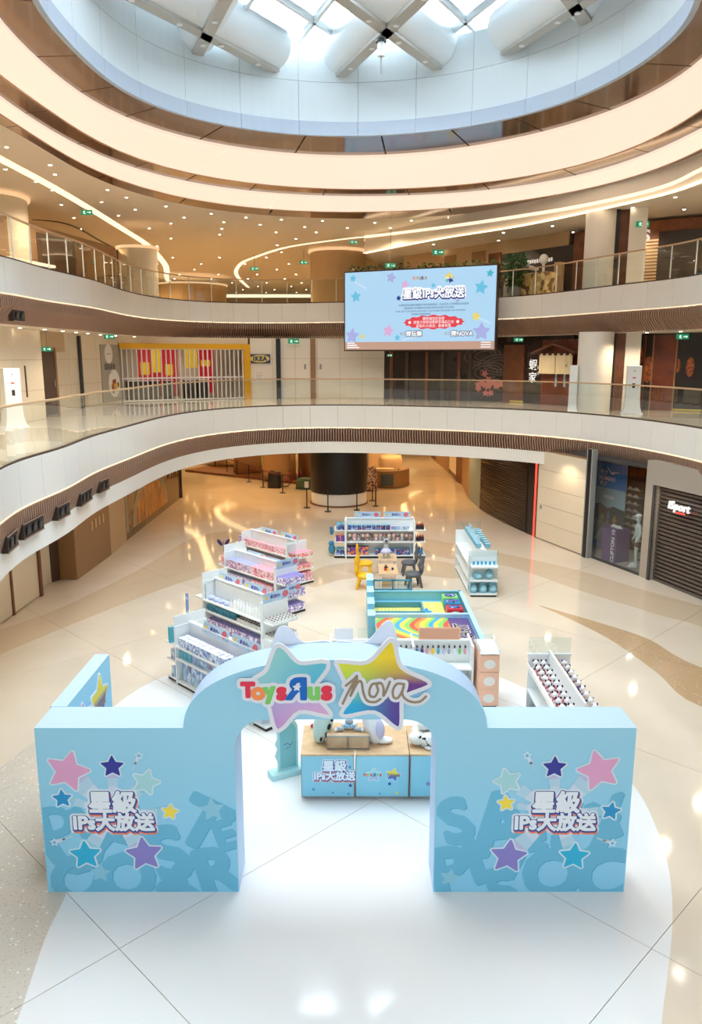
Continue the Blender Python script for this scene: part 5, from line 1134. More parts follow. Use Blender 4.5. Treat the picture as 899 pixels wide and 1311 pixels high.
big_letters(-3.93, -1.34, 0.01, 2.2, [('U', -3.55, 0.70, 1.15, 0.5), ('A', -2.85, 0.90, 1.1, -0.3), ('S', -2.25, 0.55, 1.1, 0.35), ('T', -1.80, 1.0, 1.0, -0.5), ('R', -1.62, 0.28, 1.0, 0.25), ('O', -2.85, 0.20, 0.95, 0.1), ('Y', -2.05, 0.06, 0.8, 0.9), ('C', -3.55, 0.12, 0.9, 0.8), ('E', -1.50, 0.85, 0.6, 0.3), ('D', -3.75, 1.05, 0.6, 0.2)])
big_letters(1.34, 3.93, 0.01, 2.2, [('S', 1.62, 1.05, 0.9, 0.3), ('A', 2.25, 1.0, 1.25, 0.15), ('L', 2.0, 0.50, 1.0, 0.35), ('P', 1.55, 0.28, 1.0, 0.2), ('U', 3.3, 0.85, 1.15, -0.35), ('O', 2.95, 0.25, 1.0, 0.0), ('T', 2.45, 0.50, 0.9, -0.4), ('C', 3.65, 0.20, 1.05, 0.25), ('Y', 3.7, 1.1, 0.8, 0.4), ('S', 2.3, 0.0, 0.75, 0.5), ('R', 2.85, 1.05, 0.7, 0.2)])
def art_star(cx, cy, r_px, m_, y, rot=0.0, rim=True, tgt=None):
    x, z = pl_(cx, cy); r = r_px * 10.4 / 990
    if tgt:
        tx, tz = pl_(*tgt); d = Vector((tx - x, tz - z)); L = d.length; d /= L; n = Vector((-d.y, d.x))
        for k in range(4):
            a, c = r * 0.3 + (L * 0.78 - r * .3) * k / 4, r * 0.3 + (L * 0.78 - r * .3) * (k + 1) / 4; wa, wc = r * (0.55 - 0.08 * k), r * (0.55 - 0.08 * (k + 1))
            q = [Vector((x, z)) + d * a + n * wa, Vector((x, z)) + d * c + n * wc, Vector((x, z)) + d * c - n * wc, Vector((x, z)) + d * a - n * wa]
            flat(ccw([tuple(p) for p in q]), 'star_trail', 'ink_' + (('trailv' if m_ in ('navy', 'violet', 'pink') else 'trail1'), 'trail2', 'trail3', 'glow')[k], A, y=y)
    if rim: flat(offset_poly(star_poly(x, z, r, 0.48, rot), 0.022), 'star_rim', 'ink_rim', A, y=y + 0.002)
    flat(star_poly(x, z, r, 0.48, rot), 'printed_star', 'ink_' + m_, A, y=y + 0.0042)
TL = (146, 1040); TR_ = (711, 1040); yb = 0.004
for a in ((87, 987, 29, 'pink', 0.28), (144, 981, 15.5, 'navy', 0.0), (187, 1001, 18, 'paleaqua', 0.3), (80, 1022, 13, 'azure', -0.05), (218, 1039, 11, 'lemon', 0.15), (110, 1094, 21, 'cyan', -0.05), (185, 1093, 25, 'violet', -0.1)): art_star(a[0], a[1], a[2], a[3], yb, a[4], tgt=TL)
for a in ((767, 986, 29, 'pink', -0.28), (710, 982, 15.5, 'navy', 0.0), (650, 1000, 18, 'paleaqua', -0.3), (648, 1028, 11, 'lemon', -0.1), (782, 1038, 13, 'azure', 0.15), (651, 1096, 25, 'violet', 0.1), (735, 1096, 20, 'cyan', 0.05)): art_star(a[0], a[1], a[2], a[3], yb, a[4], tgt=TR_)
for a in ((129, 1117, 14, 'palestar', 0.1), (272, 1036, 17, 'palestar', -0.1), (576, 1123, 14, 'palestar', 0.2)): art_star(*a[:4], yb, a[4], rim=False)
for cx, cy, tx, ty in ((178, 967, 170, 985), (70, 1078, 92, 1071), (675, 967, 684, 985), (784, 1079, 765, 1073)):
    x, z = pl_(cx, cy); x2, z2 = pl_(tx, ty); flat_stroke([(x, z), ((x + x2) / 2, (z + z2) / 2)], 0.05, 'star_trail', 'ink_trail3', A, y=yb); flat_stroke([((x + x2) / 2, (z + z2) / 2), (x2, z2)], 0.025, 'star_trail', 'ink_trail2', A, y=yb)
    flat(star_poly(x, z, 0.065, 0.5), 'printed_star', 'ink_glow', A, y=yb + .003); flat(star_poly(x, z, 0.032, 0.5), 'printed_star', 'ink_deep', A, y=yb + .0055)
def headline(cx, cy, par=A, y=0.010, sc=1.0, top=True, cxz=None):
    x, z = cxz or pl_(cx, cy)
    for off, dx, dz, m_, yy in ((0.062, 0.0, -0.012, 'ink_glow', 0), (0.034, 0.012, -0.038, 'ink_orange', .0015), (0.034, 0.004, -0.010, 'ink_outline', .003), (0.015, 0, 0, 'ink_fillw', .0045)):
        for k, (s, size, ox, oz) in enumerate((('星級', 0.33, 0.0, 0.145), ('IPs大放送', 0.27, 0.0, -0.145))):
            fat_text(s, size * sc, x + (ox + dx) * sc, z + (oz + dz) * sc, m_, par, y=y + yy + k * 0.0004, d=off * sc * (1 if k == 0 else .9), name='headline_character' if off < .02 else 'headline_backing', sx=0.97, spacing=1.0 if k == 0 else 1.02)
headline(145, 1041); headline(711, 1041)

# ---- star emblems: front and, from behind, the back pair
mat('emblem_white', (226, 232, 242), 0.45)
mat_corners('emblem_pastel', [(0.0, (150, 140, 210)), (0.35, (170, 170, 220)), (0.6, (160, 214, 216)), (1.0, (172, 222, 214))], [(0.0, (236, 170, 214)), (0.3, (206, 176, 224)), (0.6, (76, 186, 226)), (1.0, (110, 204, 220))], 2.5, 3.45, -1.35, -0.05)
mat_corners('emblem_bright', [(0.0, (0, 160, 228)), (0.3, (40, 180, 224)), (0.5, (120, 212, 170)), (0.7, (186, 224, 80)), (1.0, (236, 226, 60))], [(0.0, (76, 58, 150)), (0.35, (92, 66, 156)), (0.6, (110, 60, 140)), (0.78, (200, 170, 80)), (1.0, (244, 216, 50))], 2.5, 3.42, 0.15, 0.85)
mat('ink_tred', (226, 52, 80), 0.35); mat('ink_torange', (246, 146, 84), 0.35); mat('ink_tgreen', (128, 206, 110), 0.35); mat('ink_tblue', (0, 104, 196), 0.35); mat('ink_taupe', (150, 132, 110), 0.35)
def emblems(par, yfront, flip=False, sc=1.0, origin=(0.0, 0.0), t=1.0, full=True):
    """the two star emblems; coordinates as on the arch (x from its middle, z up), scaled about origin when small"""
    f = lambda P: [((p[0] - origin[0]) * sc, (p[1] - origin[1]) * sc) if sc != 1.0 else p for p in P]
    fo = lambda px, py: pl_(px, py, YF)
    S1 = [fo(*p) for p in ((355, 829), (364, 832), (383, 850), (418, 849), (404, 872), (397, 884), (420, 911), (415, 912.5), (383, 908), (362, 928), (354, 929), (346, 900), (334, 888), (325, 873), (342, 860), (348, 846))]
    S2 = [fo(*p) for p in ((497, 824), (503, 825), (512, 855), (545, 872), (543, 877), (522, 885), (512, 892), (511, 925), (505, 926), (480, 908), (444, 913), (441, 909), (452, 893), (447, 878), (435, 852), (437, 848.5), (472, 849))]
    k = 1 if not flip else -1; mir = lambda P: [(-p[0], p[1]) for p in P] if flip else P
    th = 0.03 * t
    for S, m_ in ((S1, 'emblem_pastel'), (S2, 'emblem_bright')):
        S = f(mir(S)); S = catmull(S, 4, True); T_ = [[S[i] for i in q_] for q_ in tessellate_polygon([[Vector((p[0], p[1], 0)) for p in S]])]
        fat_flat([S + [S[0]]], T_, 0.055 * sc, 0.012, 'emblem_backing', 'emblem_white', par, y=yfront, t=th); flat(ccw(S), 'star_face', m_, par, y=yfront + th, t=0.003)
    if not full: return
    # first name: coloured letters on a white backing
    letters = (('T', 318, 882.5, .25, 'ink_tred', 0), ('o', 331, 884, .29, 'ink_torange', 0), ('y', 345.5, 883, .27, 'ink_tgreen', .12), ('s', 361, 884, .30, 'ink_tred', 0), ('R', 381, 881.5, .37, 'ink_tblue', 0), ('u', 402, 883.5, .30, 'ink_tgreen', 0), ('s', 418.5, 883, .33, 'ink_tred', 0))
    for off, lay in ((0.064, 0), (0.020, 1)):
        for n_, (ch, px, py, size, m_, rot) in enumerate(letters):
            x, z = f([fo(px, py)])[0]; o_ = fat_text(ch, size * sc * 1.1, x, z, m_ if lay else 'emblem_white', par, y=yfront + th + (0.0045 + 0.008 * lay) * t + n_ * 0.0003, d=off * sc, name='letter' if lay else 'letter_backing', t=0.005 * t, rot=-rot)
            if ch == 'R': o_.scale = (-1.12, 1, 1)
    x, z = f([fo(380.5, 878)])[0]; flat(star_poly(x, z, 0.058 * sc, 0.5), 'letter_star', 'emblem_white', par, y=yfront + th + 0.021 * t, t=0.003)
    # second name: handwriting as a brushed line on a white backing
    H1 = [(439, 899), (446, 884), (457, 864), (452, 869), (443, 876), (457, 866), (452, 880), (449, 889), (458, 872), (463, 872), (465, 884), (470, 895), (480, 897), (487, 893)]
    H2 = [(484, 874), (477, 874), (473, 882), (474, 889), (480, 890), (484, 882), (482, 874), (488, 873), (491, 880), (491, 889), (496, 879), (499, 871)]
    H3 = [(516, 874), (508, 874), (503, 882), (504, 891), (510, 891), (516, 880), (517, 874), (515, 886), (519, 893), (528, 897), (538, 896), (545, 890)]
    for w_, m_, yy in ((0.115, 'emblem_white', 0.004), (0.030, 'ink_taupe', 0.012)):
        fat_flat([catmull([tuple(q) for q in f([fo(*p) for p in Hh])], 5) for Hh in (H1, H2, H3)], [], w_ * sc / 2, 0.006, 'script_line' if m_ == 'ink_taupe' else 'script_backing', m_, par, y=yfront + th + yy * t, t=0.005)
emblems(A, 0.0)
AB = empty('rear_emblems', (XC, YB + 0.002, 0), math.pi); tag(AB, 'backs of the star emblems fixed to the rear of the arch, tips showing above it', 'sign')
emblems(AB, 0.0, flip=True)
# emblem on the wing's inner face
we = empty('wing_emblems', (-3.945, 11.0, 0), R(90)); tag(we, 'small pair of star emblems on the inner face of the left wing wall', 'sign')
mat_ramp('emblem_small', [(0.0, (0, 150, 220)), (0.45, (86, 70, 160)), (0.6, (240, 220, 70)), (1.0, (246, 228, 70))], direction=(0, 0, 1.0), lo=1.45, hi=2.4, rough=0.35)
for x, z, r, m_, rot in ((0.28, 1.92, 0.42, 'emblem_small', 0.15), (-0.42, 1.84, 0.38, 'emblem_pastel', -0.1)):
    flat(offset_poly(star_poly(x, z, r, 0.48, rot), 0.03), 'emblem_backing', 'emblem_white', we, y=0.0, t=0.015); flat(star_poly(x, z, r, 0.48, rot), 'star_face', m_, we, y=0.015, t=0.003)
text('Nova', 0.2, 0.3, 1.84, 'ink_taupe', we, y=0.02, shear=0.3, offset=0.004); text('TOYS', 0.16, -0.5, 1.82, 'ink_tred', we, y=0.02, offset=0.012); text('RUS', 0.16, -0.1, 1.80, 'ink_tblue', we, y=0.022, offset=0.012)

# ================================================================== CABINETS BEHIND THE OPENING
mat_ramp('cab_front', [(0.0, (132, 202, 226)), (1.0, (150, 210, 228))], 'Z', 0, 0.8)
cabs = []
for k, x0 in enumerate((-0.82, 0.075, 0.97)):
    g = empty('display_cabinet', (x0, 11.6, 0)); w = 0.875
    tag(g, ['low wood-topped cabinet with blue front printed with headline characters', 'low wood-topped cabinet with two small star emblems on its blue front', 'low wood-topped cabinet with blue front, half hidden by the arch pier'][k], 'cabinet', 'wood-topped blue cabinets behind the arch')
    MB().box(0, w, 0, 1.0, 0.06, 0.80).build('body', 'white', g); MB().box(0.012, w - 0.012, -0.008, 0, 0.075, 0.79).build('front_panel', 'cab_front', g); MB().box(-0.004, w + 0.004, -0.012, 1.004, 0.80, 0.825).build('top', 'wood', g)
    b = MB()
    for x in (0.0, w - 0.012): b.box(x, x + 0.012, -0.012, 0.0, 0.06, 0.80)
    b.box(0, w, -0.012, 0, 0.06, 0.075); b.build('edge_frame', 'grey', g)
    for x in (0.06, w - 0.06):
        for y in (0.08, 0.92): MB().cyl(0, 0, -0.015, 0.015, 0.03, n=14, M=Matrix.Translation((x, y, 0.03)) @ Matrix.Rotation(R(90), 4, 'Y')).build('castor', 'grey', g)
    cabs.append(g)
g = cabs[0]; headline(0, 0, par=g, y=0.010, sc=0.62, cxz=(0.55, 0.52))
for x, z, r, m_ in ((0.40, 0.62, .05, 'pink'), (0.30, 0.45, .022, 'navy'), (0.80, 0.60, .03, 'azure'), (0.70, 0.42, .05, 'violet'), (0.81, 0.27, .035, 'navy'), (0.20, 0.2, .03, 'azure'), (0.52, 0.14, .022, 'azure'), (0.78, 0.12, .025, 'azure')): flat(star_poly(x, z, r), 'printed_star', 'ink_' + m_, g, y=0.009)
g = cabs[1]
mat_ramp('mini_bright', [(0, (0, 150, 220)), (0.4, (84, 76, 170)), (0.6, (240, 220, 60)), (1, (240, 220, 60))], 'Z', 0.35, 0.58); mat_ramp('mini_pastel', [(0, (190, 160, 220)), (0.5, (150, 214, 226)), (1, (170, 220, 220))], 'Z', 0.35, 0.58)
for x, m_, rot in ((0.30, 'mini_pastel', 0.0), (0.62, 'mini_bright', 0.25)):
    flat(offset_poly(star_poly(x, 0.46, 0.125, 0.48, rot), 0.012), 'emblem_backing', 'emblem_white', g, y=0.009); flat(star_poly(x, 0.46, 0.125, 0.48, rot), 'star_face', m_, g, y=0.0115)
for ch, x, m_ in (('T', .145, 'ink_tred'), ('O', .185, 'ink_torange'), ('Y', .225, 'ink_tgreen'), ('S', .262, 'ink_tred'), ('R', .31, 'ink_tblue'), ('U', .365, 'ink_tgreen'), ('S', .41, 'ink_tred')):
    o_ = text(ch, 0.075 if ch == 'R' else 0.055, x, 0.46, m_, g, y=0.015, offset=0.004)
    if ch == 'R': o_.scale = (-1, 1, 1)
text('Nova', 0.10, 0.62, 0.455, 'ink_taupe', g, y=0.015, shear=0.3, offset=0.001)
flat(star_poly(0.56, 0.30, 0.035), 'printed_star', 'ink_navy', g, y=0.009); flat(star_poly(0.68, 0.13, 0.03), 'printed_star', 'ink_lemon', g, y=0.009); flat(star_poly(0.40, 0.12, 0.022), 'printed_star', 'ink_azure', g, y=0.009)
flat(star_poly(0.55, 0.5, 0.03), 'printed_star', 'ink_navy', cabs[2], y=0.009); flat(star_poly(0.3, 0.3, 0.05), 'printed_star', 'ink_violet', cabs[2], y=0.009)
bx = empty('wooden_cubby_box', (-0.40, 11.74, 0.826)); tag(bx, 'low wooden box with two open cubbies in a grey frame on the cabinets', 'box')
for k in range(2): MB().box(0.012 + 0.35 * k, 0.338 + 0.35 * k, 0.02, 0.03, 0.02, 0.22).build('cubby_panel', 'wood', bx)
MB().box(0, 0.70, 0.03, 0.50, 0.0, 0.24).build('body', 'wood', bx); b = MB()
for x in (0, 0.344, 0.688): b.box(x, x + 0.012, 0, 0.03, 0, 0.24)
b.box(0, 0.70, 0, 0.03, 0, 0.014); b.box(0, 0.70, 0, 0.03, 0.228, 0.242); b.build('frame', 'grey', bx)
# plush toys on the cabinets (generic soft animals)
mat('plush_mint', (206, 230, 222), 0.9, bump=0.4); mat('plush_white', (240, 240, 244), 0.9, bump=0.4); mat('plush_lav', (206, 204, 236), 0.9, bump=0.4); mat('plush_black', (34, 36, 44), 0.9); mat('plush_grey', (176, 182, 190), 0.9); mat('bow_blue', (150, 200, 232), 0.7); mat('plush_pinkc', (240, 190, 196), 0.9)
g = empty('whale_plush', (-0.55, 12.02, 0.83)); tag(g, 'mint and white long plush with black patches leaning on the left of the wooden box', 'plush toy')
M_ = Matrix.Rotation(R(14), 4, 'Y'); MB().ball((0, 0, 0.36), 0.16, 0.15, 0.38, 18, 14, M_, 0.03, 1).build('body', 'plush_mint', g)
for k, (x, y, z, s) in enumerate(((0.09, -0.13, 0.22, .035), (0.10, -0.12, 0.36, .045), (0.12, -0.10, 0.50, .04), (0.02, -0.14, 0.12, .03), (0.14, -0.06, 0.60, .03))): MB().ball((x, y, z), s * .7, 0.025, s * 1.3, 10, 6, M_).build('dark_patch', 'plush_black', g)
g = empty('lavender_plush', (0.42, 11.98, 0.83)); tag(g, 'white and lavender long plush leaning on the right of the wooden box', 'plush toy')
M_ = Matrix.Rotation(R(-12), 4, 'Y'); MB().ball((0, 0, 0.33), 0.15, 0.14, 0.36, 18, 14, M_, 0.04, 2).build('body', 'plush_white', g); MB().ball((0.10, -0.03, 0.26), 0.10, 0.12, 0.18, 12, 8, M_).build('side_fin', 'plush_lav', g); MB().ball((0.13, 0.0, 0.05), 0.16, 0.10, 0.05, 12, 8).build('tail', 'plush_white', g)
g = empty('bow_plush', (-0.03, 11.98, 1.067)); tag(g, 'small grey and white plush with a pale blue bow sitting on the wooden box', 'plush toy')
MB().ball((0, 0.05, 0.07), 0.14, 0.10, 0.075, 14, 8).build('body', 'plush_white', g); MB().ball((0, 0.0, 0.15), 0.07, 0.06, 0.065, 12, 8).build('head', 'plush_grey', g)
for s in (-1, 1): MB().ball((s * 0.16, -0.06, 0.04), 0.09, 0.04, 0.035, 10, 6).build('paw', 'plush_grey', g); MB().ball((s * 0.22, -0.09, 0.035), 0.03, 0.03, 0.03, 8, 6).build('paw_tip', 'plush_white', g); MB().ball((s * 0.05, -0.08, 0.10), 0.05, 0.015, 0.035, 8, 6).build('bow', 'bow_blue', g)
mat('dalmatian', (240, 238, 232), 0.9, noise=(11, (30, 30, 36), 0.60, 0.63), bump=0.3)
for k, (x, y, z, rx, ry, rz, t_) in enumerate(((1.12, 11.93, .83, .17, .14, .12, 0.5), (1.28, 11.86, .83, .15, .13, .12, -0.4), (1.16, 12.12, .83, .14, .13, .13, 0.2), (1.40, 12.05, .83, .18, .14, .13, 1.0), (1.24, 12.02, 1.05, .15, .12, .10, 0.8))):
    g = empty('spotted_plush', (x, y, z), t_); tag(g, ['spotted white plush dog at the cabinet edge, front left of the heap', 'spotted white plush dog at the front right of the heap', 'spotted white plush dog at the back left of the heap', 'spotted white plush dog next to the arch pier', 'spotted white plush dog on top of the heap'][k], 'plush toy', 'heap of spotted plush dogs')
    MB().ball((0, 0, rz), rx, ry, rz, 16, 10, None, 0.04, k).build('body', 'dalmatian', g); MB().ball((rx * .8, 0, rz * 1.1), .075, .07, .065, 12, 8).build('head', 'dalmatian', g); MB().ball((rx * .8 + .065, 0, rz), .035, .03, .028, 8, 6).build('muzzle', 'plush_white', g)
    for s in (-1, 1): MB().ball((rx * .75, s * .07, rz * 1.2), .025, .014, .045, 8, 6).build('ear', 'plush_black', g); MB().ball((rx * .3, s * .12, .03), .07, .03, .03, 8, 6).build('paw', 'plush_white', g)
g = empty('small_plush', (-0.60, 12.5, 0.83)); tag(g, 'tiny red, orange and yellow plush at the back left of the cabinets', 'plush toy')
MB().ball((0, 0, .05), .07, .05, .05, 10, 6).build('body', 'yellow', g); MB().ball((-.07, 0, .04), .04, .04, .04, 10, 6).build('head', 'red', g); MB().ball((.07, 0, .05), .05, .03, .03, 8, 6).build('tail', 'ink_torange', g)
# translucent teal stand on the floor left of the cabinets
mat('teal_board', (128, 190, 196), 0.25); mat('teal_light', (176, 220, 224), 0.35)
g = empty('mirror_stand', (-1.12, 12.45, 0), R(28)); tag(g, 'pale teal arched mirror stand on a wide base, left of the blue cabinets', 'floor mirror')
P = [(-.19, .10), (.19, .10), (.19, .70)] + [(.19 * math.cos(a), .82 + .22 * math.sin(a)) for a in np.linspace(0, math.pi, 12)] + [(-.19, .70), (-.23, .60), (-.19, .50), (-.24, .38), (-.19, .26)]
flat(ccw(P), 'arched_frame', 'teal_light', g, y=0.0, t=0.05); flat(ccw(rect(-.15, .15, .14, .72)[:2] + [(.15 * math.cos(a), .78 + .2 * math.sin(a)) for a in np.linspace(0, math.pi, 12)]), 'mirror_face', 'teal_board', g, y=0.051, t=0.004)
flat_stroke([(-.08, .58), (-.02, .60), (.04, .55), (.09, .60)], 0.012, 'script_mark', 'purple', g, y=0.056); flat_stroke([(-.05, .50), (.03, .52)], 0.010, 'script_mark', 'purple', g, y=0.056)
MB().box(-.34, .30, -.16, .10, 0, .10).build('base', 'teal_light', g, bevel=0.01)
# ================================================================== THE BIG SCREEN
SL, SR = Y(442, 447, 37.9), Y(632.5, 448, 34.7); TLp, TRp = Y(442, 349, 37.9), Y(634, 340, 34.7)
sw = math.hypot(SR.x - SL.x, SR.y - SL.y); z0 = (SL.z + SR.z) / 2; sh_ = ((TLp.z - SL.z) + (TRp.z - SR.z)) / 2
mat('scr_blue', (178, 220, 251), 0.4, emit=0.63); mat('scr_cyan', (110, 204, 240), 0.4, emit=0.59); mat('scr_white', (250, 252, 255), 0.4, emit=0.70); mat('scr_red', (238, 70, 84), 0.4, emit=0.59); mat('scr_navy', (36, 66, 160), 0.4, emit=0.44); mat('scr_lilac', (176, 184, 240), 0.4, emit=0.59); mat('scr_pink', (230, 184, 230), 0.4, emit=0.59); mat('scr_yellow', (246, 224, 110), 0.4, emit=0.59); mat('scr_trail', (198, 228, 252), 0.4, emit=0.66); mat('scr_tan', (212, 172, 152), 0.4, emit=0.52); mat('scr_teal', (70, 190, 214), 0.4, emit=0.59); mat('scr_grey', (96, 116, 156), 0.4, emit=0.37); mat('scr_gold', (240, 170, 80), 0.4, emit=0.52); mat('scr_green', (120, 200, 110), 0.4, emit=0.52)
sc_ = empty('led_screen', (SL.x, SL.y, z0), math.atan2(SR.y - SL.y, SR.x - SL.x)); tag(sc_, 'huge lit screen with blue star artwork hung before the third-level gallery edge', 'screen')
MB().box(-0.06, sw + 0.06, 0.02, 0.30, -0.06, sh_ + 0.06).build('housing', 'darkbrown', sc_); MB().box(0, sw, 0.0, 0.02, 0, sh_).build('display', 'scr_blue', sc_)
for x in (0.5, sw - 0.5): MB().box(x - .06, x + .06, 0.12, 0.35, sh_, sh_ + .12).build('bracket', 'darkgrey', sc_)
fb = sh_ * 0.10; flat(rect(0, sw, 0, fb), 'footer_band', 'scr_tan', sc_, y=0.002)
for k in range(3): flat(rect(0.1, 0.75 - 0.12 * k, 0.08 + 0.1 * k, 0.13 + 0.1 * k), 'footer_text', 'scr_white', sc_, y=0.006); flat(rect(sw - 0.6, sw - 0.15, 0.08 + 0.1 * k, 0.12 + 0.1 * k), 'footer_text', 'scr_white', sc_, y=0.006)
q = lambda px, py: (sw * (px - 442) / 191.5, sh_ * (1 - (py - (349 - 9 * (px - 442) / 192)) / (98 + 10 * (px - 442) / 192)))
for px, py, r, m_, rot in ((453, 356, .18, 'scr_cyan', .2), (457, 379, .28, 'scr_cyan', -.1), (504, 355, .26, 'scr_lilac', .3), (452, 429, .38, 'scr_lilac', .1), (501, 423, .30, 'scr_pink', .2), (513, 432, .16, 'scr_cyan', 0), (514, 381, .13, 'scr_navy', .2), (522, 364, .22, 'scr_pink', .3), (558, 365, .12, 'scr_cyan', 0), (588, 384, .14, 'scr_lilac', 0), (616, 368, .32, 'scr_cyan', .2), (626, 350, .18, 'scr_teal', .1), (611, 405, .22, 'scr_yellow', .2), (618, 425, .42, 'scr_lilac', 0), (466, 430, .14, 'scr_yellow', 0)):
    x, z = q(px, py); flat(star_poly(x, z, r, .5, rot), 'screen_star', m_, sc_, y=0.004)
for pts in (((614, 407), (628, 414)), ((455, 360), (470, 368)), ((520, 435), (545, 428))): flat_stroke([q(*p) for p in pts], 0.09, 'screen_trail', 'scr_trail', sc_, y=0.003)
x, z = q(541, 356)
for k, (ch, m_) in enumerate(zip('TOYSRUS', ('scr_red', 'scr_gold', 'scr_green', 'scr_red', 'scr_navy', 'scr_green', 'scr_red'))):
    o_ = text(ch, 0.17, x - 0.30 + 0.10 * k, z, m_, sc_, y=0.008, offset=0.006)
    if ch == 'R': o_.scale = (-1.2, 1.2, 1)
x, z = q(577, 355); flat(star_poly(x, z, .26, .5, .2), 'screen_star', 'scr_yellow', sc_, y=.006); flat(star_poly(x + .08, z - .10, .16, .5, .9), 'screen_star', 'scr_navy', sc_, y=.008); flat(star_poly(x - .08, z - .12, .10, .5, .4), 'screen_star', 'scr_teal', sc_, y=.009); text('Nova', .16, x, z - .02, 'scr_white', sc_, y=.012, shear=.3)
x, z = q(558, 376)
for off, m_, yy, dz in ((0.10, 'scr_white', .006, 0), (0.055, 'scr_navy', .009, -.03), (0.018, 'scr_white', .012, 0)): fat_text('星級IPs大放送', 0.46, x, z + dz, m_, sc_, y=yy, d=off, spacing=1.06)
for k in range(4):
    x, z = q(558, 389.5 + 4.0 * k)
    text(('全場星級禮品購物滿額即可換領限量精品一份送完即止詳情請向店員查詢', '活動期間於會場購買指定產品滿指定金額可參加抽獎', 'STAR GIFTS SHOPPING REWARDS AND MORE SURPRISES FOR MEMBERS', '詳情請參閱現場海報')[k], 0.105, x - (.0, .35, .25, .95)[k] * 0.6, z, 'scr_grey', sc_, y=.006)
x, z = q(559, 412)
flat([(x + 1.42 * math.cos(a) * (1 + .03 * math.cos(16 * a)), z + .30 * math.sin(a) * (1 + .10 * math.cos(16 * a))) for a in np.linspace(0, 2 * math.pi, 96)[:-1]], 'red_cloud', 'scr_red', sc_, y=.005)
for k, s in enumerate(('購物滿指定金額', '憑電子貨幣消費即享禮品乙份', '星級IPs大放送，數量有限')): text(s, 0.15, x, z + .15 - .16 * k, 'scr_white', sc_, y=.009)
for dx in (-1.15, 1.15): flat(star_poly(x + dx, z, .09), 'screen_star', 'scr_white', sc_, y=.009)
for px, s in ((531, '一齊玩樂'), (591, '一齊NOVA')):
    x, z = q(px, 427.5); fat_text(s, .26, x, z, 'scr_grey', sc_, y=.006, d=.035); fat_text(s, .26, x, z, 'scr_white', sc_, y=.009, d=.008)

# ================================================================== GONDOLA SHELVES
mat_print('sign_card', [(0, (164, 196, 226)), (0.5, (184, 208, 232)), (0.8, (140, 174, 214))], 6)
def header_card(par, x, y, z, w, h=0.20, rot=0.0, tilt=0.0):
    c_ = MB().box(0, w, -0.006, 0.006, 0, h).build('header_card', 'card_blue', par, loc=(x, y, z), rot=(tilt, 0, rot))
    flat([(w * .84 + .09 * math.cos(k * math.pi / 8), h * .5 + h * .36 * math.sin(k * math.pi / 8)) for k in range(16)], 'card_badge', 'card_red', c_, y=.007)
    flat(star_poly(w * .12, h * .5, h * .25), 'card_star', 'yellow', c_, y=.007); text('星級IPs', h * .42, w * .45, h * .5, 'ink_navy', c_, y=.007, offset=.002)
    return c_
def gondola(label, loc, rot, Ln, shelves, H=1.36, D=0.42, endL=True, endR=True, end_panel=True, group='white toy gondolas', endz=(0.10, 0.52, 0.92), Wc=0.9):
    g = empty('gondola_shelf', loc, rot); tag(g, label, 'shelf', group)
    MB().box(0, Ln, D - .02, D + .02, 0.08, H).build('back_panel', 'shelfwhite', g)
    for x in (0, Ln): MB().box(x - .02, x + .02, 0.0, 2 * D, 0.0, H).build('upright', 'shelfwhite', g)
    MB().box(0.02, Ln - .02, 0.02, 2 * D - .02, 0, 0.05).build('kick_plinth', 'black', g)
    for z in shelves:
        MB().box(0.02, Ln - .02, 0.0, D - .02, z - .04, z).build('shelf', 'shelfwhite', g); MB().box(0.02, Ln - .02, D + .02, 2 * D, z - .04, z).build('shelf', 'shelfwhite', g)
    MB().box(-.02, Ln + .02, D - .05, D + .05, H, H + .03).build('top_rail', 'shelfwhite', g)
    if end_panel: MB().box(-.03, -.005, 0.02, 2 * D - .02, H - .04, H + .22).build('end_board', 'shelfwhite', g)
    for side, on in ((-1, endL), (1, endR)):
        if not on: continue
        a = -.02 if side < 0 else Ln + .02; c = a + side * .40; x0, x1 = min(a, c), max(a, c)
        MB().box(x0 + (.37 if side < 0 else 0), x1 - (.37 if side > 0 else 0), .03, 2 * D - .03, .05, H - .05).build('end_back_panel', 'shelfwhite', g)
        for z in endz: MB().box(x0, x1, .03, 2 * D - .03, z - .035, z).build('end_shelf', 'shelfwhite', g)
        MB().box(x0, x1, .05, 2 * D - .05, 0, .065).build('end_plinth', 'black', g)
    return g
def place(proto, g_loc, g_rot, x, y, z, rz=0.0, label=None, sc=None):
    c_, s_ = math.cos(g_rot), math.sin(g_rot)
    o = copy_tree(proto, (g_loc[0] + x * c_ - y * s_, g_loc[1] + x * s_ + y * c_, z), g_rot + rz, label, sc)
    return o
used = set(); BASES = {}
ORD = 'first second third fourth fifth sixth seventh eighth ninth tenth eleventh twelfth thirteenth fourteenth fifteenth sixteenth seventeenth eighteenth nineteenth twentieth twenty-first twenty-second twenty-third'.split()
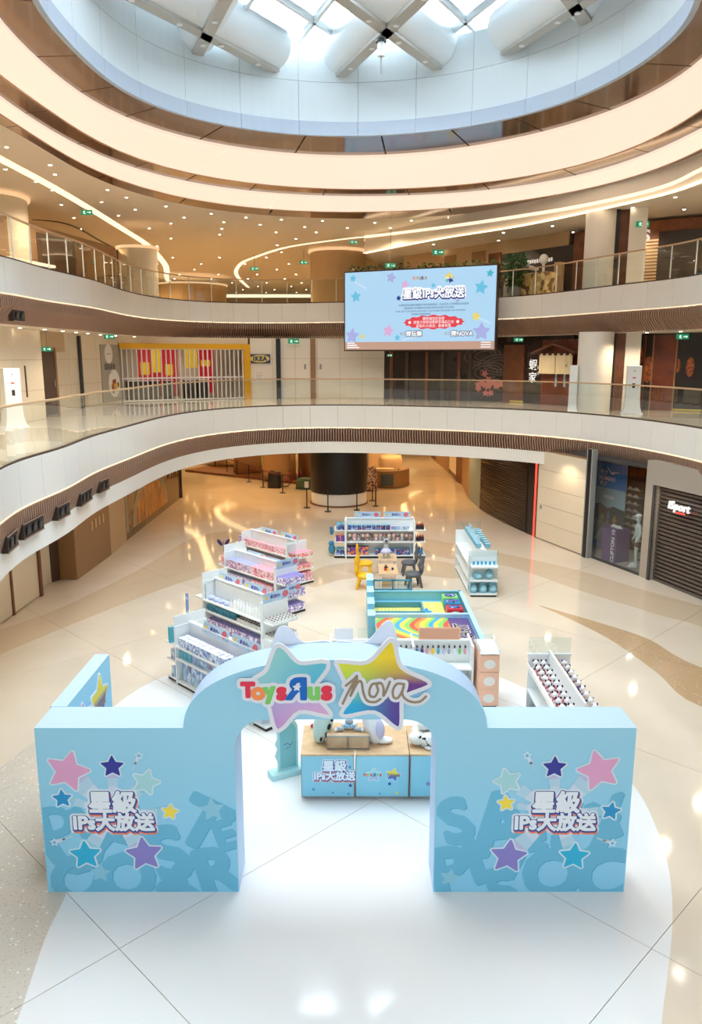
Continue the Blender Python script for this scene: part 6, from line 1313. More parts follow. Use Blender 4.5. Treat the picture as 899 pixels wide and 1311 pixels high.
def row(proto, gl, gr, x0, dx, n, y, z, ny=1, dy=0.14, rz=0.0, jit=0.006):
    base = BASES.setdefault(proto.name, proto['label'])
    for j in range(ny):
        for i in range(n):
            xx, yy = x0 + dx * i + random.uniform(-jit, jit), y + dy * j
            if proto.name not in used:
                c_, s_ = math.cos(gr), math.sin(gr); proto.location = (gl[0] + xx * c_ - yy * s_, gl[1] + xx * s_ + yy * c_, z); proto.rotation_euler = (0, 0, gr + rz); used.add(proto.name)
                o_ = proto
            else: o_ = place(proto, gl, gr, xx, yy, z, rz + random.uniform(-.03, .03))
            lv = ' of the top tier' if z > .8 else ' of the middle tier' if z > .4 else ' of the bottom tier'
            where = ORD[i] + ((' in the %s row' % ('front', 'second', 'third', 'fourth', 'fifth', 'sixth', 'seventh')[j]) if ny > 1 else ' from the left')
            for lab in (base + ', ' + where + lv, base + ', ' + where, ', '.join([base, ORD[i] + ' ' + ('front', 'second', 'third', 'fourth', 'fifth', 'sixth', 'seventh')[j] + ' row'])):
                if len(lab.replace('-', ' ').split()) <= 16: o_['label'] = lab; break
            else: print('LONG', lab)
def boxproto(name, w, d, h, m, lidm, label, cat, group, window=None):
    g = empty(name); tag(g, label, cat, group); MB().box(-w / 2, w / 2, -d / 2, d / 2, 0, h).build('carton', m, g)
    MB().box(-w / 2, w / 2, -d / 2, d / 2, h, h + .004).build('lid', lidm, g)
    if window: MB().box(-w * .34, w * .34, -d / 2 - .003, -d / 2, h * .25, h * .8).build('window', window, g)
    return g
def single(name, b, m, label, cat, group): return tag(b.build(name, m), label, cat, group)
mat_print('pr_blue', [(0, (160, 186, 224)), (0.3, (206, 222, 240)), (0.6, (236, 240, 248)), (0.86, (116, 140, 200))], 16); mat_print('pr_frost', [(0, (130, 160, 204)), (0.3, (160, 194, 222)), (0.6, (204, 220, 236)), (0.88, (140, 120, 150))], 7)
mat_print('pr_pink', [(0, (236, 160, 180)), (0.35, (246, 200, 208)), (0.65, (252, 232, 234)), (0.88, (222, 130, 156))], 16); mat_print('pr_lilac', [(0, (190, 164, 214)), (0.35, (238, 214, 226)), (0.65, (248, 236, 244)), (0.85, (170, 120, 180))], 16)
mat_print('pr_purple', [(0, (160, 136, 206)), (0.35, (244, 240, 248)), (0.7, (204, 184, 224)), (0.9, (126, 104, 180))], 20); mat_print('pr_salmon', [(0, (232, 120, 116)), (0.4, (248, 190, 180)), (0.75, (250, 226, 220))], 20)
mat('lid_white', (236, 240, 250), .5); mat('lid_lav', (200, 204, 238), .5); mat('lid_pink', (240, 170, 190), .5); mat('lid_teal', (60, 180, 196), .5); mat('teal_box', (90, 176, 200), .4); mat('mug_teal', (50, 130, 160), .3); mat('lid_brown', (120, 92, 84), .4); mat('lavender', (176, 182, 224), .6); mat('pouch', (186, 196, 232), .7); mat('violetbox', (150, 142, 206), .5)
r45 = R(-45.8)
# --- first, blue gondola
gl1 = (-3.90, 16.20); g1 = gondola('white gondola nearest the arch, filled with white and icy blue boxed dolls', (*gl1, 0), r45, 2.75, (0.10, 0.64, 0.92))
header_card(g1, 0.55, .36, 1.30, .95, .24, tilt=-.3); header_card(g1, 1.62, .36, 1.30, .95, .24, tilt=-.3)
p = boxproto('doll_box', .116, .118, .20, 'pr_blue', 'lid_white', 'white topped doll box, nearest gondola', 'toy box', 'white topped doll boxes, nearest gondola'); row(p, gl1, r45, .16, .138, 13, .09, .92, 2, .135)
p = boxproto('short_doll_box', .112, .12, .13, 'pr_blue', 'lid_lav', 'lavender topped short box, nearest gondola', 'toy box', 'lavender topped short boxes, nearest gondola'); row(p, gl1, r45, .16, .138, 13, .345, .92, 1)
p = boxproto('teal_toy_box', .14, .2, .17, 'teal_box', 'lid_teal', 'teal toy box, nearest gondola', 'toy box', 'teal boxes, nearest gondola'); row(p, gl1, r45, .14, .16, 3, .16, .64)
p = boxproto('lavender_toy_box', .13, .2, .17, 'pr_frost', 'lid_lav', 'frosty blue toy box, nearest gondola', 'toy box', 'frosty boxes, nearest gondola'); row(p, gl1, r45, .64, .15, 13, .16, .64)
p = boxproto('large_doll_box', .30, .2, .44, 'pr_frost', 'lid_lav', 'large frosty blue doll box, nearest gondola', 'toy box', 'large doll boxes, nearest gondola'); row(p, gl1, r45, .28, .33, 7, .2, .10)
for k in range(5):
    g = empty('soft_backpack'); c_, s_ = math.cos(r45), math.sin(r45); x = 2.02 + .155 * k; g.location = (gl1[0] + x * c_ - .12 * s_, gl1[1] + x * s_ + .12 * c_, .92); g.rotation_euler = (0, 0, r45)
    tag(g, 'small blue and white bag on the nearest gondola, %s from the left' % ORD[k], 'bag', 'small bags, nearest gondola'); MB().ball((0, 0, .13), .075, .07, .13, 12, 8).build('bag_body', 'pr_blue', g); MB().ball((0, -.07, .09), .05, .025, .06, 8, 6).build('pocket', 'ink_navy', g); MB().tube([(-.03, .02, .24), (-.02, .02, .29), (.02, .02, .29), (.03, .02, .24)], .008, 6).build('handle', 'lavender', g)
tb = empty('hanging_teal_box', (gl1[0] - .10, gl1[1] + .22, 1.0), r45); tag(tb, 'narrow teal box standing on the left end shelf of the nearest gondola', 'toy box'); MB().box(-.04, .04, -.08, .08, -.08, .28).build('carton', 'teal_box', tb); MB().box(-.03, .03, -.083, -.08, -.03, .2).build('window', 'lid_teal', tb)
p = boxproto('dark_toy_box', .12, .12, .24, 'pr_frost', 'lid_lav', 'small frosty box, nearest gondola left end', 'toy box', 'boxes on the left end of the nearest gondola'); row(p, gl1, r45, -.22, .1, 1, .12, .52, 5, .14); row(p, gl1, r45, -.22, .1, 1, .12, .10, 5, .14)
p = boxproto('floor_doll_box', .12, .14, .34, 'pr_frost', 'lid_white', 'tall doll box, nearest gondola right end', 'toy box', 'boxes on the right end of the nearest gondola'); row(p, gl1, r45, 2.96, .1, 1, .12, .10, 5, .14)
# --- second, white gondola with mugs
gl2 = (-3.92, 19.55); g2 = gondola('white gondola of pouches, bottles and mugs, second from the arch', (*gl2, 0), r45, 2.5, (0.10, 0.64, 0.92), H=1.40)
header_card(g2, 0.10, .44, 1.36, 1.0, .24, tilt=-.3); header_card(g2, 1.22, .44, 1.36, 1.0, .24, tilt=-.3); header_card(g2, 2.53, .06, 1.36, .82, .24, rot=R(90))
MB().box(.08, 2.42, .36, .38, 1.0, 1.36).build('display_board', 'shelfwhite', g2); MB().tube([(.08, .05, .93), (.08, .05, 1.34), (.08, .36, 1.36)], .012, 6).build('bracket', 'steel', g2)
g = empty('pouch'); tag(g, 'lavender pouch, second gondola', 'pouch', 'lavender pouches, second gondola'); MB().ball((0, 0, .05), .11, .10, .055, 12, 8).build('pouch_body', 'pouch', g); MB().box(-.09, .09, -.1, -.09, .045, .06).build('zip', 'lavender', g); row(g, gl2, r45, .22, .23, 4, .16, .92)
g = empty('white_bottle'); tag(g, 'slim white bottle, second gondola', 'bottle', 'white bottles, second gondola'); MB().lathe([(.035, 0), (.038, .02), (.036, .13), (.02, .16), (.018, .19)], 12).build('bottle', 'white', g); MB().cyl(0, 0, .19, .22, .02, n=10).build('cap', 'lid_white', g); row(g, gl2, r45, 1.15, .125, 11, .10, .92, 2, .13)
g = empty('teal_mug'); tag(g, 'dark teal mug, second gondola', 'mug', 'teal mugs, second gondola'); MB().cyl(0, 0, 0, .12, .038, .042, 12).build('mug', 'mug_teal', g); MB().cyl(0, 0, .12, .15, .043, .03, 12).build('lid', 'teal_box', g); row(g, gl2, r45, .12, .098, 13, .10, .64, 3, .105)
g = empty('white_mug'); tag(g, 'brown lidded mug, second gondola', 'mug', 'white mugs with brown lids, second gondola'); MB().cyl(0, 0, 0, .09, .042, .045, 12).build('mug', 'white', g); MB().cyl(0, 0, .09, .105, .034, n=12).build('lid', 'lid_brown', g); row(g, gl2, r45, 1.45, .108, 10, .10, .64, 3, .115)
g = empty('white_cup'); tag(g, 'dark lidded cup, second gondola end', 'mug', 'cups on the right end of the second gondola'); MB().cyl(0, 0, 0, .08, .04, .043, 12).build('cup', 'white', g); MB().cyl(0, 0, .08, .09, .028, n=12).build('lid', 'lid_brown', g); row(g, gl2, r45, 2.60, .10, 4, .10, .92, 7, .11); row(g, gl2, r45, 2.60, .10, 4, .10, .52, 7, .11)
p = boxproto('violet_toy_box', .16, .2, .3, 'pr_purple', 'violetbox', 'violet toy box, second gondola', 'toy box', 'violet boxes, second gondola'); row(p, gl2, r45, .2, .18, 12, .16, .10)
# --- third, pink and lilac gondola
gl3 = (-3.86, 22.78); g3 = gondola('white gondola of lilac and pink boxes, third from the arch', (*gl3, 0), r45, 2.42, (0.10, 0.50, 0.92))
header_card(g3, 0.55, .44, 1.24, .85, .22, tilt=-.3); header_card(g3, 1.5, .44, 1.22, .85, .22, tilt=-.3); header_card(g3, 2.47, .04, 1.30, .84, .24, rot=R(90)); header_card(g3, 2.90, .04, .70, .5, .22, rot=R(90))
p = boxproto('lilac_box', .14, .18, .24, 'pr_lilac', 'lavender', 'lilac topped box, third gondola', 'toy box', 'lilac topped boxes, third gondola'); row(p, gl3, r45, .14, .152, 8, .12, .92, 2, .19); row(p, gl3, r45, .14, .152, 8, .12, .50)
p = boxproto('pink_box', .18, .18, .24, 'pr_pink', 'lid_pink', 'bright pink box, third gondola', 'toy box', 'bright pink boxes, third gondola'); row(p, gl3, r45, 1.38, .195, 5, .12, .92, 2, .19); row(p, gl3, r45, 1.38, .195, 5, .12, .50)
p = boxproto('purple_pattern_box', .13, .13, .18, 'pr_purple', 'violetbox', 'purple patterned box, third gondola end', 'toy box', 'purple patterned boxes, right end of the third gondola')
for z in (.92, .52, .10): row(p, gl3, r45, 2.52, .14, 3, .12, z, 5, .145)
bf = empty('butterfly_ornament', (-3.95, 23.3, 1.50), .3); tag(bf, 'dark purple winged ornament rising from the left end of the third gondola', 'ornament'); mat('darkpurple', (44, 30, 84), .5)
for s in (-1, 1): MB().ball((s * .07, 0, .10), .055, .03, .13, 10, 6, Matrix.Rotation(s * .6, 4, 'Y')).build('wing', 'darkpurple', bf)
MB().cyl(0, 0, -.45, .08, .012, n=6).build('stem', 'darkpurple', bf)
p = boxproto('pink_end_box', .12, .13, .26, 'pr_pink', 'lid_pink', 'pink box, third gondola left end', 'toy box', 'pink boxes, left end of the third gondola'); row(p, gl3, r45, -.22, .1, 1, .14, .92, 4, .16); row(p, gl3, r45, -.22, .1, 1, .14, .52, 4, .16)
# --- fourth, pink gondola
gl4 = (-3.72, 25.62); g4 = gondola('white gondola of pale pink boxes, farthest of the four slanted gondolas', (*gl4, 0), r45, 2.36, (0.10, 0.50, 0.92), end_panel=False)
header_card(g4, 0.50, .44, 1.30, .85, .24, tilt=-.2); header_card(g4, 1.55, .44, 1.30, .85, .24, tilt=-.2)
MB().box(2.40, 2.80, .02, .03, 1.0, 1.55).build('acrylic_screen', 'acrylic', g4)
p = boxproto('pale_pink_box', .09, .16, .20, 'pr_pink', 'lid_pink', 'slim pale pink box, fourth gondola', 'toy box', 'slim pink boxes, fourth gondola'); row(p, gl4, r45, .10, .095, 23, .12, .92); row(p, gl4, r45, .10, .095, 23, .12, .50)
p = boxproto('salmon_box', .12, .13, .13, 'pr_salmon', 'lid_pink', 'salmon box, fourth gondola end', 'toy box', 'salmon boxes, right end of the fourth gondola')
for z in (.92, .52): row(p, gl4, r45, 2.46, .13, 3, .12, z, 5, .145)
p = boxproto('pink_floor_box', .16, .2, .30, 'pr_pink', 'card_red', 'deep pink box, fourth gondola end', 'toy box', 'deep pink boxes, foot of the fourth gondola'); row(p, gl4, r45, 2.52, .17, 2, .16, .10, 3, .24)
p = boxproto('left_end_box', .10, .12, .24, 'pr_lilac', 'lid_lav', 'lilac box, fourth gondola left end', 'toy box', 'lilac boxes, left end of the fourth gondola'); row(p, gl4, r45, -.2, .1, 1, .12, .92, 5, .14)
# tall slim floor standee between gondolas
st = empty('slim_standee', (-4.35, 19.3, 0), R(35)); tag(st, 'slim blue patterned standee on the floor left of the second gondola', 'standee'); p_ = Y(240, 780, 19.3); st.location = (p_.x, 19.3, 0); MB().box(-.04, .04, -.01, .01, 0.02, 1.15).build('panel', 'pr_frost', st); MB().box(-.12, .12, -.1, .1, 0, .02).build('foot', 'white', st)

# --- far gondola facing the camera
gl5 = (-0.18, 27.18); g5 = gondola('long white gondola of boxed figures facing the arch at the far end', (*gl5, 0), 0.0, 2.46, (0.12, 0.62, 1.05), H=1.40, end_panel=False, endz=(.12, .62, 1.05), D=.40)
header_card(g5, 0.30, .40, 1.43, .95, .22); header_card(g5, 1.38, .40, 1.43, .95, .22)
mat_print('pr_dark', [(0, (44, 54, 110)), (0.3, (70, 110, 180)), (0.6, (160, 180, 220)), (0.8, (150, 60, 70)), (0.92, (40, 36, 60))], 18); mat_print('pr_mix', [(0, (120, 80, 70)), (0.3, (210, 170, 140)), (0.6, (70, 60, 80)), (0.8, (190, 190, 200))], 18); mat_print('pr_gem', [(0, (90, 60, 150)), (0.4, (200, 80, 90)), (0.6, (240, 160, 70)), (0.8, (70, 70, 150))], 14)
p = boxproto('blue_figure_box', .16, .16, .17, 'pr_dark', 'teal_box', 'dark blue boxed figure, far gondola', 'toy box', 'dark blue boxes, far gondola top shelf'); row(p, gl5, 0, .14, .172, 9, .12, 1.05)
p = boxproto('pale_figure_box', .2, .16, .14, 'pr_frost', 'lid_lav', 'pale blue box, far gondola', 'toy box', 'pale blue boxes, far gondola top shelf'); row(p, gl5, 0, 1.74, .22, 3, .12, 1.05)
for k in range(15):
    g = empty('plush_figure', (gl5[0] + .14 + .158 * k, gl5[1] + .13, .62)); tag(g, 'small plush figure on the far gondola middle shelf, %s from the left' % ORD[k], 'plush toy', 'plush figures, far gondola middle shelf'); m_ = ('pr_mix', 'plush_pinkc', 'plush_grey', 'lid_brown', 'pr_mix')[k % 5]
    MB().ball((0, 0, .09), .055, .05, .09, 10, 6).build('body', m_, g); MB().ball((0, -.01, .21), .07, .06, .065, 10, 6).build('head', ('cream', 'plush_pinkc', 'pr_mix')[k % 3], g)
    for s in (-1, 1): MB().ball((s * .05, 0, .275), .02, .012, .03, 6, 4).build('ear', m_, g)
p = boxproto('gem_box', .14, .18, .30, 'pr_gem', 'darkpurple', 'purple and orange box, far gondola', 'toy box', 'purple and orange boxes, far gondola bottom shelf'); row(p, gl5, 0, .14, .15, 5, .14, .12)
p = boxproto('teal_set_box', .2, .18, .22, 'pr_dark', 'mug_teal', 'teal lidded box, far gondola', 'toy box', 'teal set boxes, far gondola bottom shelf'); row(p, gl5, 0, 1.16, .215, 6, .14, .12)
p = boxproto('end_blue_box', .15, .2, .2, 'pr_dark', 'teal_box', 'blue box, far gondola left end', 'toy box', 'blue boxes, left end of the far gondola')
for z in (1.05, .12): row(p, gl5, 0, -.28, .17, 2, .14, z, 2, .24)
p = boxproto('end_orange_box', .16, .2, .24, 'pr_gem', 'ink_torange', 'orange box, far gondola left end', 'toy box', 'orange boxes, left end of the far gondola'); row(p, gl5, 0, -.28, .18, 2, .14, .62)
for k in range(2):
    g = empty('blue_hanging_plush', (gl5[0] - .52, gl5[1] + .25, (.95, .30)[k])); tag(g, ('blue hanging plush at the upper left edge of the far gondola', 'large blue plush hanging low at the left edge of the far gondola')[k], 'plush toy'); s = (.8, 1.3)[k]
    MB().ball((0, 0, 0), .10 * s, .08, .16 * s, 12, 8).build('body', 'mug_teal', g); MB().ball((-.02, -.02, .17 * s), .08 * s, .07, .07 * s, 10, 6).build('head', 'azure_plush' if mat('azure_plush', (50, 130, 180), .9) else '', g); MB().box(0, .14, .02, .04, 0, .02).build('hook', 'steel', g)
mat('dark_bottle', (60, 44, 50), .3)
g = empty('dark_bottle'); tag(g, 'dark little bottle, far gondola end', 'bottle', 'dark bottles, right end of the far gondola'); MB().lathe([(.025, 0), (.028, .02), (.026, .12), (.01, .16)], 10).build('bottle', 'dark_bottle', g); MB().cyl(0, 0, .16, .20, .012, n=8).build('cap', 'red', g)
for z in (1.05, .62): row(g, gl5, 0, 2.54, .065, 5, .12, z, 3, .12)
g = empty('blue_bottle'); tag(g, 'blue bottle, far gondola end', 'bottle', 'blue bottles, right end of the far gondola'); MB().lathe([(.03, 0), (.032, .02), (.03, .16), (.012, .2)], 10).build('bottle', 'azure_plush', g); MB().cyl(0, 0, .2, .25, .014, n=8).build('cap', 'dark_bottle', g); row(g, gl5, 0, 2.54, .075, 4, .12, .12, 3, .12)

# --- tables, chairs and toys
mat('chair_yellow', (236, 184, 20), .35); mat('chair_grey', (86, 90, 96), .4)
def table(label, x, y, w, d, h=.50):
    g = empty('play_table', (x, y, 0)); tag(g, label, 'table', 'small wooden play tables'); MB().box(-w / 2, w / 2, -d / 2, d / 2, h - .035, h).build('tabletop', 'wood', g, bevel=.012)
    for sx in (-1, 1):
        for sy in (-1, 1): MB().cyl(sx * (w / 2 - .07), sy * (d / 2 - .07), 0, h - .035, .018, .022, 10).build('leg', 'white', g)
    return g
tx = (Y(497, 735, 23.9).x)
table('small pale wooden play table nearer the blue enclosure, with toy bricks on it', tx + .0, 24.0, .62, 1.25); table('small pale wooden play table nearer the far gondola, with a plush on it', tx + .05, 25.5, .62, .95)
def fawn_chair(label, x, y, rot, m, first=[None]):
    g = empty('animal_chair', (x, y, 0), rot); g.scale = (1.3, 1.3, 1.3); tag(g, label, 'chair', 'animal shaped children chairs')
    b = MB()
    for k in range(1): pass
    MB().ball((0, 0, .32), .22, .21, .08, 16, 8).build('seat', m, g)
    for sx in (-1, 1):
        for sy in (-1, 1): MB().tube([(sx * .11, sy * .10, .32), (sx * .17, sy * .17, 0.0)], [.045, .028], 8).build('leg', m, g)
    bk = MB().ball((0, .19, .50), .19, .05, .19, 16, 10).build('backrest', m, g)
    for sx in (-1, 1): MB().ball((sx * .14, .20, .70), .05, .035, .11, 8, 6, Matrix.Rotation(0, 4, 'X')).build('ear', m, g); MB().ball((sx * .17, .17, .50), .05, .03, .06, 8, 6).build('wing', m, g)
    return g
fawn_chair('yellow animal-shaped child chair facing the table by the far gondola', tx - .72, 25.0, R(90), 'chair_yellow'); fawn_chair('yellow animal-shaped child chair at the table by the blue enclosure', tx - .76, 23.5, R(80), 'chair_yellow')
fawn_chair('dark grey animal-shaped child chair facing the table by the far gondola', tx + .76, 25.1, R(-90), 'chair_grey'); fawn_chair('dark grey animal-shaped child chair at the table by the blue enclosure', tx + .80, 23.7, R(-80), 'chair_grey')
pz = empty('dressed_plush', (tx + .0, 25.4, .50)); tag(pz, 'tall grey plush with a lilac skirt sitting on the farther play table', 'plush toy')
MB().ball((0, 0, .38), .09, .08, .13, 12, 8).build('body', 'plush_grey', pz); MB().ball((0, -.02, .58), .10, .09, .10, 12, 8).build('head', 'plush_grey', pz); MB().ball((0, -.09, .60), .05, .03, .06, 8, 6).build('dark_face', 'poster_dark', pz); MB().lathe([(.20, .18), (.16, .26), (.09, .34)], 14).build('skirt', 'plush_lav', pz)
for s in (-1, 1): MB().tube([(s * .07, 0, .24), (s * .09, -.05, .0)], [.04, .05], 8).build('leg', 'teal_light', pz); MB().ball((s * .08, 0, .68), .03, .02, .05, 8, 6).build('ear', 'plush_grey', pz)
for k, (dx, dy, dz, m_) in enumerate(((-.10, -.1, 0, 'red'), (-.06, .0, 0, 'azure_plush'), (-.02, -.12, 0, 'yellow'), (-.10, .08, 0, 'darkgrey'), (-.04, .10, 0, 'red'), (-.07, -.04, .07, 'darkgrey'), (-.08, .04, .07, 'red'), (.14, -.02, 0, 'darkpurple'), (-.02, .18, 0, 'ink_tgreen'))):
    b = MB().box(-.03, .03, -.03, .03, 0, .07)
    for sx in (-.015, .015): b.cyl(sx, 0, .07, .08, .008, n=6)
    o_ = b.build('toy_brick', m_); o_.location = (tx + dx, 23.9 + dy, .50 + dz); tag(o_, '%s toy brick %s on the nearer play table' % (('red', 'blue', 'yellow', 'dark grey', 'red', 'dark grey', 'red', 'dark purple', 'green')[k], ('at the front left of the pile', 'in the middle of the pile', 'at the front of the pile', 'behind the middle of the pile', 'at the back of the pile', 'stacked on the front bricks', 'stacked on the back bricks', 'lying alone right of the pile', 'farthest back')[k]), 'toy brick', 'toy bricks on the play table')

# --- blue play enclosure
mat('encl_blue', (122, 190, 212), .4); mat('encl_top', (176, 214, 240), .4); mat('encl_frame', (74, 150, 178), .4); mat('mat_yellow', (240, 224, 120), .5)
en = empty('play_enclosure'); tag(en, 'low blue two-bay play enclosure with a rainbow race mat and a yellow mat', 'play table')
def ebox(nm, x0, x1, y0, y1, z0, z1, m='encl_blue'): return MB().box(x0, x1, y0, y1, z0, z1).build(nm, m, en)
ebox('rear_wall', .62, 3.14, 21.2, 21.3, 0, .60); ebox('side_wall', 3.08, 3.18, 17.1, 21.2, 0, .60); ebox('divider', .62, 3.08, 19.30, 19.42, 0, .58, 'encl_top'); ebox('front_wall', .62, 3.18, 17.0, 17.1, 0, .60)
ebox('rear_deck', .62, 3.08, 19.42, 21.2, .26, .34, 'encl_blue'); ebox('yellow_mat', .62, 2.9, 19.5, 21.05, .34, .345, 'mat_yellow'); ebox('front_deck', .62, 3.08, 17.1, 19.30, .40, .48)
ebox('wall_cap', 3.07, 3.19, 17.0, 21.3, .60, .615, 'encl_top'); ebox('wall_cap', .62, 3.14, 21.19, 21.31, .60, .615)
for k, (y0, y1, h) in enumerate(((19.05, 19.55, .62), (19.55, 20.1, .78), (20.1, 20.65, .93), (20.65, 21.3, 1.10))):
    ebox('stepped_wall', .44, .62, y0, y1, 0, h); ebox('step_cap', .435, .625, y0 - .005, y1, h, h + .012, 'encl_top')
fr = [(0.66, 1.72)]
b = MB(); b.box(.64, 1.76, 21.4, 21.44, .86, .90).box(.64, 1.76, 21.4, 21.44, .58, .62)
for x in (.64, 1.18, 1.72): b.box(x, x + .04, 21.4, 21.44, 0, .90)
b.build('guard_frame', 'encl_frame', en); ebox('guard_pane', .68, 1.72, 21.415, 21.425, .62, .86, 'acrylic')
b = MB(); b.box(.66, 1.98, 20.55, 20.60, .35, .50).box(.66, 1.98, 19.75, 19.80, .35, .50).box(1.93, 1.98, 19.8, 20.55, .35, .50); b.build('inner_fence', 'encl_frame', en)
flat_s = star_poly(0, 0, .28, .5, .3); MB().prism([(2.05 + p[0] * .7, 20.2 + p[1] * 1.3) for p in flat_s], .346, .349).build('mat_star', 'ink_azure', en)
for k in range(12): MB().box(.72 + .1 * k, .76 + .1 * k, 19.85, 20.5, .346, .348).build('mat_stripe', 'mat_grey' if mat('mat_grey', (206, 204, 130), .5) else '', en)
# rainbow mat: waving bands across
rb = [(220, 84, 60), (240, 150, 70), (246, 222, 80), (150, 206, 90), (50, 160, 220), (246, 206, 80), (120, 200, 100)]
for k, c_ in enumerate(rb): mat('rb_%d' % k, c_, .4)
lims = (.64, 2.52, 17.15, 19.28); Cq = [(lims[0], lims[2]), (lims[1], lims[2]), (lims[1], lims[3]), (lims[0], lims[3])]
MB().box(lims[0], lims[1], lims[2], lims[3], .480, .482).build('race_mat', 'rb_2', en)
wv_ = lambda x, y: x + .26 * math.sin((y - 17.2) * 3.0 + .5) - 0.18 * (y - 18.2)
k = 0; x = .1
while x < 3.1:
    w = (.13, .12, .14, .10, .12, .12, .13)[k % 7]; L_ = [(wv_(x, y), y) for y in np.linspace(17.1, 19.35, 26)]; Rr_ = [(wv_(x + w, y), y) for y in np.linspace(17.1, 19.35, 26)]
    b = MB(); ok = False
    for i in range(25):
        c = clip_poly(ccw([L_[i], Rr_[i], Rr_[i + 1], L_[i + 1]]), Cq)
        if len(c) > 2: b.prism(c, .482, .485); ok = True
    if ok: b.build('rainbow_band', 'rb_%d' % (k % 7), en)
    x += w; k += 1
ebox('purple_mat', 2.52, 3.06, 17.15, 19.28, .48, .486, 'purple')
for off, m_, z_ in ((.03, 'pale', .489), (.008, 'black', .491)):
    o_ = text('KART', .48, 0, 0, m_, en, offset=off); o_.location = (2.80, 18.2, z_); o_.rotation_euler = (0, 0, R(90))
for k, (y, m_) in enumerate(((20.85, 'ink_tgreen'), (20.35, 'azure_plush'), (19.85, 'red'))):
    g = empty('toy_crate', (2.78, y, .34)); tag(g, ('green toy bag in the corner of the blue enclosure', 'blue toy bag between the green and the red one', 'red toy bag nearest the divider of the enclosure')[k], 'toy bag', 'toy bags in the enclosure'); MB().box(-.22, .22, -.2, .2, 0, .26).build('bag', m_, g, bevel=.04); MB().ball((0, 0, .26), .17, .15, .05, 10, 6).build('contents', 'pr_dark', g); flat([(.13 * math.cos(j * .523), .13 + .07 * math.sin(j * .523)) for j in range(12)], 'logo_oval', 'white', g, y=.2)
# --- pegboard gondola in front of the enclosure, orange end
pgd = empty('peg_gondola', (1.15, 15.35, 0)); tag(pgd, 'white pegboard gondola with coloured key charms, in front of the blue enclosure', 'shelf')
MB().box(-1.6, 1.44, .40, .44, .05, 1.20).build('pegboard', 'shelfwhite', pgd)
for x in (-1.6, 0.15, 1.40): MB().box(x, x + .04, 0, .8, 0, 1.22).build('upright', 'shelfwhite', pgd); 
MB().box(-1.6, 1.44, .36, .46, 1.20, 1.23).build('top_rail', 'shelfwhite', pgd)
for z in (.10, .45, .72): MB().box(-1.56, 1.40, .0, .38, z - .035, z).build('shelf', 'shelfwhite', pgd)
MB().box(-1.56, 1.4, .05, .75, 0, .06).build('kick_plinth', 'black', pgd)
mat('peach', (240, 190, 160), .45); mat('peach_dark', (226, 168, 138), .45)
cd_ = MB().box(.30, 1.20, .40, .415, 1.23, 1.50).build('header_card', 'peach', pgd); flat(rect(.38, .62, 1.36, 1.375), 'card_text', 'brownwall', pgd, y=-.399, t=.001)
MB().box(.33, 1.17, .395, .399, 1.26, 1.47).build('card_face', 'peach_dark', pgd)
for k in range(3): c0 = MB().box(-1.5 + .5 * k, -1.1 + .5 * k, .40, .41, 1.23, 1.48).build('header_card', 'acrylic' if k else 'lid_white', pgd)
charm_cols = ('ink_torange', 'ink_torange', 'plush_grey', 'white', 'azure_plush', 'purple', 'lid_pink', 'yellow', 'teal_box', 'lid_lav', 'plush_grey', 'lid_white', 'ink_tgreen', 'lid_pink')
charm_names = ('orange', 'orange', 'grey', 'white', 'blue', 'purple', 'pink', 'yellow', 'teal', 'lavender', 'grey', 'white', 'green', 'pink')
for k in range(14):
    x = 1.15 + 1.30 - .115 * (13 - k) + .0; z = 1.10
    g = empty('key_charm', (x, 15.70, z)); tag(g, '%s key charm on the pegboard, %s from the orange end' % (charm_names[k], ('fourteenth', 'thirteenth', 'twelfth', 'eleventh', 'tenth', 'ninth', 'eighth', 'seventh', 'sixth', 'fifth', 'fourth', 'third', 'second', 'first')[k]), 'key charm', 'key charms on the pegboard')
    MB().ball((0, 0, -.12), .035, .025, .07, 10, 6).build('charm', charm_cols[k], g); MB().tube([(0, .05, .02), (0, -.03, .02), (0, -.03, -.05)], .006, 5).build('hook', 'steel', g); MB().box(-.02, .02, -.04, -.035, -.03, .03).build('tag', 'darkgrey', g)
eb = empty('orange_end_display', (2.66, 14.98, 0)); tag(eb, 'peach coloured end stand of three stacked panels with an acrylic tray on top', 'display stand')
for k in range(3):
    MB().box(0, .40, 0, .88, .06 + .375 * k, .06 + .37 * (k + 1)).build('panel_box', 'peach', eb)
    flat([(.20 + .12 * math.cos(j * .3927), .06 + .375 * k + .17 + .10 * math.sin(j * .3927)) for j in range(16)], 'white_roundel', 'pale', eb, y=.001)
MB().box(.03, .37, .05, .83, 0, .06).build('plinth', 'black', eb); MB().box(.0, .40, .0, .88, 1.19, 1.20).build('top', 'white', eb)
for x0, x1, y0, y1 in ((0, .40, 0, .01), (0, .40, .87, .88), (0, .01, .01, .87), (.39, .40, .01, .87)): MB().box(x0, x1, y0, y1, 1.20, 1.30).build('tray_side', 'acrylic', eb)
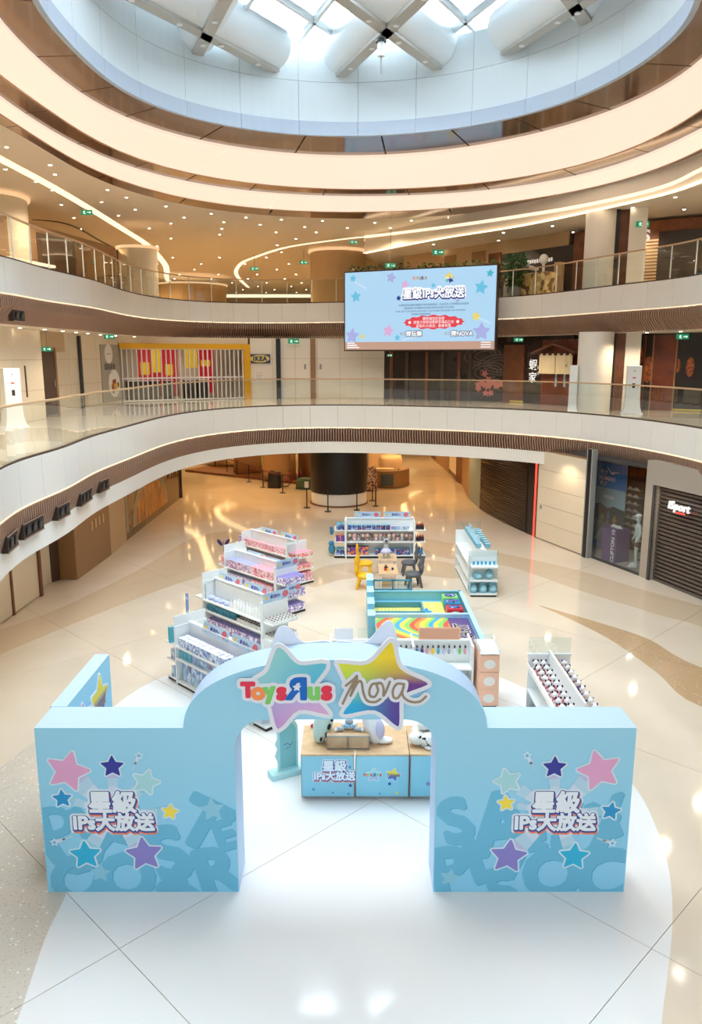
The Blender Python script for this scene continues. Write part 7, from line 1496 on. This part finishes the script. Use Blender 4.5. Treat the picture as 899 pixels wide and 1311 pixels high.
# --- gondola at the right, pointing at the camera, blue backpacks on its end
gl6 = (4.50, 22.62); g6 = gondola('white gondola of pale blue goods pointing at the arch, backpacks on its near end', (4.48, 23.0, 0), R(90), 2.9, (0.10, 0.50, 0.92), H=1.36, endL=False, endR=False, end_panel=False, D=.44)
for z in (.10, .52, .95): MB().box(-.40, -.02, .02, .86, z - .045, z).build('end_shelf', 'shelfwhite', g6)
MB().box(-.40, -.02, .06, .82, 0, .055).build('end_plinth', 'black', g6); MB().box(-.03, -.02, .02, .86, .05, 1.36).build('end_back_panel', 'shelfwhite', g6)
for y0 in (.02, .86): MB().box(-.40, -.02, y0 - .02, y0 + .0, .0, 1.25).build('end_side', 'acrylic', g6)
MB().box(-.41, -.405, .02, .86, 1.28, 1.48).build('acrylic_guard', 'acrylic', g6); MB().box(2.9, 2.905, .02, .86, 1.38, 1.65).build('acrylic_guard', 'acrylic', g6)
for x in (.6, 1.5, 2.3): MB().box(x, x + .45, .43, .45, 1.38, 1.62).build('header_card', 'card_blue', g6)
mat('bagblue', (126, 184, 206), .7, bump=.3); mat('bagblue2', (164, 212, 228), .7)
for k in range(3):
    g = empty('blue_backpack', (3.74 + .30 * k, 22.78, .10)); tag(g, 'pale blue backpack on the bottom end shelf of the right gondola, %s' % ('left', 'middle', 'right')[k], 'backpack', 'pale blue backpacks')
    MB().lathe([(.10, 0), (.135, .04), (.14, .18), (.12, .28), (.06, .34), (.01, .35)], 16).build('bag_body', 'bagblue', g); MB().ball((0, -.10, .13), .09, .05, .09, 12, 8).build('pocket', 'bagblue2', g); MB().tube([(-.04, 0, .34), (-.03, 0, .39), (.03, 0, .39), (.04, 0, .34)], .01, 6).build('handle', 'bagblue', g)
    MB().tube([(-.12 * math.cos(a), -.12, .16 + .12 * math.sin(a)) for a in np.linspace(0.1, 3.0, 9)], .007, 5).build('zip', 'darkgrey', g)
g = empty('round_blue_pouch', (3.88, 22.78, .52)); tag(g, 'round pale blue pouch on the middle end shelf of the right gondola', 'pouch'); MB().ball((0, 0, .11), .17, .12, .11, 14, 8).build('pouch_body', 'bagblue', g); MB().ball((.02, -.09, .10), .09, .04, .06, 10, 6).build('patch', 'bagblue2', g)
g = empty('blue_plush_bag', (4.22, 22.78, .52)); tag(g, 'taller pale blue bag on the middle end shelf of the right gondola', 'bag'); MB().ball((0, 0, .15), .13, .10, .15, 14, 8).build('bag_body', 'bagblue', g); MB().ball((0, -.07, .12), .09, .05, .07, 10, 6).build('patch', 'bagblue2', g); MB().ball((0, 0, .30), .04, .03, .03, 8, 6).build('knob', 'bagblue', g)
p = boxproto('pale_blister_pack', .08, .04, .14, 'bagblue2', 'shelfgrey', 'pale blister pack, right gondola', 'toy pack', 'blister packs on the right gondola end', 'ink_azure'); row(p, (3.74, 22.8), 0, 0, .125, 6, 0, .95)
p = boxproto('sky_pack', .10, .16, .14, 'bagblue', 'bagblue2', 'sky blue pack, right gondola top', 'toy pack', 'sky blue packs on top of the right gondola', None); row(p, (3.96, 23.3), R(90), 0, .17, 15, 0, .93 + .44); p = boxproto('sky_roll_pack', .10, .16, .14, 'bagblue', 'bagblue2', 'sky blue pack on the farther side of the right gondola top', 'toy pack', 'sky blue packs on top of the right gondola'); row(p, (4.24, 23.3), R(90), 0, .3, 8, 0, .93 + .44)
# --- low gondola at the right, half hidden by the arch
g7 = empty('tray_gondola', (3.62, 12.4, 0)); tag(g7, 'white gondola with sloping trays of plush dolls behind the right panel of the arch', 'shelf')
MB().box(.41, .45, 0, 2.5, .05, 1.3).build('back_panel', 'shelfwhite', g7); MB().box(0, .86, .05, 2.45, 0, .08).build('kick_plinth', 'black', g7)
for y in (0, 2.48): MB().box(0, .86, y, y + .02, 0, 1.22).build('upright', 'shelfwhite', g7)
MB().box(-.02, .88, 2.47, 2.53, 1.22, 1.25).build('top_rail', 'shelfwhite', g7); MB().box(0, .86, 2.49, 2.495, 1.25, 1.60).build('acrylic_guard', 'acrylic', g7)
for x0, x1 in ((0, .40), (.46, .86)):
    for z in (.95, .5): MB().box(x0, x1, .02, 2.48, z - .03, z).build('shelf', 'shelfwhite', g7)
MB().box(-.02, .0, .02, 2.48, .95, 1.05).build('tray_lip', 'white', g7); MB().box(.41, .45, .02, 2.48, 1.30, 1.33).build('divider_cap', 'white', g7)
mat_print('doll_red', [(0, (206, 90, 110)), (.4, (244, 226, 226)), (.7, (60, 44, 54)), (.85, (240, 196, 190))], 24); mat_print('doll_purple', [(0, (120, 110, 190)), (.4, (238, 236, 248)), (.75, (60, 54, 90))], 24); mat_print('doll_tan', [(0, (210, 160, 90)), (.5, (240, 220, 180)), (.8, (150, 90, 50))], 24)
n_ = 0
for cx_, m_, nm_ in ((3.74, 'doll_red', 'red and white'), (3.90, 'doll_red', 'red and white'), (4.16, 'doll_tan', 'tan'), (4.32, 'doll_purple', 'purple and white')):
    for k in range(9):
        mm = 'doll_tan' if (m_ == 'doll_purple' and False) else m_
        g = empty('plush_doll', (cx_, 12.75 + .25 * k, .95)); tag(g, '%s plush doll in the tray gondola, %s row, %s from the arch' % (nm_, {3.74: 'outer left', 3.90: 'inner left', 4.16: 'inner right', 4.32: 'outer right'}[cx_], ORD[k]), 'plush toy', '%s plush dolls, %s row of the tray gondola' % (nm_, {3.74: 'outer left', 3.90: 'inner left', 4.16: 'inner right', 4.32: 'outer right'}[cx_]))
        MB().ball((0, 0, .07), .055, .06, .07, 10, 6).build('body', mm, g); MB().ball((0, -.01, .16), .06, .055, .05, 10, 6).build('head', 'plush_white' if m_ != 'doll_tan' else 'doll_tan', g)
        for s in (-1, 1): MB().ball((s * .045, 0, .21), .018, .012, .03, 6, 4).build('ear', 'plush_black' if m_ == 'doll_red' else mm, g)
# --- rack outside the left wing
g8 = empty('side_rack', (-4.52, 10.15, 0)); tag(g8, 'white wire-edged rack standing outside the left wing wall', 'shelf')
MB().box(.28, .32, 0, 1.6, 0.05, 1.25).build('back_panel', 'shelfwhite', g8)
for z in (.10, .55, 1.0):
    MB().box(0, .28, 0, 1.6, z - .04, z).build('shelf', 'shelfwhite', g8); 
for y in (0, 1.58): MB().box(.02, .32, y, y + .02, 0, 1.25).build('upright', 'shelfwhite', g8)
p = boxproto('small_side_box', .1, .12, .14, 'pr_mix', 'lid_white', 'small box, rack outside left wing', 'toy box', 'boxes on the outer left rack')
for z in (1.0, .55): row(p, (-4.38, 10.3), R(90), 0, .16, 4, 0, z)

# ================================================================== STANCHIONS AND THE CLOSED CAFE
mat('belt_red', (120, 30, 34), .6); mat('post_brown', (90, 62, 44), .4, metal=.4)
SP = {}
stps = [(276, 600), (291, 607), (304, 611), (319, 617), (337, 624), (362, 631), (393, 650), (420, 655), (457, 653), (477, 641), (481, 648), (510, 623), (511, 612), (508, 602), (500, 594)]
names = ['first of the queue line from the passage', 'second of the queue line from the passage', 'third of the queue line', 'fourth of the queue line', 'fifth of the queue line', 'sixth of the queue line, nearest the red bicycle', 'with a small notice beside the black column', 'in front of the black column foot, left', 'in front of the black column foot, right', 'at the right rim of the black column', 'right of the black column', 'nearest of the cluster by the covered counter', 'second of the cluster by the covered counter', 'third of the cluster by the covered counter', 'farthest of the cluster by the covered counter']
proto = empty('stanchion'); tag(proto, 'x', 'stanchion', 'queue posts'); MB().cyl(0, 0, 0, .03, .17, .15, 18).build('base', 'black', proto); MB().cyl(0, 0, .03, .98, .028, n=10).build('pole', 'black', proto); MB().cyl(0, 0, .92, 1.0, .04, n=12).build('belt_head', 'black', proto)
for k, (a, b_) in enumerate(stps):
    p = G(a, b_); SP[k] = p
    if k == 0: proto.location = (p.x, p.y, 0); o_ = proto
    else: o_ = copy_tree(proto, (p.x, p.y, 0))
    o_['label'] = 'black queue post ' + names[k]
for i, j in ((0, 1), (1, 2), (2, 3), (3, 4), (4, 5), (11, 12), (12, 13), (13, 14)):
    a, c = SP[i], SP[j]; d = Vector((c.x - a.x, c.y - a.y)); o_ = MB().box(.05, d.length - .05, -.004, .004, .93, .98).build('queue_belt', 'belt_red' if i < 6 else 'black', loc=(a.x, a.y, 0), rot=math.atan2(d.y, d.x)); tag(o_, '%s belt strung from the queue post %s' % ('dark red' if i < 6 else 'black', names[i].split(',')[0]), 'belt', 'belts between queue posts')
g = empty('notice_holder', (SP[6].x, SP[6].y - .12, 0)); tag(g, 'small cream notice on a thin stand beside the black column', 'notice'); MB().box(-.10, .10, -.01, .01, 1.0, 1.3).build('notice', 'cream', g); MB().cyl(0, 0, 0.01, 1.0, .012, n=6).build('pole', 'post_brown', g)
# closed cafe on the left: counter, covered heaps, bicycle
mat('cover', (146, 110, 76), .8, bump=.5); mat('cover_light', (214, 186, 150), .8, bump=.5); mat('dark_green', (36, 66, 52), .7); mat('magenta', (176, 40, 80), .5)
def covered(name, x, y, w, d, h, m, label, cat='covered counter', seed=0, z=0.0):
    """a lump under a sheet: a box softened and folded at the foot"""
    rnd = random.Random(seed); n = 28; b = MB(); vs = []; levels = [(0, 1.06), (.3, 1.02), (.7, 1.0), (.9, .97), (1.0, .88)]
    for f, s in levels:
        for i in range(n):
            t = 2 * math.pi * i / n; c_, s_ = math.cos(t), math.sin(t); q_ = 1 / max(abs(c_), abs(s_)) ** .75; fold = 1 + (.05 * (1 - f)) * math.sin(7 * t + seed)
            vs.append((w / 2 * s * c_ * q_ * fold, d / 2 * s * s_ * q_ * fold, h * f * (1 if f < 1 else 1 + .05 * math.sin(3 * t + seed))))
    fs = [(n * k + i, n * k + (i + 1) % n, n * (k + 1) + (i + 1) % n, n * (k + 1) + i) for k in range(len(levels) - 1) for i in range(n)] + [[n * (len(levels) - 1) + i for i in range(n)], list(range(n))[::-1]]
    b.add(vs, fs, True); o = b.build(name, m, loc=(x, y, z), rot=rnd.uniform(-.3, .3)); tag(o, label, cat); return o
covered('covered_counter', -4.2, 44.9, 1.8, 1.4, 1.9, 'cover', 'rounded tan sheet covered booth between the queue line and the black column', seed=1, z=.14)
covered('covered_counter', -6.4, 47.6, 1.6, 1.2, 2.4, 'cover', 'tall brown sheet covered booth behind the fourth queue post', seed=2, z=.14)
covered('covered_counter', -8.4, 51.5, 2.6, 1.2, 1.0, 'cover_light', 'low pale covered counter behind the first queue posts', seed=3, z=.14)
covered('covered_counter', -2.4, 45.6, 1.4, 1.2, 2.1, 'cover', 'tan covered stall against the left side of the black column', seed=4, z=.14)
covered('covered_counter', -4.6, 47.6, 1.2, 1.0, 1.6, 'cover_light', 'pale covered crate between the two tall covered booths', seed=5, z=.14)
g = empty('low_platform', (-6.0, 46.0, 0), R(-33)); tag(g, 'low dark platform edge along the closed cafe', 'platform'); MB().box(-5.2, 5.6, -.3, 2.2, 0, .14).build('deck', 'brownwood', g)
g = empty('cafe_table', (-8.9, 50.2, .0)); tag(g, 'dark round backed table set with a white top behind the queue belt', 'table'); MB().cyl(0, 0, .95, 1.0, .6, n=18).build('tabletop', 'cover_light', g); MB().cyl(0, 0, 0, .95, .05, n=8).build('leg', 'black', g); MB().cyl(0, 0, 0, .04, .3, n=14).build('foot', 'black', g)
g = empty('cafe_bench', (-11.4, 53.2, 0)); tag(g, 'black bench with curled arms at the far left of the closed cafe', 'bench'); MB().box(-1.0, 1.0, -.25, .25, .42, .48).build('seat', 'black', g); MB().box(-1.0, 1.0, .22, .27, .48, 1.0).build('backrest', 'black', g)
for s in (-1, 1): MB().box(s * .9 - .04, s * .9 + .04, -.25, .25, 0, .42).build('leg', 'black', g)
g = empty('red_noticeboard', (-5.9, 49.6, 0)); tag(g, 'small red picture panel between the covered booths', 'panel'); MB().box(-.45, .45, -.03, .03, 1.0, 1.9).build('picture', 'red', g); MB().box(-.5, .5, .0, .05, 0, 2.6).build('board', 'signyellow', g)
bk_ = empty('bicycle', (-3.2, 43.0, 0), R(10)); tag(bk_, 'magenta framed bicycle leaning among dark bags beside the tan booth', 'bicycle')
for x in (-.5, .5):
    P = [(x + .32 * math.cos(t), 0, .34 + .32 * math.sin(t)) for t in np.linspace(0, 2 * math.pi, 25)]; MB().tube(P, .022, 6).build('wheel', 'black', bk_)
    b = MB()
    for k in range(8): t = math.pi * k / 8; b.tube([(x - .31 * math.cos(t), 0, .34 - .31 * math.sin(t)), (x + .31 * math.cos(t), 0, .34 + .31 * math.sin(t))], .004, 4)
    b.build('spokes', 'steel', bk_)
b = MB(); [b.tube(q_, .02, 6) for q_ in ([(-.5, 0, .34), (-.15, 0, .34), (.35, 0, .8), (-.25, 0, .8), (-.15, 0, .34)], [(.5, 0, .34), (.35, 0, .85)], [(-.5, 0, .34), (-.25, 0, .8)])]; b.build('frame', 'magenta', bk_)
MB().tube([(.35, -.2, .98), (.38, 0, .95), (.35, .2, .98)], .015, 6).build('handlebar', 'black', bk_); MB().ball((-.27, 0, .9), .12, .06, .03, 8, 5).build('saddle', 'black', bk_)
covered('dark_bag', -4.25, 42.6, .7, .6, .9, 'black', 'black bag heap left of the magenta bicycle', 'bag', seed=7); covered('green_sheet', -2.4, 42.4, 1.2, .9, .55, 'dark_green', 'dark green sheet between the bicycle and the black column', 'sheet', seed=8)
# covered counter right of the column
g = empty('round_counter', (2.0, 44.0, 0)); tag(g, 'curved counter with a dark picture panel, right of the black column', 'counter')
b = MB(); N_ = 16; vs = []
for i in range(N_ + 1):
    t = math.pi * (1.05 + .95 * i / N_); 
    for r_ in (1.35, 1.15):
        for z in (0.02, .95): vs.append((r_ * math.cos(t), 1.25 * r_ * math.sin(t), z))
b.add(vs, [(4 * i + a_, 4 * i + 4 + a_, 4 * i + 4 + c_, 4 * i + c_) for i in range(N_) for a_, c_ in ((0, 1), (1, 3), (3, 2), (2, 0))]); b.build('counter_wall', 'cover', g)
MB().box(-.35, .35, -1.78, -1.70, .15, .8).build('picture_panel', 'poster_dark', g); MB().box(-.9, .4, -1.3, -.7, .95, 1.02).build('counter_top', 'cover_light', g)
covered('covered_machine', 2.3, 45.0, 1.4, 1.0, 1.5, 'cover_light', 'large cream covered machine on the curved counter', 'covered counter', seed=10); covered('covered_machine', 1.6, 46.6, 1.0, .8, 1.9, 'cover_light', 'small cream covered box behind the curved counter', 'covered counter', seed=11)
covered('striped_cover', 1.1, 41.6, .6, .6, 1.3, 'pr_mix', 'black and white patterned cover beside the black column', 'covered counter', seed=12)
